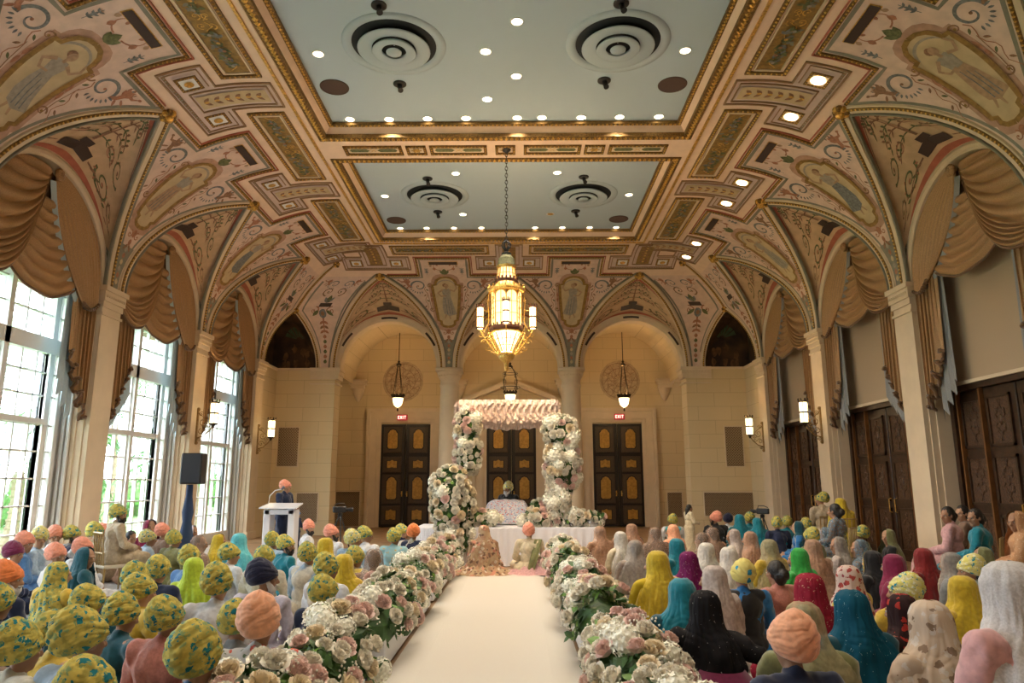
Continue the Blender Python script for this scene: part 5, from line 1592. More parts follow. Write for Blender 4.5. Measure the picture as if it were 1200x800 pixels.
# ---------------------------------------------------------------- flowers
M_ROSEW = mat('rose_white', (.90, .85, .74), .6, var=.06, scale=20)
M_ROSEK = mat('rose_blush', (.88, .66, .60), .6, var=.08, scale=12)
M_ROSEC = mat('rose_cream', (.90, .78, .58), .6, var=.08, scale=12)
M_HYD = mat('hydrangea_white', (.88, .86, .74), .7, var=.10, scale=30)
M_LEAF = mat('leaf_green', (.045, .11, .025), .55, var=.4, scale=9)
M_LEAFB = mat('leaf_bright', (.13, .26, .04), .55, var=.3, scale=9)
def petal(mb, az, tilt, r, w, cup, m, z0=0):
    ca, sa = cos(az), sin(az); vs = []
    for i, (t, ww) in enumerate(((0, .25), (.45, .9), (.8, 1.0), (1, .6))):
        for s_ in (-1, 0, 1):
            rad = r * t * cos(tilt) - cup * t * t * .3; zz = r * t * sin(tilt) + z0 + (cup * .25 * t if s_ == 0 else cup * .45 * t)
            if t == 1: rad += r * .10; zz -= r * .05
            x, y = rad, s_ * w * ww / 2; vs.append((x * ca - y * sa, x * sa + y * ca, zz))
    fs = []
    for i in range(3):
        for j in range(2): k = i * 3 + j; fs.append((k, k + 1, k + 4, k + 3))
    mb.add(vs, fs, m)
def rose_mesh(name, m, r=.055, open_=1.0):
    mb = MB(); g = random.Random(name)
    for ring, (n, tilt, rr, z0) in enumerate(((6, .45, r * 1.0, -.01), (6, .85, r * .95, -.004), (6, 1.15, r * .90, 0), (5, 1.35, r * .80, .004), (4, 1.5, r * .7, .01))):
        for k in range(n): petal(mb, 2 * pi * k / n + ring * .6 + g.uniform(-.1, .1), tilt * open_, rr, rr * 1.25, rr * .5, m, z0)
    mb.ball((0, 0, r * .25), r * .45, m, 8, 5)
    mb.ball((0, 0, -.012), r * .3, M_LEAF, 6, 3)
    return mb
def hyd_mesh(name, m, r=.075):
    mb = MB(); g = random.Random(3)
    mb.ball((0, 0, 0), r * .85, m, 10, 7)
    for k in range(46):
        z = 1 - 1.5 * (k + .5) / 46; a = k * 2.399; q = sqrt(max(0, 1 - z * z)); n = V(q * cos(a), q * sin(a), z); t = n.cross(V(.3, .2, .9)).normalized(); s_ = n.cross(t); c = n * r
        u = .017
        for j in range(4):
            b = j * pi / 2 + k; d = t * cos(b) + s_ * sin(b); e = t * cos(b + .8) + s_ * sin(b + .8); f = t * cos(b - .8) + s_ * sin(b - .8)
            mb.add([c, c + f * u * .7 + n * .004, c + d * u * 1.2 + n * .008, c + e * u * .7 + n * .004], [(0, 1, 2, 3)], m)
    return mb
PROTO = {}
def proto(kind):
    if kind not in PROTO:
        mb = {'rw': lambda: rose_mesh('a', M_ROSEW), 'rk': lambda: rose_mesh('b', M_ROSEK), 'rc': lambda: rose_mesh('c', M_ROSEC, .06, .85), 'hy': lambda: hyd_mesh('h', M_HYD), 'rs': lambda: rose_mesh('d', M_ROSEW, .04, 1.1)}[kind]()
        me = bpy.data.meshes.new('flower'); me.from_pydata(mb.v, [], mb.f)
        for m in mb.mats: me.materials.append(m)
        me.polygons.foreach_set('material_index', mb.m); me.polygons.foreach_set('use_smooth', [True] * len(me.polygons)); me.update(); PROTO[kind] = me
    return PROTO[kind]
FN = {'rw': 'rose', 'rk': 'rose', 'rc': 'rose', 'hy': 'hydrangea', 'rs': 'rose'}
def flower(kind, p, n, s, parent):
    o = bpy.data.objects.new(FN[kind], proto(kind)); COL.objects.link(o); o.parent = parent; o.location = p
    q = Vector(n).normalized().to_track_quat('Z', 'Y'); o.rotation_euler = (q @ Vector((0, 0, 1)).rotation_difference(Vector((0, 0, 1)))).to_euler(); o.scale = (s, s, s)
    o.rotation_euler.rotate_axis('Z', rnd.uniform(0, 6.28))
    return o
def foliage(name, parent, pts, seed=1, ls=.09):
    """leaf cluster: pts = list of (position, outward normal)"""
    mb = MB(); g = random.Random(seed)
    for p, n in pts:
        n = Vector(n).normalized(); t = n.cross(V(g.uniform(-1, 1), g.uniform(-1, 1), g.uniform(-1, 1))).normalized(); s_ = n.cross(t); l = ls * g.uniform(.7, 1.4)
        d = (t + n * g.uniform(.1, .9)).normalized(); w = s_ * l * .32
        m = M_LEAFB if g.random() < .3 else M_LEAF
        mb.add([p, p + d * l * .35 + w, p + d * l * .75 + w * .8, p + d * l, p + d * l * .75 - w * .8, p + d * l * .35 - w, p + d * l * .5 + n * .012],
               [(0, 1, 6), (1, 2, 6), (2, 3, 6), (3, 4, 6), (4, 5, 6), (5, 0, 6)], m)
    return mb.build(name, parent)
def planter(x, y0, y1, side, label, nfl, dens=1.0):
    root = empty('flower_planter', (x, y0, 0), label=label, category='flower arrangement', group=None)
    L = y1 - y0; b = MB(); b.bevbox(-.17, .17, 0, L, .03, .30, mat('planter_white', (.72, .72, .74), .5), .012)
    b.box(-.14, .14, .03, L - .03, .28, .305, M_LEAF); b.build('planter_box', root)
    g = random.Random(int(y0 * 10) + (5 if side > 0 else 0)); pts = []
    def surf_pt():
        a = g.uniform(-.15, pi + .15); yy = g.uniform(.02, L - .02); lump = 1 + .16 * sin(yy * 3.1 + side) + .08 * sin(yy * 7.3)
        R_ = (.25, .35); p = V(R_[0] * cos(a) * lump, yy, .30 + R_[1] * max(-.2, sin(a)) * lump); return p, V(cos(a), g.uniform(-.5, .15), sin(a) + .1)
    for k in range(int(380 * L / 3 * dens)):
        p, n = surf_pt(); pts.append((p * 1.0 - Vector(n).normalized() * g.uniform(.02, .10), n))
    foliage('foliage', root, pts, int(y0 * 7) + 3, .11)
    core = MB(); 
    for k in range(int(L / .16)): core.ball((0, .08 + k * .16, .34), .22, M_LEAF, 8, 5, (1, .7, .9))
    core.build('moss_core', root)
    placed = []; tries = 0; count = 0
    while count < nfl and tries < nfl * 40:
        tries += 1
        p, n = surf_pt(); kind = g.choice(['rw', 'rw', 'rk', 'rk', 'rc', 'hy', 'rw'])
        r = {'hy': .085}.get(kind, .06)
        if any((p - q).length < (r + rr) * .78 for q, rr in placed): continue
        placed.append((p, r)); count += 1
        flower(kind, p, n, g.uniform(1.15, 1.6) * (1.1 if kind != 'hy' else .85), root)
    bb = MB()
    for k in range(int(90 * L / 3)):
        p, n = surf_pt(); p = p + Vector(n).normalized() * .04; 
        for j in range(5): bb.ball(p + V(g.uniform(-.04, .04), g.uniform(-.04, .04), g.uniform(-.03, .04)), .008, M_ROSEW, 4, 3)
    bb.build('small_filler_blooms', root, kind='stuff')
    return root
PLX_L, PLX_R = XL_ - .24, XR_ + .24
for (x, side, w_) in ((PLX_L, -1, 'left'), (PLX_R, 1, 'right')):
    for k, (y0, y1, q) in enumerate(((2.9, 5.9, 'nearest'), (6.75, 10.15, 'middle'), (10.55, 13.4, 'farthest'))):
        planter(x, y0, y1, side, '%s planter of white and blush roses along the %s edge of the aisle runner' % (q, w_), 96)

# ---------------------------------------------------------------- stage
M_TCLOTH = mat('white_table_cloth', (.80, .80, .86), .85)
def cloth_block(name, x0, x1, y0, y1, z1, label, amp=.02, folds=26):
    root = MB(); rows = []
    per = [(lerp(x0, x1, t / 30), y0) for t in range(30)] + [(x1, lerp(y0, y1, t / 14)) for t in range(14)] + [(lerp(x1, x0, t / 30), y1) for t in range(30)] + [(x0, lerp(y1, y0, t / 14)) for t in range(14)]
    cx, cy = (x0 + x1) / 2, (y0 + y1) / 2; fine = []
    for i in range(len(per)):
        a, b = per[i], per[(i + 1) % len(per)]
        for k in range(4): fine.append((lerp(a[0], b[0], k / 4), lerp(a[1], b[1], k / 4)))
    for j, z in enumerate([z1, z1 - .02, z1 * .6, z1 * .3, .012]):
        t = j / 4; rows.append([])
        for i, (x, y) in enumerate(fine):
            d = amp * t * (1 + sin(i * 2 * pi * folds / len(fine) * 2 + sin(i * .13) * 2)); dx, dy = x - cx, y - cy
            rows[-1].append(V(x + (d if x > cx else -d) * (abs(dx) > (x1 - x0) / 2 - .01), y + (d if y > cy else -d) * (abs(dy) > (y1 - y0) / 2 - .01), z))
    root.grid(rows, M_TCLOTH, closed=True)
    root.quad((x0, y0, z1), (x1, y0, z1), (x1, y1, z1), (x0, y1, z1), M_TCLOTH)
    return tag(root.build(name, smooth=False), label, 'stage')
fl_, fr_ = at(522, 617, Y=15.0), at(699, 617, Y=15.0)
SZ = .76
cloth_block('draped_stage', fl_.x, fr_.x, 15.0, 18.6, SZ, 'low stage draped in white cloth behind the seated couple')
sl_ = at(486, 612, Y=15.7)
cloth_block('draped_table', sl_.x, fl_.x - .04, 15.6, 17.2, .72, 'white draped table set against the left end of the stage')
# canopy
M_PINKF = mat('blush_ruffle', (.78, .60, .52), .9, var=.08, scale=12)
M_ACRYL = mat('clear_acrylic', (.9, .9, .95), .08, trans=.9, alpha=.35)
cy0, cy1 = 15.5, 17.3
c0, c1 = at(538, 480, Y=cy0), at(651, 480, Y=cy0)
root = empty('canopy', ((c0.x + c1.x) / 2, cy0, SZ), label='square canopy with blush ruffled top on clear posts over the holy book', category='canopy')
hw = (c1.x - c0.x) / 2; zt, zb = at(594, 470, Y=cy0).z - SZ, at(594, 497, Y=cy0).z - SZ
for (x, y) in ((-hw, 0), (hw, 0), (-hw, cy1 - cy0), (hw, cy1 - cy0)):
    m_ = MB(); m_.bevbox(x - .035, x + .035, y - .035, y + .035, .002, zt - .05, M_ACRYL, .006); m_.build('post', root)
m_ = MB(); m_.box(-hw - .02, hw + .02, -.02, cy1 - cy0 + .02, zt - .03, zt + .0, M_PINKF); m_.build('roof_panel', root)
for (ax, ay, bx, by) in ((-hw, 0, hw, 0), (hw, 0, hw, cy1 - cy0), (hw, cy1 - cy0, -hw, cy1 - cy0), (-hw, cy1 - cy0, -hw, 0)):
    m_ = MB(); L = hypot(bx - ax, by - ay); tx, ty = (bx - ax) / L, (by - ay) / L; nx, ny = ty, -tx
    for lay in range(9):
        rows = []; ztp = zt + .03 - lay * (zt - zb) / 10
        for j in range(4):
            t = j / 3; rows.append([])
            for i in range(121):
                u = i / 120 * L; w = .035 * sin(u * 46 + lay * lay * 2.7) * t + .012 * sin(u * 110 + lay * lay) * t
                q = .05 + .035 * t + w
                rows[-1].append(V(ax + tx * u + nx * q, ay + ty * u + ny * q, ztp - t * (.10 + .015 * sin(u * 23 + lay) + .02 * sin(u * 5 + lay * .3))))
        m_.grid(rows, M_PINKF)
    m_.build('ruffle_valance', root)

# floral columns
def cluster(name, label, blobs, nfl, foliage_n, loc, kinds=('rw', 'rw', 'rw', 'rc', 'rk', 'hy', 'rs'), strands=None, fs=1.25, seed=1):
    root = empty(name, loc, label=label, category='flower arrangement'); g = random.Random(seed); pts = []
    tot = sum(b[3] * b[5] for b in blobs)
    def sp():
        q = g.uniform(0, tot)
        for b in blobs:
            q -= b[3] * b[5]
            if q <= 0: break
        z = g.uniform(-1, 1); a = g.uniform(0, 2 * pi); s_ = sqrt(1 - z * z); n = V(s_ * cos(a), s_ * sin(a), z)
        return V(b[0] + n.x * b[3], b[1] + n.y * b[4], b[2] + n.z * b[5]), n
    core = MB()
    for b in blobs: core.ball((b[0], b[1], b[2]), 1.0, M_LEAF, 12, 8, (b[3] * .80, b[4] * .80, b[5] * .90))
    core.build('moss_core', root)
    for k in range(foliage_n):
        p, n = sp(); pts.append((p - n * .04, n))
    foliage('foliage', root, pts, seed, .12)
    placed = []; cnt = tries = 0
    while cnt < nfl and tries < nfl * 60:
        tries += 1; p, n = sp()
        if n.y > .45: continue
        k = g.choice(kinds); r = .095 if k == 'hy' else .07
        if any((p - q).length < (r + rr) * .80 for q, rr in placed): continue
        placed.append((p, r)); cnt += 1; flower(k, p, n, fs * 1.4 * g.uniform(.9, 1.25), root)
    if strands:
        for (x, y, zt_, zb_) in strands:
            s_ = MB(); z = zt_
            while z > zb_:
                w = .055 * (.5 + .5 * min(1, (z - zb_) / .25))
                for j in range(4):
                    s_.add([V(x, y, z), V(x + g.uniform(-w, w), y + g.uniform(-w, w), z - .02), V(x + g.uniform(-w, w), y + g.uniform(-w, w), z - .05), V(x + g.uniform(-.01, .01), y, z - .04)], [(0, 1, 2, 3)], M_ROSEW)
                z -= .022
            s_.build('hanging_blossom_strand', root)
    return root
A_ = at(530, 600, Y=14.85); B_ = at(548, 520, Y=cy0); C_ = at(657, 545, Y=cy0 - .05)
lz = lambda py, Y=14.85: at(530, py, Y=Y).z
cluster('floral_display', 'lower left floral column of white roses spilling over the stage front', [(0, 0, lz(592), .40, .26, .62), (-.04, 0, lz(572), .36, .25, .42), (.10, -.05, lz(628), .26, .18, .38)], 99, 420, (A_.x, 14.85, 0), seed=2,
        strands=[(-.32, -.12, lz(595), lz(640)), (.12, -.22, lz(620), lz(668)), (.02, -.22, lz(620), lz(662)), (.22, -.18, lz(620), lz(655)), (-.1, -.22, lz(615), lz(650))])
cluster('floral_display', 'slender upper left floral column climbing the canopy post', [(0, 0, at(548, 500, Y=cy0).z, .22, .18, .34), (.02, 0, at(548, 530, Y=cy0).z, .24, .18, .45)], 70, 220, (B_.x, cy0 - .12, 0), seed=4,
        strands=[(-.02, -.2, at(548, 505, Y=cy0).z, at(548, 562, Y=cy0).z), (-.14, -.15, at(548, 500, Y=cy0).z, at(548, 545, Y=cy0).z)])
cluster('floral_display', 'tall right floral column of white roses and trailing blossom on the canopy post', [(0, 0, at(657, 508, Y=cy0).z, .33, .24, .36), (.02, 0, at(657, 545, Y=cy0).z, .34, .25, .62), (-.05, -.02, at(657, 585, Y=cy0).z, .20, .18, .45)], 99, 380, (C_.x, cy0 - .15, 0), seed=6,
        strands=[(-.30, -.12, at(648, 520, Y=cy0).z, at(648, 600, Y=cy0).z), (-.24, -.16, at(648, 530, Y=cy0).z, at(648, 632, Y=cy0).z), (-.17, -.2, at(648, 540, Y=cy0).z, at(648, 648, Y=cy0).z), (-.10, -.2, at(648, 560, Y=cy0).z, at(648, 640, Y=cy0).z), (.02, -.2, at(648, 570, Y=cy0).z, at(648, 622, Y=cy0).z)])
M_LILY = None
for px, py, w_, n, lab in ((562, 612, .42, 22, 'low rose arrangement on the stage left of the holy book'), (632, 611, .36, 18, 'low rose arrangement on the stage right of the holy book'), (676, 606, .55, 26, 'low rose and leaf arrangement at the right end of the stage')):
    p = at(px, py, Y=15.35); cluster('rose_arrangement', lab, [(0, 0, .16, w_, .13, .13)], n, 160, (p.x, 15.28, SZ), seed=int(px))
for px, py, lab in ((630, 590, 'tall loose rose spray beside the right end of the holy book'), (545, 596, 'loose rose spray beside the left end of the holy book')):
    p = at(px, py, Y=15.9); cluster('rose_spray', lab, [(0, 0, .25, .14, .12, .25)], 12, 70, (p.x, 15.9, SZ), seed=int(px))
# holy book under its printed cloth
M_ROM = spot_mat('printed_book_cloth', (.46, .50, .62), [(.55, .12, .12), (.70, .66, .66), (.20, .30, .50)], 16, base2=(.58, .56, .62), thr=.30, rnd=False)
b0, b1 = at(561, 600, Y=16.0), at(627, 600, Y=16.0)
root = empty('covered_holy_book', ((b0.x + b1.x) / 2, 16.0, SZ), label='holy book on its low bed under a blue and red printed cloth', category='religious book')
w = (b1.x - b0.x) / 2; rows = []
for j in range(21):
    v = j / 20; rows.append([])
    for i in range(81):
        u = -1 + 2 * i / 80; edge = (1 - abs(u) ** 5)
        prof = [(-.25, .03), (-.20, .18), (-.10, .36), (.05, .48), (.25, .54), (.45, .50), (.55, .25), (.58, .02)]
        q = v * 7; k = min(6, int(q)); y, z = lerp(prof[k][0], prof[k + 1][0], q - k), lerp(prof[k][1], prof[k + 1][1], q - k)
        rows[-1].append(V(u * w * (1 - .12 * (z / .5)), y, max(.01, z * (1 - abs(u) ** 9) * (1 - .06 * u * u) + .006 * sin(u * 16 + v * 5) * v * (1 - v) * 4)))
m_ = MB(); m_.grid(rows, M_ROM); m_.build('printed_cloth', root, smooth=True)
m_ = MB(); m_.bevbox(-w * .9, w * .9, -.1, .5, .0, .18, M_WHITE, .03); m_.build('book_bed', root)
# folded white cloth bundle and steel vessel at the right end
p = at(694, 604, Y=15.5); m_ = MB(); m_.ball((0, 0, .14), .22, M_RUN, 14, 9, (1, .8, .7)); m_.ball((.12, .05, .12), .16, M_RUN, 12, 8, (1, .8, .7)); tag(m_.build('folded_cloth_bundle', loc=(p.x, 15.6, SZ), smooth=True), 'bundled white cloth at the right end of the stage', 'cloth')
m_ = MB(); m_.lathe([(.0, .0), (.10, .0), (.13, .06), (.12, .14), (.09, .17), (.11, .19), (.0, .17)], (0, 0, 0), mat('steel', (.5, .5, .5), .3, .9), 20); tag(m_.build('metal_vessel', loc=(at(699, 606, Y=15.25).x - .10, 15.25, SZ), smooth=True), 'small round metal vessel at the right front corner of the stage', 'vessel')

# lectern, speaker
p = at(328, 622, Z=.0); LY = 15.6; l0, l1 = at(311, 590, Y=LY), at(346, 590, Y=LY)
root = empty('lectern', ((l0.x + l1.x) / 2, LY, 0), label='white and clear acrylic lectern with a gooseneck microphone', category='lectern')
M_ACW = mat('frosted_white_acrylic', (.80, .80, .84), .25, trans=.1)
w = (l1.x - l0.x) / 2; lt = at(328, 597, Y=LY).z
for f, nm in ((-1, 'leg'), (1, 'leg')):
    m_ = MB(); m_.bevbox(f * w * .82 - .07, f * w * .82 + .07, -.05, .30, 0, lt, M_ACW, .015); m_.build('leg', root)
m_ = MB(); m_.bevbox(-w, w, -.05, .32, lt - .10, lt, M_ACW, .012); m_.build('shelf', root)
m_ = MB(); m_.add([(-w * 1.25, -.16, lt + .02), (w * 1.25, -.16, lt + .02), (w * 1.15, .40, lt + .10), (-w * 1.15, .40, lt + .10), (-w * 1.25, -.16, lt + .05), (w * 1.25, -.16, lt + .05), (w * 1.15, .40, lt + .13), (-w * 1.15, .40, lt + .13)],
          [(0, 3, 2, 1), (4, 5, 6, 7), (0, 1, 5, 4), (1, 2, 6, 5), (2, 3, 7, 6), (3, 0, 4, 7)], mat('clear_desk_top', (.78, .78, .82), .2)); m_.build('desk_top', root)
m_ = MB(); m_.tube([(-w * .9, .1, lt + .1), (-w * .85, .1, lt + .28), (-w * .5, .1, lt + .40), (-w * .05, .08, lt + .42)], .010, M_WHITE, 6); m_.build('microphone_stem', root)
m_ = MB(); m_.tube([(-w * .05, .08, lt + .42), (w * .12, .08, lt + .48)], [.02, .03], mat('microphone_grey', (.15, .15, .2), .5), 8); m_.build('microphone', root)

SY = 12.2; s0 = at(227, 549, Y=SY); base = at(216, 660, Y=SY)
root = empty('loudspeaker', (s0.x, SY, s0.z), label='black box loudspeaker raised on its stand before the left windows', category='speaker')
hw_, hh_ = .165, .255
m_ = MB(); m_.bevbox(-hw_, hw_, -.16, .16, -hh_, hh_, M_BLACK, .02); m_.build('cabinet', root)
m_ = MB(); m_.bevbox(-hw_ + .015, hw_ - .015, -.175, -.155, -hh_ + .02, hh_ - .02, mat('speaker_grille', (.03, .035, .05), .7, bump=.5, bscale=250), .008); m_.build('grille', root)
root.rotation_euler = (0, 0, radians(8))
st = empty('speaker_stand', (s0.x - .04, SY, 0), label='speaker stand wrapped in a navy cloth sleeve flaring to the floor', category='speaker stand')
M_NAVYS = mat('navy_sleeve', (.012, .035, .10), .7, bump=.2, bscale=20)
zt_ = s0.z - hh_ - .005; rows = []
for z, r in ((zt_, .05), (zt_ - .2, .055), (zt_ - .45, .09), (zt_ - .6, .07), (zt_ * .55, .09), (zt_ * .42, .14), (zt_ * .3, .22), (zt_ * .12, .33), (.0, .40)):
    rows.append([V(r * (1 + (.10 if z < zt_ * .5 else .02) * cos(3 * a)) * cos(a), r * (1 + (.1 if z < zt_ * .5 else .02) * cos(3 * a)) * sin(a), z) for a in [2 * pi * k / 36 for k in range(36)]])
m_ = MB(); m_.grid(rows, M_NAVYS, closed=True); m_.build('cloth_sleeve', st, smooth=True)
m_ = MB(); m_.tube([(0, 0, 0.02), (0, 0, zt_)], .02, M_BLACK, 8); m_.build('pole', st)

# video cameras on tripods at the back corners
def video_camera(x, y, z, rz, label):
    root = empty('video_camera', (x, y, 0), rz, label, 'camera')
    for k in range(3):
        a = k * 2 * pi / 3; m_ = MB(); m_.tube([(.38 * cos(a), .38 * sin(a), 0), (.03 * cos(a), .03 * sin(a), z - .14)], .014, M_BLACK, 6); m_.build('tripod_leg', root)
    m_ = MB(); m_.lathe([(.0, -.16), (.05, -.14), (.05, -.07), (.0, -.06)], (0, 0, z), M_BLACK, 10); m_.build('tripod_head', root)
    m_ = MB(); m_.bevbox(-.055, .055, -.16, .12, z - .06, z + .07, M_BLACK, .015); m_.tube([(0, -.14, z + .09), (0, -.05, z + .13), (0, .08, z + .13), (0, .1, z + .06)], .012, M_BLACK, 6); m_.build('camera_body', root)
    m_ = MB(); m_.lathe([(.035, .10), (.045, .20), (.055, .26), (.05, .265), (.0, .25)], (0, 0, z), M_BLACK, 14, axis='y'); m_.build('lens', root)
    m_ = MB(); m_.bevbox(.06, .16, -.06, -.045, z - .01, z + .06, M_BLACK, .004); m_.build('screen', root)
q = at(399, 597, Y=15.9); video_camera(q.x, 15.9, q.z, -1.2, 'black video camera on a tripod right of the lectern')
q = at(893, 599, Y=17.6); video_camera(q.x, 17.6, q.z, 1.0, 'black video camera on a tripod before the low grille on the right')
# ---------------------------------------------------------------- people
def tube_piece(mb, p0, p1, r0, r1, m, n=12):
    p0, p1 = Vector(p0), Vector(p1); d = p1 - p0; L = d.length; d.normalize()
    a = V(0, 0, 1) if abs(d.z) < .9 else V(1, 0, 0); u = d.cross(a).normalized(); w = d.cross(u); rows = []
    for t, k in ((-1, .05), (-.86, .5), (-.5, .87), (0, 1)): rows.append([p0 + d * r0 * t + (u * cos(q) + w * sin(q)) * r0 * k for q in [2 * pi * i / n for i in range(n)]])
    for t, k in ((0, 1), (.5, .87), (.86, .5), (1, .05)): rows.append([p1 + d * r1 * t + (u * cos(q) + w * sin(q)) * r1 * k for q in [2 * pi * i / n for i in range(n)]])
    k0 = len(mb.v); mb.grid(rows, m, closed=True)
    i = mb.mi(m); mb.f.append(tuple(k0 + k for k in range(n - 1, -1, -1))); mb.m.append(i); b = k0 + 7 * n; mb.f.append(tuple(b + k for k in range(n))); mb.m.append(i)
def ell_piece(mb, c, r, m, M=None, n=16, k=10):
    rows = []
    for i in range(k + 1):
        a = -pi / 2 + pi * i / k; rows.append([])
        for j in range(n):
            q = V(r[0] * max(cos(a), .04) * cos(2 * pi * j / n), r[1] * max(cos(a), .04) * sin(2 * pi * j / n), r[2] * sin(a))
            if M: q = M @ q
            rows[-1].append(Vector(c) + q)
    k0 = len(mb.v); mb.grid(rows, m, closed=True); i = mb.mi(m)
    mb.f.append(tuple(k0 + q for q in range(n - 1, -1, -1))); mb.m.append(i); b = k0 + k * n; mb.f.append(tuple(b + q for q in range(n))); mb.m.append(i)
def fuse(name, mb, voxel, smooth_it=6, wrinkle=0.0, wscale=9.0, seed=0.0, m=None):
    me = bpy.data.meshes.new('tmp'); me.from_pydata(mb.v, [], mb.f); me.update()
    o = bpy.data.objects.new('tmp', me); COL.objects.link(o)
    r = o.modifiers.new('r', 'REMESH'); r.mode = 'VOXEL'; r.voxel_size = voxel; r.adaptivity = 0
    s = o.modifiers.new('s', 'SMOOTH'); s.factor = .6; s.iterations = smooth_it
    dg = bpy.context.evaluated_depsgraph_get(); dg.update()
    out = bpy.data.meshes.new_from_object(o.evaluated_get(dg)); out.name = name
    bpy.data.objects.remove(o); bpy.data.meshes.remove(me)
    if wrinkle:
        nr = [v.normal.copy() for v in out.vertices]
        for v, n_ in zip(out.vertices, nr):
            c = v.co * wscale + V(seed, seed * 2, 0); q = noise.noise(V(c.x, c.y, c.z * .45)); q2 = noise.noise(c * 2.3)
            v.co += n_ * wrinkle * ((1 - abs(q) * 3.0) + .5 * q2)
    out.polygons.foreach_set('use_smooth', [True] * len(out.polygons)); out.materials.clear()
    if m: out.materials.append(m)
    out.update(); return out
M_SK1 = mat('skin_brown', (.33, .17, .095), .55, var=.05)
M_SK2 = mat('skin_tan', (.45, .25, .15), .55, var=.05)
M_HAIR = mat('black_hair', (.012, .009, .008), .45, bump=.4, bscale=60)
M_HAIRW = mat('grey_beard', (.50, .47, .44), .8, bump=.4, bscale=60)
HEADC = V(0, .02, .765)
def Rz(a): return Matrix.Rotation(a, 3, 'Z')
def head_pieces(mb, HM, c, m):
    """skull, face and ears; HM turns the head, c its centre (face towards +y)"""
    def P(x, y, z): return c + HM @ V(x, y, z)
    ell_piece(mb, P(0, -.012, .025), (.074, .093, .088), m, HM)
    ell_piece(mb, P(0, .022, -.03), (.060, .070, .085), m, HM)
    ell_piece(mb, P(0, .058, -.085), (.032, .028, .028), m, HM, 10, 6)           # chin
    ell_piece(mb, P(0, .085, .022), (.050, .014, .012), m, HM, 10, 6)           # brow
    tube_piece(mb, P(0, .088, .012), P(0, .112, -.025), .009, .014, m, 8)       # nose
    ell_piece(mb, P(.0, .100, -.030), (.019, .012, .009), m, HM, 8, 5)
    ell_piece(mb, P(0, .088, -.053), (.025, .010, .007), m, HM, 8, 5); ell_piece(mb, P(0, .086, -.064), (.022, .010, .007), m, HM, 8, 5)   # lips
    for f in (-1, 1):
        ell_piece(mb, P(f * .042, .060, -.020), (.022, .022, .020), m, HM, 8, 5)  # cheek
        ell_piece(mb, P(f * .076, -.004, -.008), (.010, .020, .030), m, HM, 8, 6) # ear
def hand_pieces(mb, w, d, side, m, grip=.5):
    """palm from the wrist w along d with five bent fingers; side = direction of the thumb"""
    d = Vector(d).normalized(); side = Vector(side).normalized(); dn = d.cross(side).normalized()
    if dn.z > 0: dn = -dn
    palm = w + d * .045
    for k in range(4):
        a = w + side * (-.026 + .0175 * k) + d * .01; b = w + d * (.085 - .006 * abs(k - 1.7)) + side * (-.028 + .019 * k)
        tube_piece(mb, a, b, .013, .011, m, 8)
        L = (.038, .044, .042, .033)[k] if side.length else .04
        c = b + (d * .8 + dn * grip * .6).normalized() * L * .9; e = c + (d * .35 + dn * (grip + .2)).normalized() * L * .75
        tube_piece(mb, b, c, .0095, .0085, m, 7); tube_piece(mb, c, e, .0085, .007, m, 7)
    t0 = w + side * .026 + d * .02; t1 = t0 + (side * .8 + d * .9).normalized() * .038; t2 = t1 + (d * 1.0 + side * .1 + dn * .3).normalized() * .030
    tube_piece(mb, w, t0, .014, .013, m, 8); tube_piece(mb, t0, t1, .012, .010, m, 8); tube_piece(mb, t1, t2, .010, .008, m, 8)

POSES = {}
def pose(key):
    """joint positions; returns dict"""
    kind, turn, lean = key
    J = {}; ly = .10 * (lean if lean < 3 else 0)
    if kind == 'sit':
        J['pel'] = V(0, 0, .13); J['bel'] = V(0, ly * .4, .30); J['che'] = V(0, ly - .01, .47); J['neck'] = V(0, ly, .60); zsh = .56
        J['knee'] = [V(f * .27, .30, .14) for f in (-1, 1)]; J['ank'] = [V(-f * .10, .33 + .04 * f, .065) for f in (-1, 1)]; J['toe'] = [V(-f * .22, .36 + .04 * f, .05) for f in (-1, 1)]
        J['wr'] = [V(f * .09, .27 + ly * .5, .24) for f in (-1, 1)]; J['el'] = [V(f * .255, .04 + ly, .31) for f in (-1, 1)]
    elif kind == 'chair':
        J['pel'] = V(0, 0, .52); J['bel'] = V(0, .0, .70); J['che'] = V(0, -.01, .88); J['neck'] = V(0, 0, 1.01); zsh = .97
        J['knee'] = [V(f * .11, .42, .50) for f in (-1, 1)]; J['ank'] = [V(f * .10, .44, .09) for f in (-1, 1)]; J['toe'] = [V(f * .11, .60, .04) for f in (-1, 1)]
        J['wr'] = [V(f * .07, .30, .64) for f in (-1, 1)]; J['el'] = [V(f * .235, .05, .71) for f in (-1, 1)]
    else:
        J['pel'] = V(0, 0, .92); J['bel'] = V(0, 0, 1.08); J['che'] = V(0, 0, 1.27); J['neck'] = V(0, .01, 1.42); zsh = 1.38
        J['knee'] = [V(f * .10, .02, .50) for f in (-1, 1)]; J['ank'] = [V(f * .10, 0, .10) for f in (-1, 1)]; J['toe'] = [V(f * .12, .15, .04) for f in (-1, 1)]
        J['wr'] = [V(f * .10, .30, 1.08) for f in (-1, 1)]; J['el'] = [V(f * .24, .05, 1.12) for f in (-1, 1)]
    if lean == 3:
        J['el'][1] = V(.37, -.02, .47); J['wr'][1] = V(.60, .04, .52)
    J['sh'] = [V(f * .188, ly - .01, zsh) for f in (-1, 1)]
    J['head'] = J['neck'] + V(.01 * turn, .03, .150); J['HM'] = Matrix.Rotation(-turn * radians(58), 3, 'Z') @ Matrix.Rotation(-.10 - .12 * (lean if lean < 3 else 0), 3, 'X')
    return J
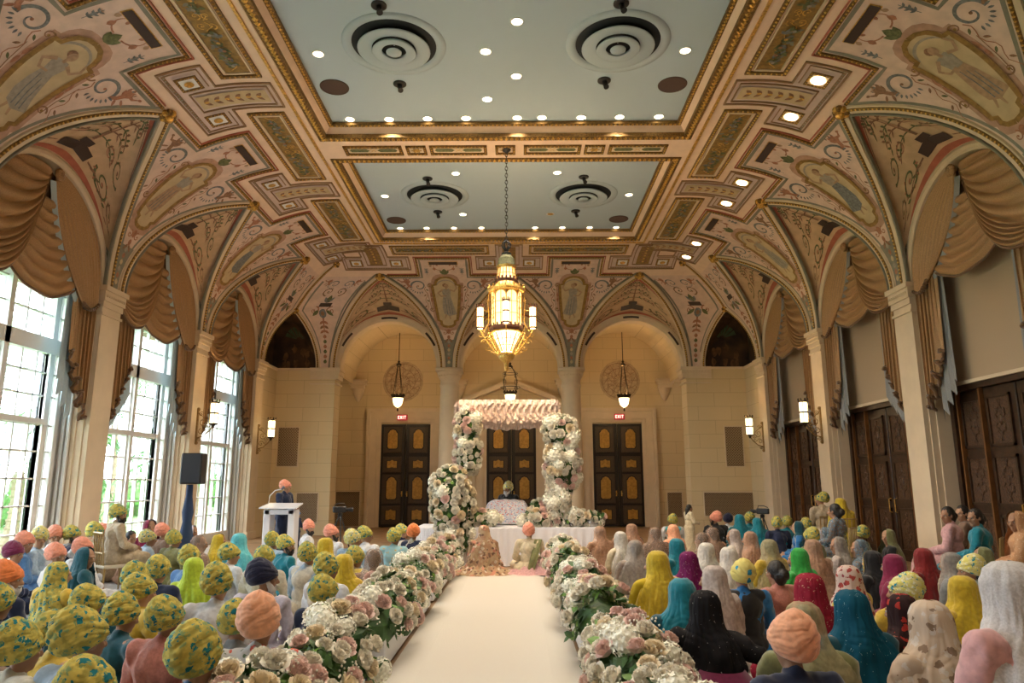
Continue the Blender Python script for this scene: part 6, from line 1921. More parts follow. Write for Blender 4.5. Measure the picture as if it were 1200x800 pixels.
def body_mesh(key):
    if key in POSES: return POSES[key]
    J = pose(key); mb = MB(); m = M_SK1; kind = key[0]
    ell_piece(mb, J['pel'], (.155, .12, .11), m); ell_piece(mb, J['bel'], (.125, .095, .15), m); ell_piece(mb, J['che'], (.150, .105, .14), m)
    tube_piece(mb, J['sh'][0] + V(.03, 0, 0), J['sh'][1] - V(.03, 0, 0), .055, .055, m); tube_piece(mb, J['neck'] - V(0, 0, .03), J['head'] - V(0, 0, .06), .052, .048, m)
    head_pieces(mb, J['HM'], J['head'], m)
    for i in (0, 1):
        f = -1 if i == 0 else 1
        tube_piece(mb, J['sh'][i], J['el'][i], .047, .036, m); tube_piece(mb, J['el'][i], J['wr'][i], .036, .024, m)
        dh = (J['wr'][i] - J['el'][i]).normalized(); dh = (dh + V(-f * .35, 0, -.1)).normalized()
        hand_pieces(mb, J['wr'][i], dh, V(-f * .2, .2, .9) if kind == 'stand' else V(-f * .3, .5, .8), m)
        hip = J['pel'] + V(f * .085, .0, -.02); tube_piece(mb, hip, J['knee'][i], .080, .055, m); tube_piece(mb, J['knee'][i], J['ank'][i], .052, .036, m)
        tube_piece(mb, J['ank'][i], J['toe'][i], .035, .025, m, 8)
    POSES[key] = (fuse('body', mb, .0085, 3, m=M_SK1), J); return POSES[key]
CLO = {}
def clothes_mesh(key, sex):
    k = (key, sex)
    if k in CLO: return CLO[k]
    J = pose(key); mb = MB(); m = M_SK1; g = .018; kind = key[0]
    ell_piece(mb, J['pel'] + V(0, 0, .0), (.19 + g, .15 + g, .12 + g), m); ell_piece(mb, J['bel'], (.145 + g, .115 + g, .17), m); ell_piece(mb, J['che'], (.165 + g, .12 + g, .15), m)
    tube_piece(mb, J['sh'][0] + V(.02, 0, -.005), J['sh'][1] - V(.02, 0, .005), .070, .070, m); tube_piece(mb, J['neck'] - V(0, 0, .06), J['neck'] + V(0, 0, .015), .085, .060, m)
    for i in (0, 1):
        f = -1 if i == 0 else 1
        tube_piece(mb, J['sh'][i], J['el'][i], .066, .056, m); tube_piece(mb, J['el'][i], J['wr'][i].lerp(J['el'][i], .12 if not (key[2] == 3 and i == 1) else .85), .055, .042, m)
        hip = J['pel'] + V(f * .09, .0, -.01); tube_piece(mb, hip, J['knee'][i], .105, .085, m)
        tube_piece(mb, J['knee'][i], J['ank'][i].lerp(J['knee'][i], .10), .082, .06, m)
    if kind == 'sit':
        tube_piece(mb, V(-.20, .20, .10), V(.20, .20, .10), .085, .085, m); tube_piece(mb, V(-.17, -.03, .10), V(.17, -.03, .10), .12, .12, m)
    if kind == 'stand' : tube_piece(mb, J['pel'], J['pel'] - V(0, 0, .42), .17, .16, m)
    if kind == 'chair': tube_piece(mb, J['pel'] + V(0, .1, 0), V(0, .40, .47), .16, .12, m)
    if sex == 'w':
        if kind == 'sit': ell_piece(mb, V(0, .10, .09), (.33, .30, .10), m)
        if kind == 'chair': tube_piece(mb, V(0, .42, .42), V(0, .44, .10), .15, .19, m)
        if kind == 'stand': tube_piece(mb, V(0, 0, .75), V(0, 0, .15), .16, .22, m)
    me = fuse('tunic', mb, .014, 3, .013, 9, len(CLO) * 3.7, m=M_SK1)
    for v in me.vertices: v.co.z = max(v.co.z, .012)
    CLO[k] = me; return me
def turban_mesh(v, rounder=False):
    """wound turban, origin at the head centre, front towards +y"""
    mb = MB(); rows = []; N = 80; K = 40
    prof = [(0, .74), (.05, .88), (.14, .98), (.30, 1.05), (.46, 1.03), (.62, .93), (.76, .78), (.88, .56), (.96, .30), (1, .02)]
    sg = (1, -1, 1, -1)[v % 4]; ht = (.205, .22, .195, .21)[v % 4]
    for i in range(K + 1):
        t = i / K; row = []
        for (t0, r0), (t1, r1) in zip(prof, prof[1:]):
            if t0 <= t <= t1: r = lerp(r0, r1, (t - t0) / (t1 - t0))
        for j in range(N):
            th = 2 * pi * j / N; c, s_ = cos(th), sin(th)
            # wraps run obliquely round the head and cross at the brow
            q = t * 3.4 + sg * 1.35 * c * (1 - t * .5) + .5 * abs(c) * (1 if s_ > 0 else -.7) + .5 * noise.noise(V(c * 1.6, s_ * 1.6, t * 2.5 + v * 3))
            rid = abs(sin(q * pi)) ** .55
            fine = abs(sin(q * pi * 3.5 + 1.9 * c + 1.5 * noise.noise(V(c * 2, s_ * 2, t * 3)))) ** .6
            f = min(1, (1 - t) * 5) * min(1, t * 8 + .3)
            k = r * (1 + .085 * (rid - .62) * f + .055 * (fine - .6) * f + .03 * noise.noise(V(c * 4, s_ * 4, t * 6 + v))) + .05 * sg * c * sin(pi * t)
            z = -.035 + ht * t + (.05 * max(0, s_) * (1 - t) ** 2) - .030 * max(0, -s_) * (1 - t)
            row.append(V(.110 * k * c, .127 * k * s_ - .022 - .055 * t, z + .012 * (rid - .6) * (t > .8)))
        rows.append(row)
    under = [p * .8 + V(0, 0, .02) for p in rows[0]]
    mb.grid([under] + rows, M_SK1, closed=True)
    me = bpy.data.meshes.new('turban'); me.from_pydata([tuple(p) for p in mb.v], [], mb.f); me.polygons.foreach_set('use_smooth', [True] * len(me.polygons)); me.materials.append(M_SK1); me.update(); return me
TURB = [turban_mesh(k) for k in range(4)]
def veil_mesh(v, kind='sit'):
    """shawl over the head falling down the back; open in front. Origin at the head centre of the matching pose"""
    g = random.Random(v); mb = MB(); rows = []; N = 96
    hs = [(.132, .015, .02), (.126, .05, .058), (.10, .084, .098), (.055, .102, .118), (0, .106, .122), (-.05, .110, .125), (-.09, .120, .130), (-.125, .142, .136), (-.155, .172, .142), (-.185, .200, .148), (-.24, .230, .156), (-.32, .255, .16), (-.42, .272, .175), (-.52, .285, .19), (-.62, .30, .21), (-.70, .33, .235)]
    if kind != 'sit': hs = hs[:-1] + [(-.75, .34, .26), (-.90, .33, .27)]
    K = 64; a0 = radians(52 + 5 * (v % 3)); ph_ = g.uniform(0, 6)
    for i in range(K + 1):
        q = i / K * (len(hs) - 1); k = min(len(hs) - 2, int(q)); z, rx, ry = [lerp(a, b, q - k) for a, b in zip(hs[k], hs[k + 1])]
        op = a0 * (1 if z < .05 else .8 + .2) * (1.0 + .25 * max(0, -z)); row = []
        for j in range(N + 1):
            u = j / N; th = pi / 2 + op + (2 * pi - 2 * op) * u      # starts left of the face, goes round the back
            f = min(1, max(0, (.10 - z) * 3)); w = 1 + f * (.10 * (abs(sin(th * 3.5 + ph_ + z * 4 * sin(v) + .8 * sin(z * 6))) ** .6 - .6) + .045 * sin(th * 5 - z * 13 + v) + .05 * (abs(sin(th * 9 + z * 7 + v)) ** .6 - .6)) + .05 * noise.noise(V(cos(th) * 3, z * 9, v + sin(th) * 3)) + .03 * noise.noise(V(cos(th) * 9, z * 16, v + sin(th) * 9))
            wv = 1.2 * noise.noise(V(cos(th) * 1.5, z * 3, v * 2 + sin(th) * 1.5))
            w += f * .05 * (abs(sin(th * 11 + wv * 4 + z * 3)) ** .5 - .65)
            nk = max(0, 1 - abs(z + .15) / .12)
            w += nk * .05 * (abs(sin(z * 70 + 3 * cos(th) + wv * 3)) ** .6 - .6)
            w += (1 - f) * .025 * (abs(sin(z * 40 + 2 * sin(th + v) + wv * 3)) ** .6 - .6)
            dx = .02 * sin(z * 5 + v) * f
            row.append(V(rx * w * cos(th) + dx, ry * w * sin(th) - .015 - .03 * max(0, -z) * 2, z + .012 * f * sin(th * 4 + v)))
        rows.append(row)
    mb.grid(rows, M_SK1)
    me = bpy.data.meshes.new('veil'); me.from_pydata([tuple(p) for p in mb.v], [], mb.f); me.polygons.foreach_set('use_smooth', [True] * len(me.polygons)); me.materials.append(M_SK1); me.update(); return me
VEIL = [veil_mesh(k) for k in range(5)]; VEILC = [veil_mesh(k + 7, 'chair') for k in range(2)]
def veil_edge(v, me, K=64, N=96):
    mb = MB(); vs = [w.co.copy() for w in me.vertices]
    for c in (0, N):
        pts = [vs[i * (N + 1) + c] for i in range(3, K + 1)]
        mb.grid([[p * 1.01 for p in pts], [vs[i * (N + 1) + (c + (2 if c == 0 else -2))] * 1.025 for i in range(3, K + 1)]], M_GOLD)
    m2 = bpy.data.meshes.new('veil_border'); m2.from_pydata([tuple(p) for p in mb.v], [], mb.f); m2.materials.append(M_GOLD); m2.update(); return m2
VEDGE = [veil_edge(k, VEIL[k]) for k in range(5)]
def hair_mesh(bun=True):
    mb = MB(); ell_piece(mb, V(0, -.028, .030), (.086, .098, .100), M_HAIR); ell_piece(mb, V(0, -.07, -.04), (.075, .05, .09), M_HAIR)
    if bun: ell_piece(mb, V(0, -.125, -.02), (.06, .05, .06), M_HAIR)
    else: tube_piece(mb, V(0, -.09, -.05), V(0, -.11, -.38), .07, .03, M_HAIR)
    return fuse('hair', mb, .012, 3, .004, 40, m=M_HAIR)
HAIRB, HAIRL = hair_mesh(True), hair_mesh(False)
def cap_mesh():
    mb = MB(); ell_piece(mb, V(0, -.024, .026), (.080, .092, .092), M_HAIR); ell_piece(mb, V(0, -.06, -.03), (.066, .04, .07), M_HAIR)
    return fuse('hair', mb, .012, 3, m=M_HAIR)
HAIRV = cap_mesh()
def beard_mesh():
    mb = MB(); ell_piece(mb, V(0, .055, -.095), (.055, .045, .05), M_HAIR); ell_piece(mb, V(0, .055, -.13), (.038, .032, .045), M_HAIR)
    for f in (-1, 1): tube_piece(mb, V(f * .070, .01, -.02), V(f * .05, .06, -.085), .016, .03, M_HAIR)
    tube_piece(mb, V(-.03, .098, -.047), V(.03, .098, -.047), .010, .010, M_HAIR, 8)
    return fuse('beard', mb, .009, 2, .004, 50, m=M_HAIR)
BEARD = beard_mesh()
def eyes_mesh():
    mb = MB()
    for f in (-1, 1): mb.ball((f * .030, .083, .004), .0085, mat('eye_white', (.45, .42, .40), .4), 8, 6); mb.ball((f * .030, .0895, .004), .0055, M_HAIR, 6, 4)
    me = bpy.data.meshes.new('eyes'); me.from_pydata(mb.v, [], mb.f)
    for m in mb.mats: me.materials.append(m)
    me.polygons.foreach_set('material_index', mb.m); me.update(); return me
EYES = eyes_mesh()
def stole_mesh():
    """vest back panel: slightly larger torso shell without sleeves"""
    mb = MB(); J = pose(('sit', 0, 0)); g = .034
    ell_piece(mb, J['pel'] + V(0, -.01, .02), (.20 + g, .155 + g, .11), M_SK1); ell_piece(mb, J['bel'], (.145 + g, .115 + g, .18), M_SK1); ell_piece(mb, J['che'], (.150 + g, .12 + g, .155), M_SK1)
    tube_piece(mb, J['sh'][0] + V(.05, 0, -.0), J['sh'][1] - V(.05, 0, 0), .078, .078, M_SK1)
    return fuse('waistcoat', mb, .014, 3, .005, 9, m=M_SK1)
VEST = stole_mesh()
def part(name, me, parent, m, M=None):
    o = bpy.data.objects.new(name, me); COL.objects.link(o); o.parent = parent
    if me.materials and m:
        o.material_slots[0].link = 'OBJECT'; o.material_slots[0].material = m
    if M is not None: o.matrix_local = M
    return o
def plain(name, c, **k):
    return cloth_mat('cloth_' + name, c, sc=k.get('sc', 30), dark=k.get('dark', .82), rough=.85) if 'cloth_' + name not in MATS else MATS['cloth_' + name]
def net(name, c, a=.52):
    n = 'net_' + name
    if n in MATS: return MATS[n]
    m = mat(n, c, .8, var=.18, scale=30, alpha=a); return m
PC = {
 'F': spot_mat('turban_floral_yellow', (.36, .31, .07), [(.015, .17, .20), (.22, .30, .12)], 19, base2=(.56, .45, .10), thr=.33),
 'F2': spot_mat('turban_floral_pale', (.62, .56, .26), [(.02, .22, .30), (.70, .68, .50)], 22, base2=(.62, .55, .14), thr=.31),
 'salmon': plain('salmon', (.78, .30, .20)), 'orange': plain('orange', (.80, .22, .06)), 'peach': plain('peach', (.80, .38, .22)), 'maroon': plain('maroon', (.16, .01, .06)),
 'navyt': plain('navy_turban', (.008, .010, .04)), 'white': plain('white', (.66, .66, .68)), 'offwhite': plain('offwhite', (.58, .54, .46)), 'ltblue': plain('light_blue', (.36, .48, .62)), 'blue': plain('blue', (.08, .20, .42)),
 'bright': plain('bright_blue', (.02, .16, .42)), 'navy': plain('navy', (.010, .018, .055)), 'beige': plain('beige', (.46, .36, .24)), 'grey': plain('grey', (.25, .26, .27)), 'dteal': plain('deep_teal', (.004, .07, .10)),
 'teal': plain('teal', (.005, .18, .24)), 'aqua': plain('aqua', (.10, .46, .52)), 'yellow': plain('yellow', (.62, .42, .05)), 'gold': plain('gold_yellow', (.54, .38, .02)), 'lime': plain('lime', (.42, .55, .03)), 'green': plain('green', (.03, .34, .05)),
 'coral': plain('salmon_jacket', (.50, .19, .15), sc=60), 'lav': plain('lavender', (.52, .48, .58)), 'pink': plain('pink', (.62, .34, .34)), 'black': plain('black', (.010, .009, .010)), 'crimson': plain('crimson', (.20, .008, .05)), 'red': plain('dark_red', (.22, .012, .012)),
 'rust': plain('rust', (.42, .15, .07)), 'brown': plain('brown', (.20, .12, .08)), 'olive': plain('olive', (.20, .20, .08)), 'cream': plain('cream', (.66, .56, .38)), 'fuzzy': plain('fuzzy_grey', (.55, .52, .52), sc=120), 'paleteal': plain('pale_teal', (.42, .52, .52), sc=120),
 'nbrown': net('brown', (.34, .23, .17)), 'ngrey': net('grey', (.42, .38, .34)), 'nwhite': net('white', (.62, .57, .50), .85), 'npeach': net('peach', (.58, .34, .22)), 'nlace': net('lace', (.50, .42, .38), .85), 'nblue': net('blue', (.20, .28, .34)), 'nyellow': net('yellow_grey', (.46, .40, .22)),
 'fprint': spot_mat('floral_shirt', (.56, .56, .54), [(.62, .14, .10), (.14, .20, .12)], 16, thr=.24), 'aprint': spot_mat('aqua_printed_kurta', (.32, .52, .56), [(.60, .40, .12)], 18, thr=.22), 'wprint': spot_mat('white_printed', (.62, .60, .60), [(.40, .48, .60)], 16, thr=.22),
 'sequin': spot_mat('sequinned_purple', (.13, .008, .07), [(.60, .40, .45)], 34, thr=.14), 'rseq': spot_mat('sequinned_red', (.26, .012, .03), [(.60, .35, .25)], 30, thr=.18), 'tseq': spot_mat('sequinned_teal', (.002, .065, .11), [(.30, .50, .50)], 30, thr=.12),
 'rprint': spot_mat('red_white_print', (.55, .42, .36), [(.36, .06, .05), (.25, .04, .05)], 15, thr=.30), 'bprint': spot_mat('beige_brown_print', (.52, .40, .30), [(.24, .16, .11), (.55, .48, .42)], 13, thr=.30), 'rblk': spot_mat('red_black_floral', (.03, .012, .012), [(.36, .03, .02)], 14, thr=.30),
 'pgold': spot_mat('peach_gold_sequins', (.50, .27, .14), [(.75, .60, .42)], 40, thr=.20), 'bseq': spot_mat('black_sequins', (.008, .007, .009), [(.40, .38, .36)], 26, thr=.10), 'yprint': spot_mat('yellow_motif', (.50, .36, .02), [(.30, .12, .16)], 7, thr=.16),
 'bridal': spot_mat('bridal_print', (.42, .30, .18), [(.50, .22, .15), (.58, .48, .38), (.16, .09, .06)], 7, base2=(.35, .20, .12), thr=.30), 'dots': spot_mat('yellow_blue_dots', (.66, .56, .18), [(.03, .25, .42)], 9, thr=.24), 'cblk': plain('mask_black', (.01, .01, .012)),
}
FACE_T = (0.0, 17.0)
SPECS = []
CHAIRS = []
NOM = {'sit': (.935, .885, .87), 'chair': (1.345, 1.295, 1.285), 'stand': (1.755, 1.705, 1.685)}
def person(px, py, look, head, top, label, **k):
    SPECS.append(dict(px=px, py=py, look=look, head=head, top=top, label=label, **k))
def nominal(s):
    return NOM[s.get('kind', 'sit')][0 if s['look'] == 'm' else 1 if s.get('veil') else 2]
def settle():
    """turn the list into floor positions, then ease neighbours apart along their lines of sight"""
    for s in SPECS:
        s.setdefault('kind', 'sit'); s['fixed'] = 'Y' in s
        if s['fixed']:
            s['p'] = at(s['px'], s['py'], Y=s['Y']); continue
        n = nominal(s) * s.get('scale', 1.0); p = at(s['px'], s['py'], Z=n)
        if abs(p.x) > 7.05 or (p.y > 14.35 and abs(p.x) < 3.6) or p.y > 17.2:
            c = [1.0]
            if abs(p.x) > 7.05: c.append(abs((7.05 - CAM.x * (1 if p.x > 0 else -1)) / (p.x - CAM.x)))
            if p.y > 14.35 and abs(p.x) < 3.6: c.append(14.3 / p.y)
            if p.y > 17.2: c.append(17.2 / p.y)
            p = CAM + (p - CAM) * min(c)
            if s['kind'] == 'sit' and p.z > 1.12: s['kind'] = 'chair'
        s['p'] = p
    for it in range(100):
        for i, a_ in enumerate(SPECS):
            for b_ in SPECS[i + 1:]:
                dx, dy = a_['p'].x - b_['p'].x, a_['p'].y - b_['p'].y
                d = hypot(dx / .54, dy / .60)
                if d >= 1: continue
                near, far = (a_, b_) if a_['p'].y < b_['p'].y else (b_, a_)
                st = .012 * (1 - d) * 4
                if not near['fixed']:
                    q = CAM + (near['p'] - CAM) * (1 - st)
                    if q.z < nominal(near) * 1.07: near['p'] = q
                if not far['fixed']:
                    q = CAM + (far['p'] - CAM) * (1 + st)
                    if q.z > nominal(far) * .92 and abs(q.x) < 7.1: far['p'] = q
                if abs(dx) < .54 and abs(dy) < .5:
                    sg = 1 if dx >= 0 else -1
                    for s_, g_ in ((a_, sg), (b_, -sg)):
                        if not s_['fixed'] and abs(s_.get('dx', 0) + g_ * .006) < .07: s_['dx'] = s_.get('dx', 0) + g_ * .006; s_['p'].x += g_ * .006
    for s in SPECS:
        if not s['fixed'] and s['kind'] == 'sit' and abs(s['p'].x) < 1.32 and s['p'].y < 14.0 and not s.get('centre'):
            s['p'].x = 1.32 if s['p'].x > 0 else -1.32
        if s['look'] == 'w' and s.get('veil') and 'turn' not in s and not s['fixed'] and (int(s['px']) * 7 + int(s['py'])) % 3 == 0: s['turn'] = -1 if s['px'] > 600 else 1
        if 'rz' not in s and s['p'].y < 15.5: s['rz'] = -atan2(FACE_T[0] - s['p'].x, FACE_T[1] - s['p'].y) + .32 * sin(s['px'] * 1.7 + s['py'])
        place(s)
def place(s):
    return put(**{k: v for k, v in s.items() if k not in ('fixed', 'dx', 'centre')})
def put(p, px, py, look, head, top, label, turn=0, lean=0, kind='sit', scale=1.0, Y=None, rz=None, beard=None, veil=None, vest=None, skin=None, extra=None, group=None, hz=None, edge=None, hair=None):
    """px, py: top of the head in the photograph; look: 'm' or 'w'"""
    nom = NOM[kind][0 if look == 'm' else 1 if veil else 2]
    z0 = 0.0
    if Y is None: scale = max(.90, min(1.08, p.z / nom)) if scale > .9 else scale * 1.0
    if isinstance(extra, dict) and 'z' in extra: z0 = extra['z']
    if rz is None: rz = -atan2(FACE_T[0] - p.x, FACE_T[1] - p.y) if p.y < 15.5 else 0.0
    key = (kind, turn, lean); bm, J = body_mesh(key)
    if kind == 'chair': CHAIRS.append((p, rz, J['head'] * scale, label))
    # centre the head, not the hips, on the pixel
    off = Matrix.Rotation(rz, 3, 'Z') @ (J['head'] * scale); root = empty('person', (p.x - off.x, p.y - off.y, z0), rz, label, 'person', group)
    root.scale = (scale,) * 3
    part('body', bm, root, PC.get(skin) or (M_SK1 if (int(px) % 3) else M_SK2))
    part('dress' if look == 'w' else 'kurta', clothes_mesh(key, look), root, PC[top])
    if vest and kind == 'sit': part('waistcoat', VEST, root, PC[vest], Matrix.Translation(V(0, .10 * lean * .6, .0)))
    HMt = Matrix.Translation(J['head']) @ J['HM'].to_4x4()
    k = int(px * 7 + py * 3)
    part('eyes', EYES, root, None, HMt)
    if look == 'm':
        part('turban', TURB[k % 4], root, PC[head], HMt @ Matrix.Rotation((k % 5 - 2) * .12, 4, 'Z'))
        if beard: part('beard', BEARD, root, M_HAIR if beard == 1 else M_HAIRW, HMt)
    else:
        part('hair', HAIRV if veil else HAIRL if hair == 'l' else HAIRB, root, M_HAIR, HMt)
        if veil:
            vm = VEILC[k % 2] if kind != 'sit' else VEIL[k % 5]
            M4 = Matrix.Translation(J['head']) @ Matrix.Rotation(-turn * .5, 4, 'Z')
            vo = part('veil', vm, root, PC[veil], M4)
            if edge and kind == 'sit': e_ = part('veil_border', VEDGE[k % 5], vo, PC[edge])
    return root
# ---------------------------------------------------------------- the guests, left of the aisle
T = 1
def L(px, py, *a, **k): return person(px, py, *a, **k)
# rows near the windows
L(15, 653, 'm', 'orange', 'navy', 'grey-bearded man in bright orange turban and navy suit at the left edge', turn=1, beard=2, scale=1.05)
L(20, 632, 'm', 'maroon', 'navy', 'man in dark maroon turban behind the orange turban at the left edge', turn=1)
L(32, 621, 'm', 'salmon', 'blue', 'man in salmon turban and blue kurta under the near window', turn=1)
L(51, 616, 'm', 'F2', 'ltblue', 'man in pale floral turban between two salmon turbans by the near window', turn=1)
L(71, 613, 'm', 'salmon', 'white', 'man in salmon turban and white kurta, left of the bearded man in dark waistcoat', turn=1)
L(84, 606, 'm', 'F', 'white', 'black-bearded man in yellow floral turban and dark blue waistcoat by the pilaster', turn=1, beard=1, vest='navy')
L(70, 634, 'm', 'salmon', 'wprint', 'man in salmon turban and printed white kurta before the near window', turn=1)
L(101, 628, 'm', 'salmon', 'white', 'man in salmon turban, head low, behind the deep teal shawl', turn=1)
L(127, 611, 'm', 'salmon', 'white', 'white-bearded man in salmon turban and white kurta before the second window', turn=1, beard=2)
L(111, 604, 'm', 'F', 'beige', 'man in yellow floral turban leaning back at the pilaster', turn=1, kind='sit', beard=2)
L(143, 589, 'm', 'F', 'beige', 'masked man in floral turban and beige kurta sitting tall at the second window', turn=1, kind='chair', beard=1)
L(178, 600, 'w', None, 'crimson', 'woman in maroon scarf beside the second window', turn=1, veil='crimson')
L(155, 622, 'w', None, 'npeach', 'dark-haired woman in peach just right of the white-bearded man', turn=1, hair='b')
L(176, 618, 'm', 'F2', 'ltblue', 'man in pale floral turban and light blue kurta below the second window')
L(195, 612, 'm', 'salmon', 'brown', 'man in salmon turban right of the pale floral turban below the second window')
L(206, 619, 'm', 'F', 'olive', 'man in floral turban half hidden beside the speaker stand sleeve')
L(103, 640, 'w', None, 'dteal', 'woman in deep teal shawl with handbag on the left side', turn=1, veil='dteal')
L(72, 657, 'w', None, 'yellow', 'woman in floral yellow headscarf and mustard kurta with long dark hair', turn=1, veil='F', hair=None)
L(2, 678, 'm', 'F', 'navy', 'floral turban just inside the left edge of the picture, above the navy suit')
L(-2, 714, 'm', 'F', 'brown', 'man cut by the left edge in floral turban and brown coat', turn=1)
L(119, 679, 'm', 'F', 'dteal', 'man in small floral turban with yellow and teal clothes left of centre group', vest='yellow')
L(142, 693, 'm', 'F', 'dteal', 'man in low floral turban beside the yellow kurta of his neighbour', lean=1)
L(168, 668, 'm', 'F', 'yellow', 'man in large floral turban and plain yellow kurta', scale=1.05)
L(163, 656, 'm', 'F', 'ltblue', 'man in floral turban directly behind the plain yellow kurta')
L(189, 647, 'm', 'F', 'navy', 'man in broad floral turban and dark navy coat on the left side')
L(199, 693, 'm', 'F', 'coral', 'man in floral turban and textured salmon pink jacket', rz=-.25)
L(92, 697, 'm', 'F', 'ltblue', 'man in the largest floral turban, tall, with light blue collar, lower left', scale=1.12)
L(60, 712, 'm', 'F', 'yellow', 'man in yellow kurta bent behind the large floral turban, lower left', lean=1, scale=.92)
L(29, 722, 'm', 'F', 'offwhite', 'man in floral turban and white and beige waistcoat at lower left', vest='offwhite', scale=.97)
L(116, 760, 'm', 'F', 'ltblue', 'floral turban cut off by the bottom edge at lower left', scale=1.0)
L(226, 615, 'w', None, 'lav', 'woman in pale lilac veil by the speaker stand', turn=1, veil='lav')
L(226, 637, 'm', 'F', 'blue', 'man in floral turban and blue kurta before the lilac veil')
L(236, 626, 'w', None, 'nbrown', 'woman in brownish net veil next to the lilac veil', turn=1, veil='nbrown')
L(228, 652, 'w', None, 'lime', 'woman in bright lime green shawl on the left side', veil='lime')
L(259, 625, 'w', None, 'yellow', 'woman in golden yellow veil behind the left crowd', turn=1, veil='gold')
L(283, 624, 'w', None, 'aqua', 'woman in aqua veil with white lace edge', turn=-1, veil='aqua', edge='white')
L(273, 633, 'm', 'F', 'white', 'man in floral turban in front of the aqua veil')
L(258, 657, 'm', 'F', 'white', 'man in big floral turban and white kurta left of the navy turban', scale=1.08)
L(313, 652, 'm', 'navyt', 'lav', 'man in dark navy turban and pale lilac shirt', turn=1, scale=1.05, beard=2)
L(328, 687, 'm', 'peach', 'fprint', 'man in light orange turban and grey shirt printed with red flowers', scale=1.1, turn=0)
L(281, 697, 'm', 'F', 'grey', 'man in floral turban and grey jacket behind the blue shirt', lean=1)
L(249, 720, 'm', 'F', 'blue', 'man in big floral turban and blue shirt at the bottom left of centre', scale=1.10)
L(320, 621, 'm', 'F', 'ltblue', 'man in floral turban below the left leg of the lectern')
L(338, 624, 'm', 'F', 'teal', 'man in floral turban and teal kurta below the right leg of the lectern', turn=1, beard=1)
L(314, 636, 'm', 'F', 'offwhite', 'man in wide floral turban just behind the navy turban')
L(361, 634, 'm', 'F', 'ltblue', 'man in pale floral turban and light blue kurta right of centre left group', vest='offwhite')
L(363, 608, 'm', 'salmon', 'white', 'black-bearded man in salmon turban and white kurta right of the lectern', turn=1, beard=1)
L(391, 613, 'm', 'salmon', 'white', 'black-bearded man in salmon turban further right of the lectern', turn=1, beard=1)
L(383, 629, 'w', None, 'gold', 'woman in mustard veil between the two salmon turbans', veil='gold')
L(404, 648, 'w', None, 'yellow', 'woman in saffron yellow shawl beside the yellow waistcoat', veil='gold')
L(388, 645, 'm', 'F', 'white', 'man in floral turban and beige waistcoat over white sleeves', vest='beige')
L(382, 668, 'm', 'F', 'navy', 'man in floral turban and navy suit beside the nearest left flowers', beard=1, turn=0)
L(416, 619, 'm', 'F2', 'ltblue', 'man in floral turban and pale blue kurta left of the aisle', turn=1)
L(430, 615, 'm', 'F', 'white', 'man in floral turban behind the yellow waistcoat', turn=1)
L(419, 637, 'm', 'F', 'cream', 'man in floral turban and yellow waistcoat with cream sleeves', vest='yellow')
L(436, 642, 'w', None, 'nbrown', 'woman in sheer brown net veil beside the aisle flowers', veil='nbrown')
L(463, 617, 'm', 'F', 'aprint', 'man in floral turban and aqua kurta printed with gold motifs')
L(474, 612, 'm', 'F', 'navy', 'man in floral turban and navy waistcoat by the left end of the stage', turn=1)
L(484, 612, 'm', 'orange', 'offwhite', 'man in orange turban nearest the stage on the left', vest='navy')
L(420, 606, 'm', 'F', 'grey', 'far floral turban at the foot of the left gilded door', turn=1) if False else None

# ---------------------------------------------------------------- the couple, the reader, the speaker and the child
b = put(at(567, 611, Y=13.75), 567, 611, 'w', None, 'bridal', 'bride seated with her back to the room in a long printed veil', veil='bridal', rz=0.0, Y=13.75)
g = put(at(620, 607, Y=13.75), 620, 607, 'm', 'salmon', 'cream', 'groom seated beside the bride in salmon turban and cream coat', rz=0.0, Y=13.75)
# lehenga and shawl spread on the floor round the couple
def floor_spread(root, cx, cy, rx, ry, m, name, seed):
    mb = MB(); rows = []
    for i in range(15):
        t = i / 14; rows.append([])
        for j in range(90):
            a = 2 * pi * j / 90; w = 1 + t * (.10 * sin(a * 7 + seed) + .06 * sin(a * 13 + seed * 2)); h = .20 * (1 - t) ** 1.3 + .05 * (1 - t) * (.5 + .5 * sin(a * 17 + t * 6)) + .03 * abs(sin(a * 11 + t * 9)) * (1 - t ** 4)
            rows[-1].append(V(cx + rx * (.25 + .75 * t) * w * cos(a), cy + ry * (.25 + .75 * t) * w * sin(a), max(.03, h)))
    mb.grid(rows, M_SK1, closed=True); o = mb.build(name, root, smooth=True); o.data.materials.clear(); o.data.materials.append(m)
floor_spread(b, -.02, .0, .62, .48, PC['bridal'], 'skirt', 1.0)
floor_spread(g, .05, .02, .52, .42, PC['pink'], 'shawl_hem', 2.0)
mb = MB(); rows = []
for i in range(20):
    t = i / 19; c = V(lerp(.17, .02, t), lerp(-.05, -.22, min(1, t * 1.6)), lerp(.63, .10, t)); rows.append([c + V(-.07 + .14 * u, -.01 * sin(u * 9 + t * 6), 0) for u in [k / 8 for k in range(9)]])
mb.grid(rows, PC['olive']); mb.build('stole', g, smooth=True)
zr = at(595, 568, Y=16.75)
L(595, 568, 'm', 'F2', 'black', 'white-bearded reader in yellow turban and dark coat seated behind the holy book', Y=16.75, rz=pi - .5, beard=2, extra={'z': SZ})
sp = L(337, 553, 'm', 'salmon', 'navy', 'man in navy kurta and salmon turban speaking at the lectern with folded arms', kind='stand', Y=16.3, rz=-1.9, hz=1.77, extra={'z': 0}, turn=0)
L(349, 597, 'm', 'bright', 'navy', 'child in bright blue turban standing behind the lectern', kind='stand', Y=17.2, scale=.60, rz=-.6, extra={'z': 0})
L(808, 591, 'w', None, 'cream', 'small girl in pale yellow dress standing at the far right of the stage', kind='stand', Y=17.0, scale=.68, rz=-1.3, hair='l', extra={'z': 0})

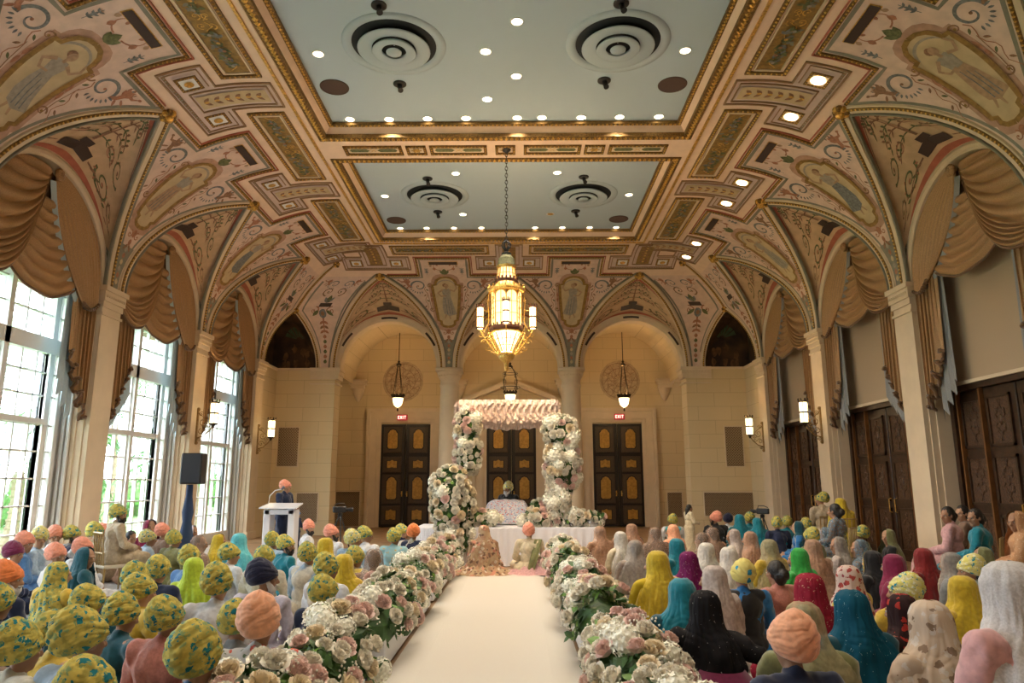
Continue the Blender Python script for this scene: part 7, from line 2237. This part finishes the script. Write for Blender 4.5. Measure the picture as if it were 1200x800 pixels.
# ---------------------------------------------------------------- the guests, right of the aisle
L(702, 616, 'w', None, 'npeach', 'woman in peach dress nearest the stage on the right', veil='npeach')
L(725, 622, 'w', None, 'cream', 'woman in cream net veil by the right aisle flowers', veil='nwhite')
L(739, 613, 'w', None, 'nbrown', 'woman in tan veil behind the cream net veil', veil='npeach')
L(744, 632, 'w', None, 'ngrey', 'woman in sheer grey net veil over dark hair beside the right flowers', veil='ngrey')
L(767, 617, 'w', None, 'nbrown', 'woman in brown net veil behind the mustard veil', veil='nbrown')
L(768, 642, 'w', None, 'yprint', 'woman in mustard yellow kurta and olive veil beside the right flowers', veil='gold', scale=1.1)
L(788, 601, 'm', 'F', 'white', 'man in floral turban with aqua waistcoat and white sleeves at the right of the stage', vest='aqua')
L(787, 614, 'w', None, 'peach', 'person with light orange headscarf just behind the teal veil', veil='peach')
L(791, 630, 'w', None, 'teal', 'woman in plain teal veil right of the mustard kurta', veil='teal')
L(806, 645, 'w', None, 'pink', 'woman in dark purple sequinned veil and pink dress', veil='sequin')
L(821, 623, 'w', None, 'nbrown', 'woman in brown net veil behind the white net veil', veil='nbrown')
L(827, 635, 'w', None, 'nwhite', 'woman in white net veil over beige dress on the right', veil='nwhite')
L(834, 617, 'w', None, 'npeach', 'woman in reddish brown net veil in the back rows on the right', veil='nbrown')
L(836, 661, 'w', None, 'nlace', 'woman in pale rose lace shawl above the black sequinned dress', veil='nlace')
L(799, 676, 'w', None, 'dteal', 'woman in teal veil with white edging at the right aisle flowers', veil='teal', edge='white', scale=1.05)
L(868, 652, 'm', 'dots', 'bright', 'child in round yellow headscarf with blue dots and bright blue collar', scale=1.0, vest='black')
bk_ = L(826, 690, 'w', None, 'bseq', 'woman in black sequinned dress with her arm stretched to a neighbour', veil='bseq', turn=1, lean=3, rz=-.35)
L(852, 600, 'm', 'navyt', 'white', 'man in dark navy turban in the back rows on the right')
L(838, 595, 'm', 'salmon', 'black', 'musician in salmon turban at the grille on the right pier', beard=1, turn=-1)
L(866, 602, 'w', None, 'teal', 'woman in teal veil with gold edge in front of the low grille', veil='teal', edge='yellow')
L(876, 598, 'm', 'F', 'teal', 'man in floral turban and teal clothes in front of the low grille')
L(887, 606, 'w', None, 'teal', 'woman in teal shawl right of the floral turban near the low grille', veil='teal', edge='cream')
L(857, 619, 'w', None, 'nwhite', 'woman in white lace veil below the navy turban on the right', veil='nlace')
L(877, 622, 'w', None, 'npeach', 'woman in copper peach net veil on the right', veil='npeach')
L(853, 640, 'w', None, 'nwhite', 'woman in creamy net veil right of the white net veil', veil='nwhite')
L(900, 631, 'w', None, 'yellow', 'woman in yellow dress and sheer grey veil on the right', veil='nyellow')
L(905, 657, 'w', None, 'coral', 'bareheaded woman with dark bun and coral pink dress', hair='b')
L(933, 641, 'w', None, 'green', 'masked woman in vivid green veil turned to the left', veil='green', turn=-1)
L(945, 670, 'w', None, 'rseq', 'woman in sparkling dark red veil right of centre crowd', veil='rseq', scale=1.05)
L(923, 712, 'm', 'peach', 'navy', 'man in light orange turban and navy suit at the bottom right of centre', scale=1.05)
L(942, 703, 'w', None, 'olive', 'woman in grey-green shawl behind the light orange turban', veil='nyellow', scale=1.05)
L(909, 604, 'm', 'F', 'navy', 'man in floral turban, left of two in the back row before the far right door')
L(921, 603, 'm', 'F', 'teal', 'man in floral turban and teal top, right of two before the far right door')
L(933, 610, 'w', None, 'bright', 'woman in deep blue veil in the back rows on the right', veil='dteal', edge='cream')
L(943, 605, 'm', 'F', 'grey', 'man in floral turban right of the deep blue veil')
L(949, 616, 'm', 'F', 'olive', 'man in floral turban bowing below another floral turban on the right')
L(961, 575, 'm', 'F', 'beige', 'man in floral turban and beige shawl sitting tall by the far right door', kind='chair', turn=-1)
L(984, 583, 'w', None, 'gold', 'woman in bright yellow veil sitting tall by the right pilaster', kind='chair', veil='gold', turn=0)
L(976, 590, 'w', None, 'nblue', 'person in pale blue between the beige shawl and bright yellow veil', kind='chair', hair='b')
L(1006, 614, 'm', 'F', 'olive', 'man in low floral turban against the middle right door')
L(966, 617, 'w', None, 'dteal', 'woman in dark teal and grey veil on the right side', veil='nblue')
L(951, 631, 'w', None, 'npeach', 'woman in peach lace veil next to the vivid green veil', veil='npeach', edge='cream')
L(980, 628, 'w', None, 'nlace', 'woman in silver grey lace veil on the right', veil='ngrey')
L(1004, 631, 'w', None, 'nblue', 'woman in blue-grey net shawl right of the silver lace veil', veil='nblue')
L(1020, 644, 'w', None, 'black', 'woman in black shawl with gold edge on the right', veil='black', edge='yellow')
L(991, 661, 'w', None, 'gold', 'woman in red and white printed scarf and yellow dress', veil='rprint')
L(1005, 689, 'w', None, 'dteal', 'large figure in deep teal shawl with silver edge, lower right', veil='tseq', scale=1.12)
L(1038, 619, 'w', None, 'black', 'woman in dull gold scarf over black before the middle right door', veil='olive', turn=-1)
L(1043, 648, 'w', None, 'crimson', 'woman in crimson veil and dress on the right', veil='crimson')
L(1079, 641, 'w', None, 'red', 'woman in dark red veil with gold edge on the right', veil='red', edge='beige')
L(1056, 666, 'm', 'F2', 'yellow', 'person in yellow turban with teal spots tilted left, on the right', turn=-1)
L(1133, 647, 'm', 'F2', 'paleteal', 'person in yellow and teal spotted turban nearest the big grey shawl', turn=-1)
L(1123, 673, 'w', None, 'yellow', 'woman in lemon yellow veil over green, lower right', veil='gold')
L(1111, 646, 'w', None, 'grey', 'woman in dark grey shawl with gold stripe beside the dark red veil', veil='ngrey', edge='beige')
L(1148, 640, 'w', None, 'black', 'woman in olive and black shawl below the teal dress', veil='olive', edge='beige')
L(1045, 694, 'w', None, 'rblk', 'woman in black dress printed with red flowers, lower right', veil='rblk')
L(1079, 701, 'w', None, 'bprint', 'woman in beige and brown printed headscarf, lower right', veil='bprint', scale=1.08)
L(1108, 588, 'w', None, 'pink', 'bareheaded woman in pink dress sitting by the right wall pilaster', kind='chair', turn=-1, hair='b', Y=11.0, rz=.9, extra={'z': 0})
L(1125, 585, 'w', None, 'brown', 'dark-haired woman seated behind the teal dress by the right wall', kind='chair', turn=-1, hair='b', Y=11.6, rz=.9, extra={'z': 0})
L(1139, 583, 'w', None, 'teal', 'woman in emerald teal dress with arms folded by the near right door', kind='chair', turn=-1, hair='b', Y=10.2, rz=.9, extra={'z': 0})
L(1187, 589, 'w', None, 'pgold', 'woman in peach and gold sequinned veil at the right edge', kind='chair', veil='pgold', turn=-1, Y=9.2, rz=1.0, extra={'z': 0})
L(1180, 655, 'w', None, 'pink', 'woman nearest the camera in fuzzy grey-white shawl and pink top, right edge', kind='chair', veil='fuzzy', scale=1.0, rz=.25)
L(1165, 772, 'w', None, 'paleteal', 'pale teal fuzzy shawl cut off by the bottom right corner', veil='paleteal', scale=.98)
# forearm of the woman in black reaching to the clasped hand, with gold bangles

settle()
# gold bangles and the maroon skirt with its pointed gold border on the woman in black
for o_ in list(COL.objects):
    if o_.get('label', '').startswith('woman in black sequinned dress'):
        mb = MB(); e0, w0_ = V(.37, -.02, .47), V(.60, .04, .52)
        d_ = (w0_ - e0).normalized(); u_ = d_.cross(V(0, 0, 1)).normalized(); q_ = d_.cross(u_)
        for k in range(6):
            c_ = e0.lerp(w0_, .62 + .05 * k); mb.tube([c_ + (u_ * cos(a) + q_ * sin(a)) * .036 for a in [2 * pi * j / 16 for j in range(17)]], .006, M_GOLD, 5, cap=False)
        mb.build('bangles', o_)
        mb = MB(); rows = []
        for r_ in range(10):
            t = r_ / 9; rows.append([V(.10 + .42 * cos(a) * (.35 + .65 * t), -.05 + .40 * sin(a) * (.35 + .65 * t) - .1, .40 * (1 - t) ** .8 + .02 + .02 * sin(a * 9) * t) for a in [-2.6 + 3.0 * j / 30 for j in range(31)]])
        mb.grid(rows, PC['maroon'])
        for j in range(0, 30):
            a_, b_ = rows[2][j], rows[2][j + 1]; m_ = (a_ + b_) / 2 * .55 + rows[4][j] * .45
            mb.add([a_ * 1.01, b_ * 1.01, m_ * 1.02], [(0, 1, 2)], M_GOLD)
        mb.build('bordered_skirt', o_, smooth=True)
# gilt banquet chairs carrying the guests who sit high along the walls
M_CHG = mat('chair_gilt', (.36, .24, .09), .4, .4)
def chair_meshes():
    out = {}
    mb = MB(); mb.bevbox(-.20, .20, -.20, .20, .37, .42, mat('chair_cushion', (.55, .48, .36), .8), .015); out['seat'] = mb
    mb = MB()
    for x in (-.17, -.085, 0, .085, .17): mb.tube([(x, -.20, .42), (x, -.25, .90)], .012, M_CHG, 6)
    for z, y in ((.90, -.25), (.60, -.22)): mb.tube([(-.19, y, z), (.19, y, z)], .015, M_CHG, 6)
    out['backrest'] = mb
    return out
CM = {}
for nm, mb in chair_meshes().items():
    me = bpy.data.meshes.new('chair_' + nm); me.from_pydata(mb.v, [], mb.f)
    for m in mb.mats: me.materials.append(m)
    me.polygons.foreach_set('material_index', mb.m); CM[nm] = me
mb = MB(); mb.tube([(0, 0, 0), (0, 0, .38)], [.012, .016], M_CHG, 8); LEG = bpy.data.meshes.new('chair_leg'); LEG.from_pydata(mb.v, [], mb.f); LEG.materials.append(M_CHG)
for (p, rz, hd, lab) in CHAIRS:
    off = Matrix.Rotation(rz, 3, 'Z') @ hd
    r_ = empty('banquet_chair', (p.x - off.x, p.y - off.y, 0), rz, 'gilt spindle-back chair under the ' + ' '.join(lab.split()[:10]).rstrip(','), 'chair', 'gilt chairs along the walls')
    for nm in ('seat', 'backrest'):
        o_ = bpy.data.objects.new(nm, CM[nm]); COL.objects.link(o_); o_.parent = r_
    for x in (-.18, .18):
        for y in (-.18, .18):
            o_ = bpy.data.objects.new('leg', LEG); COL.objects.link(o_); o_.parent = r_; o_.location = (x, y, 0)
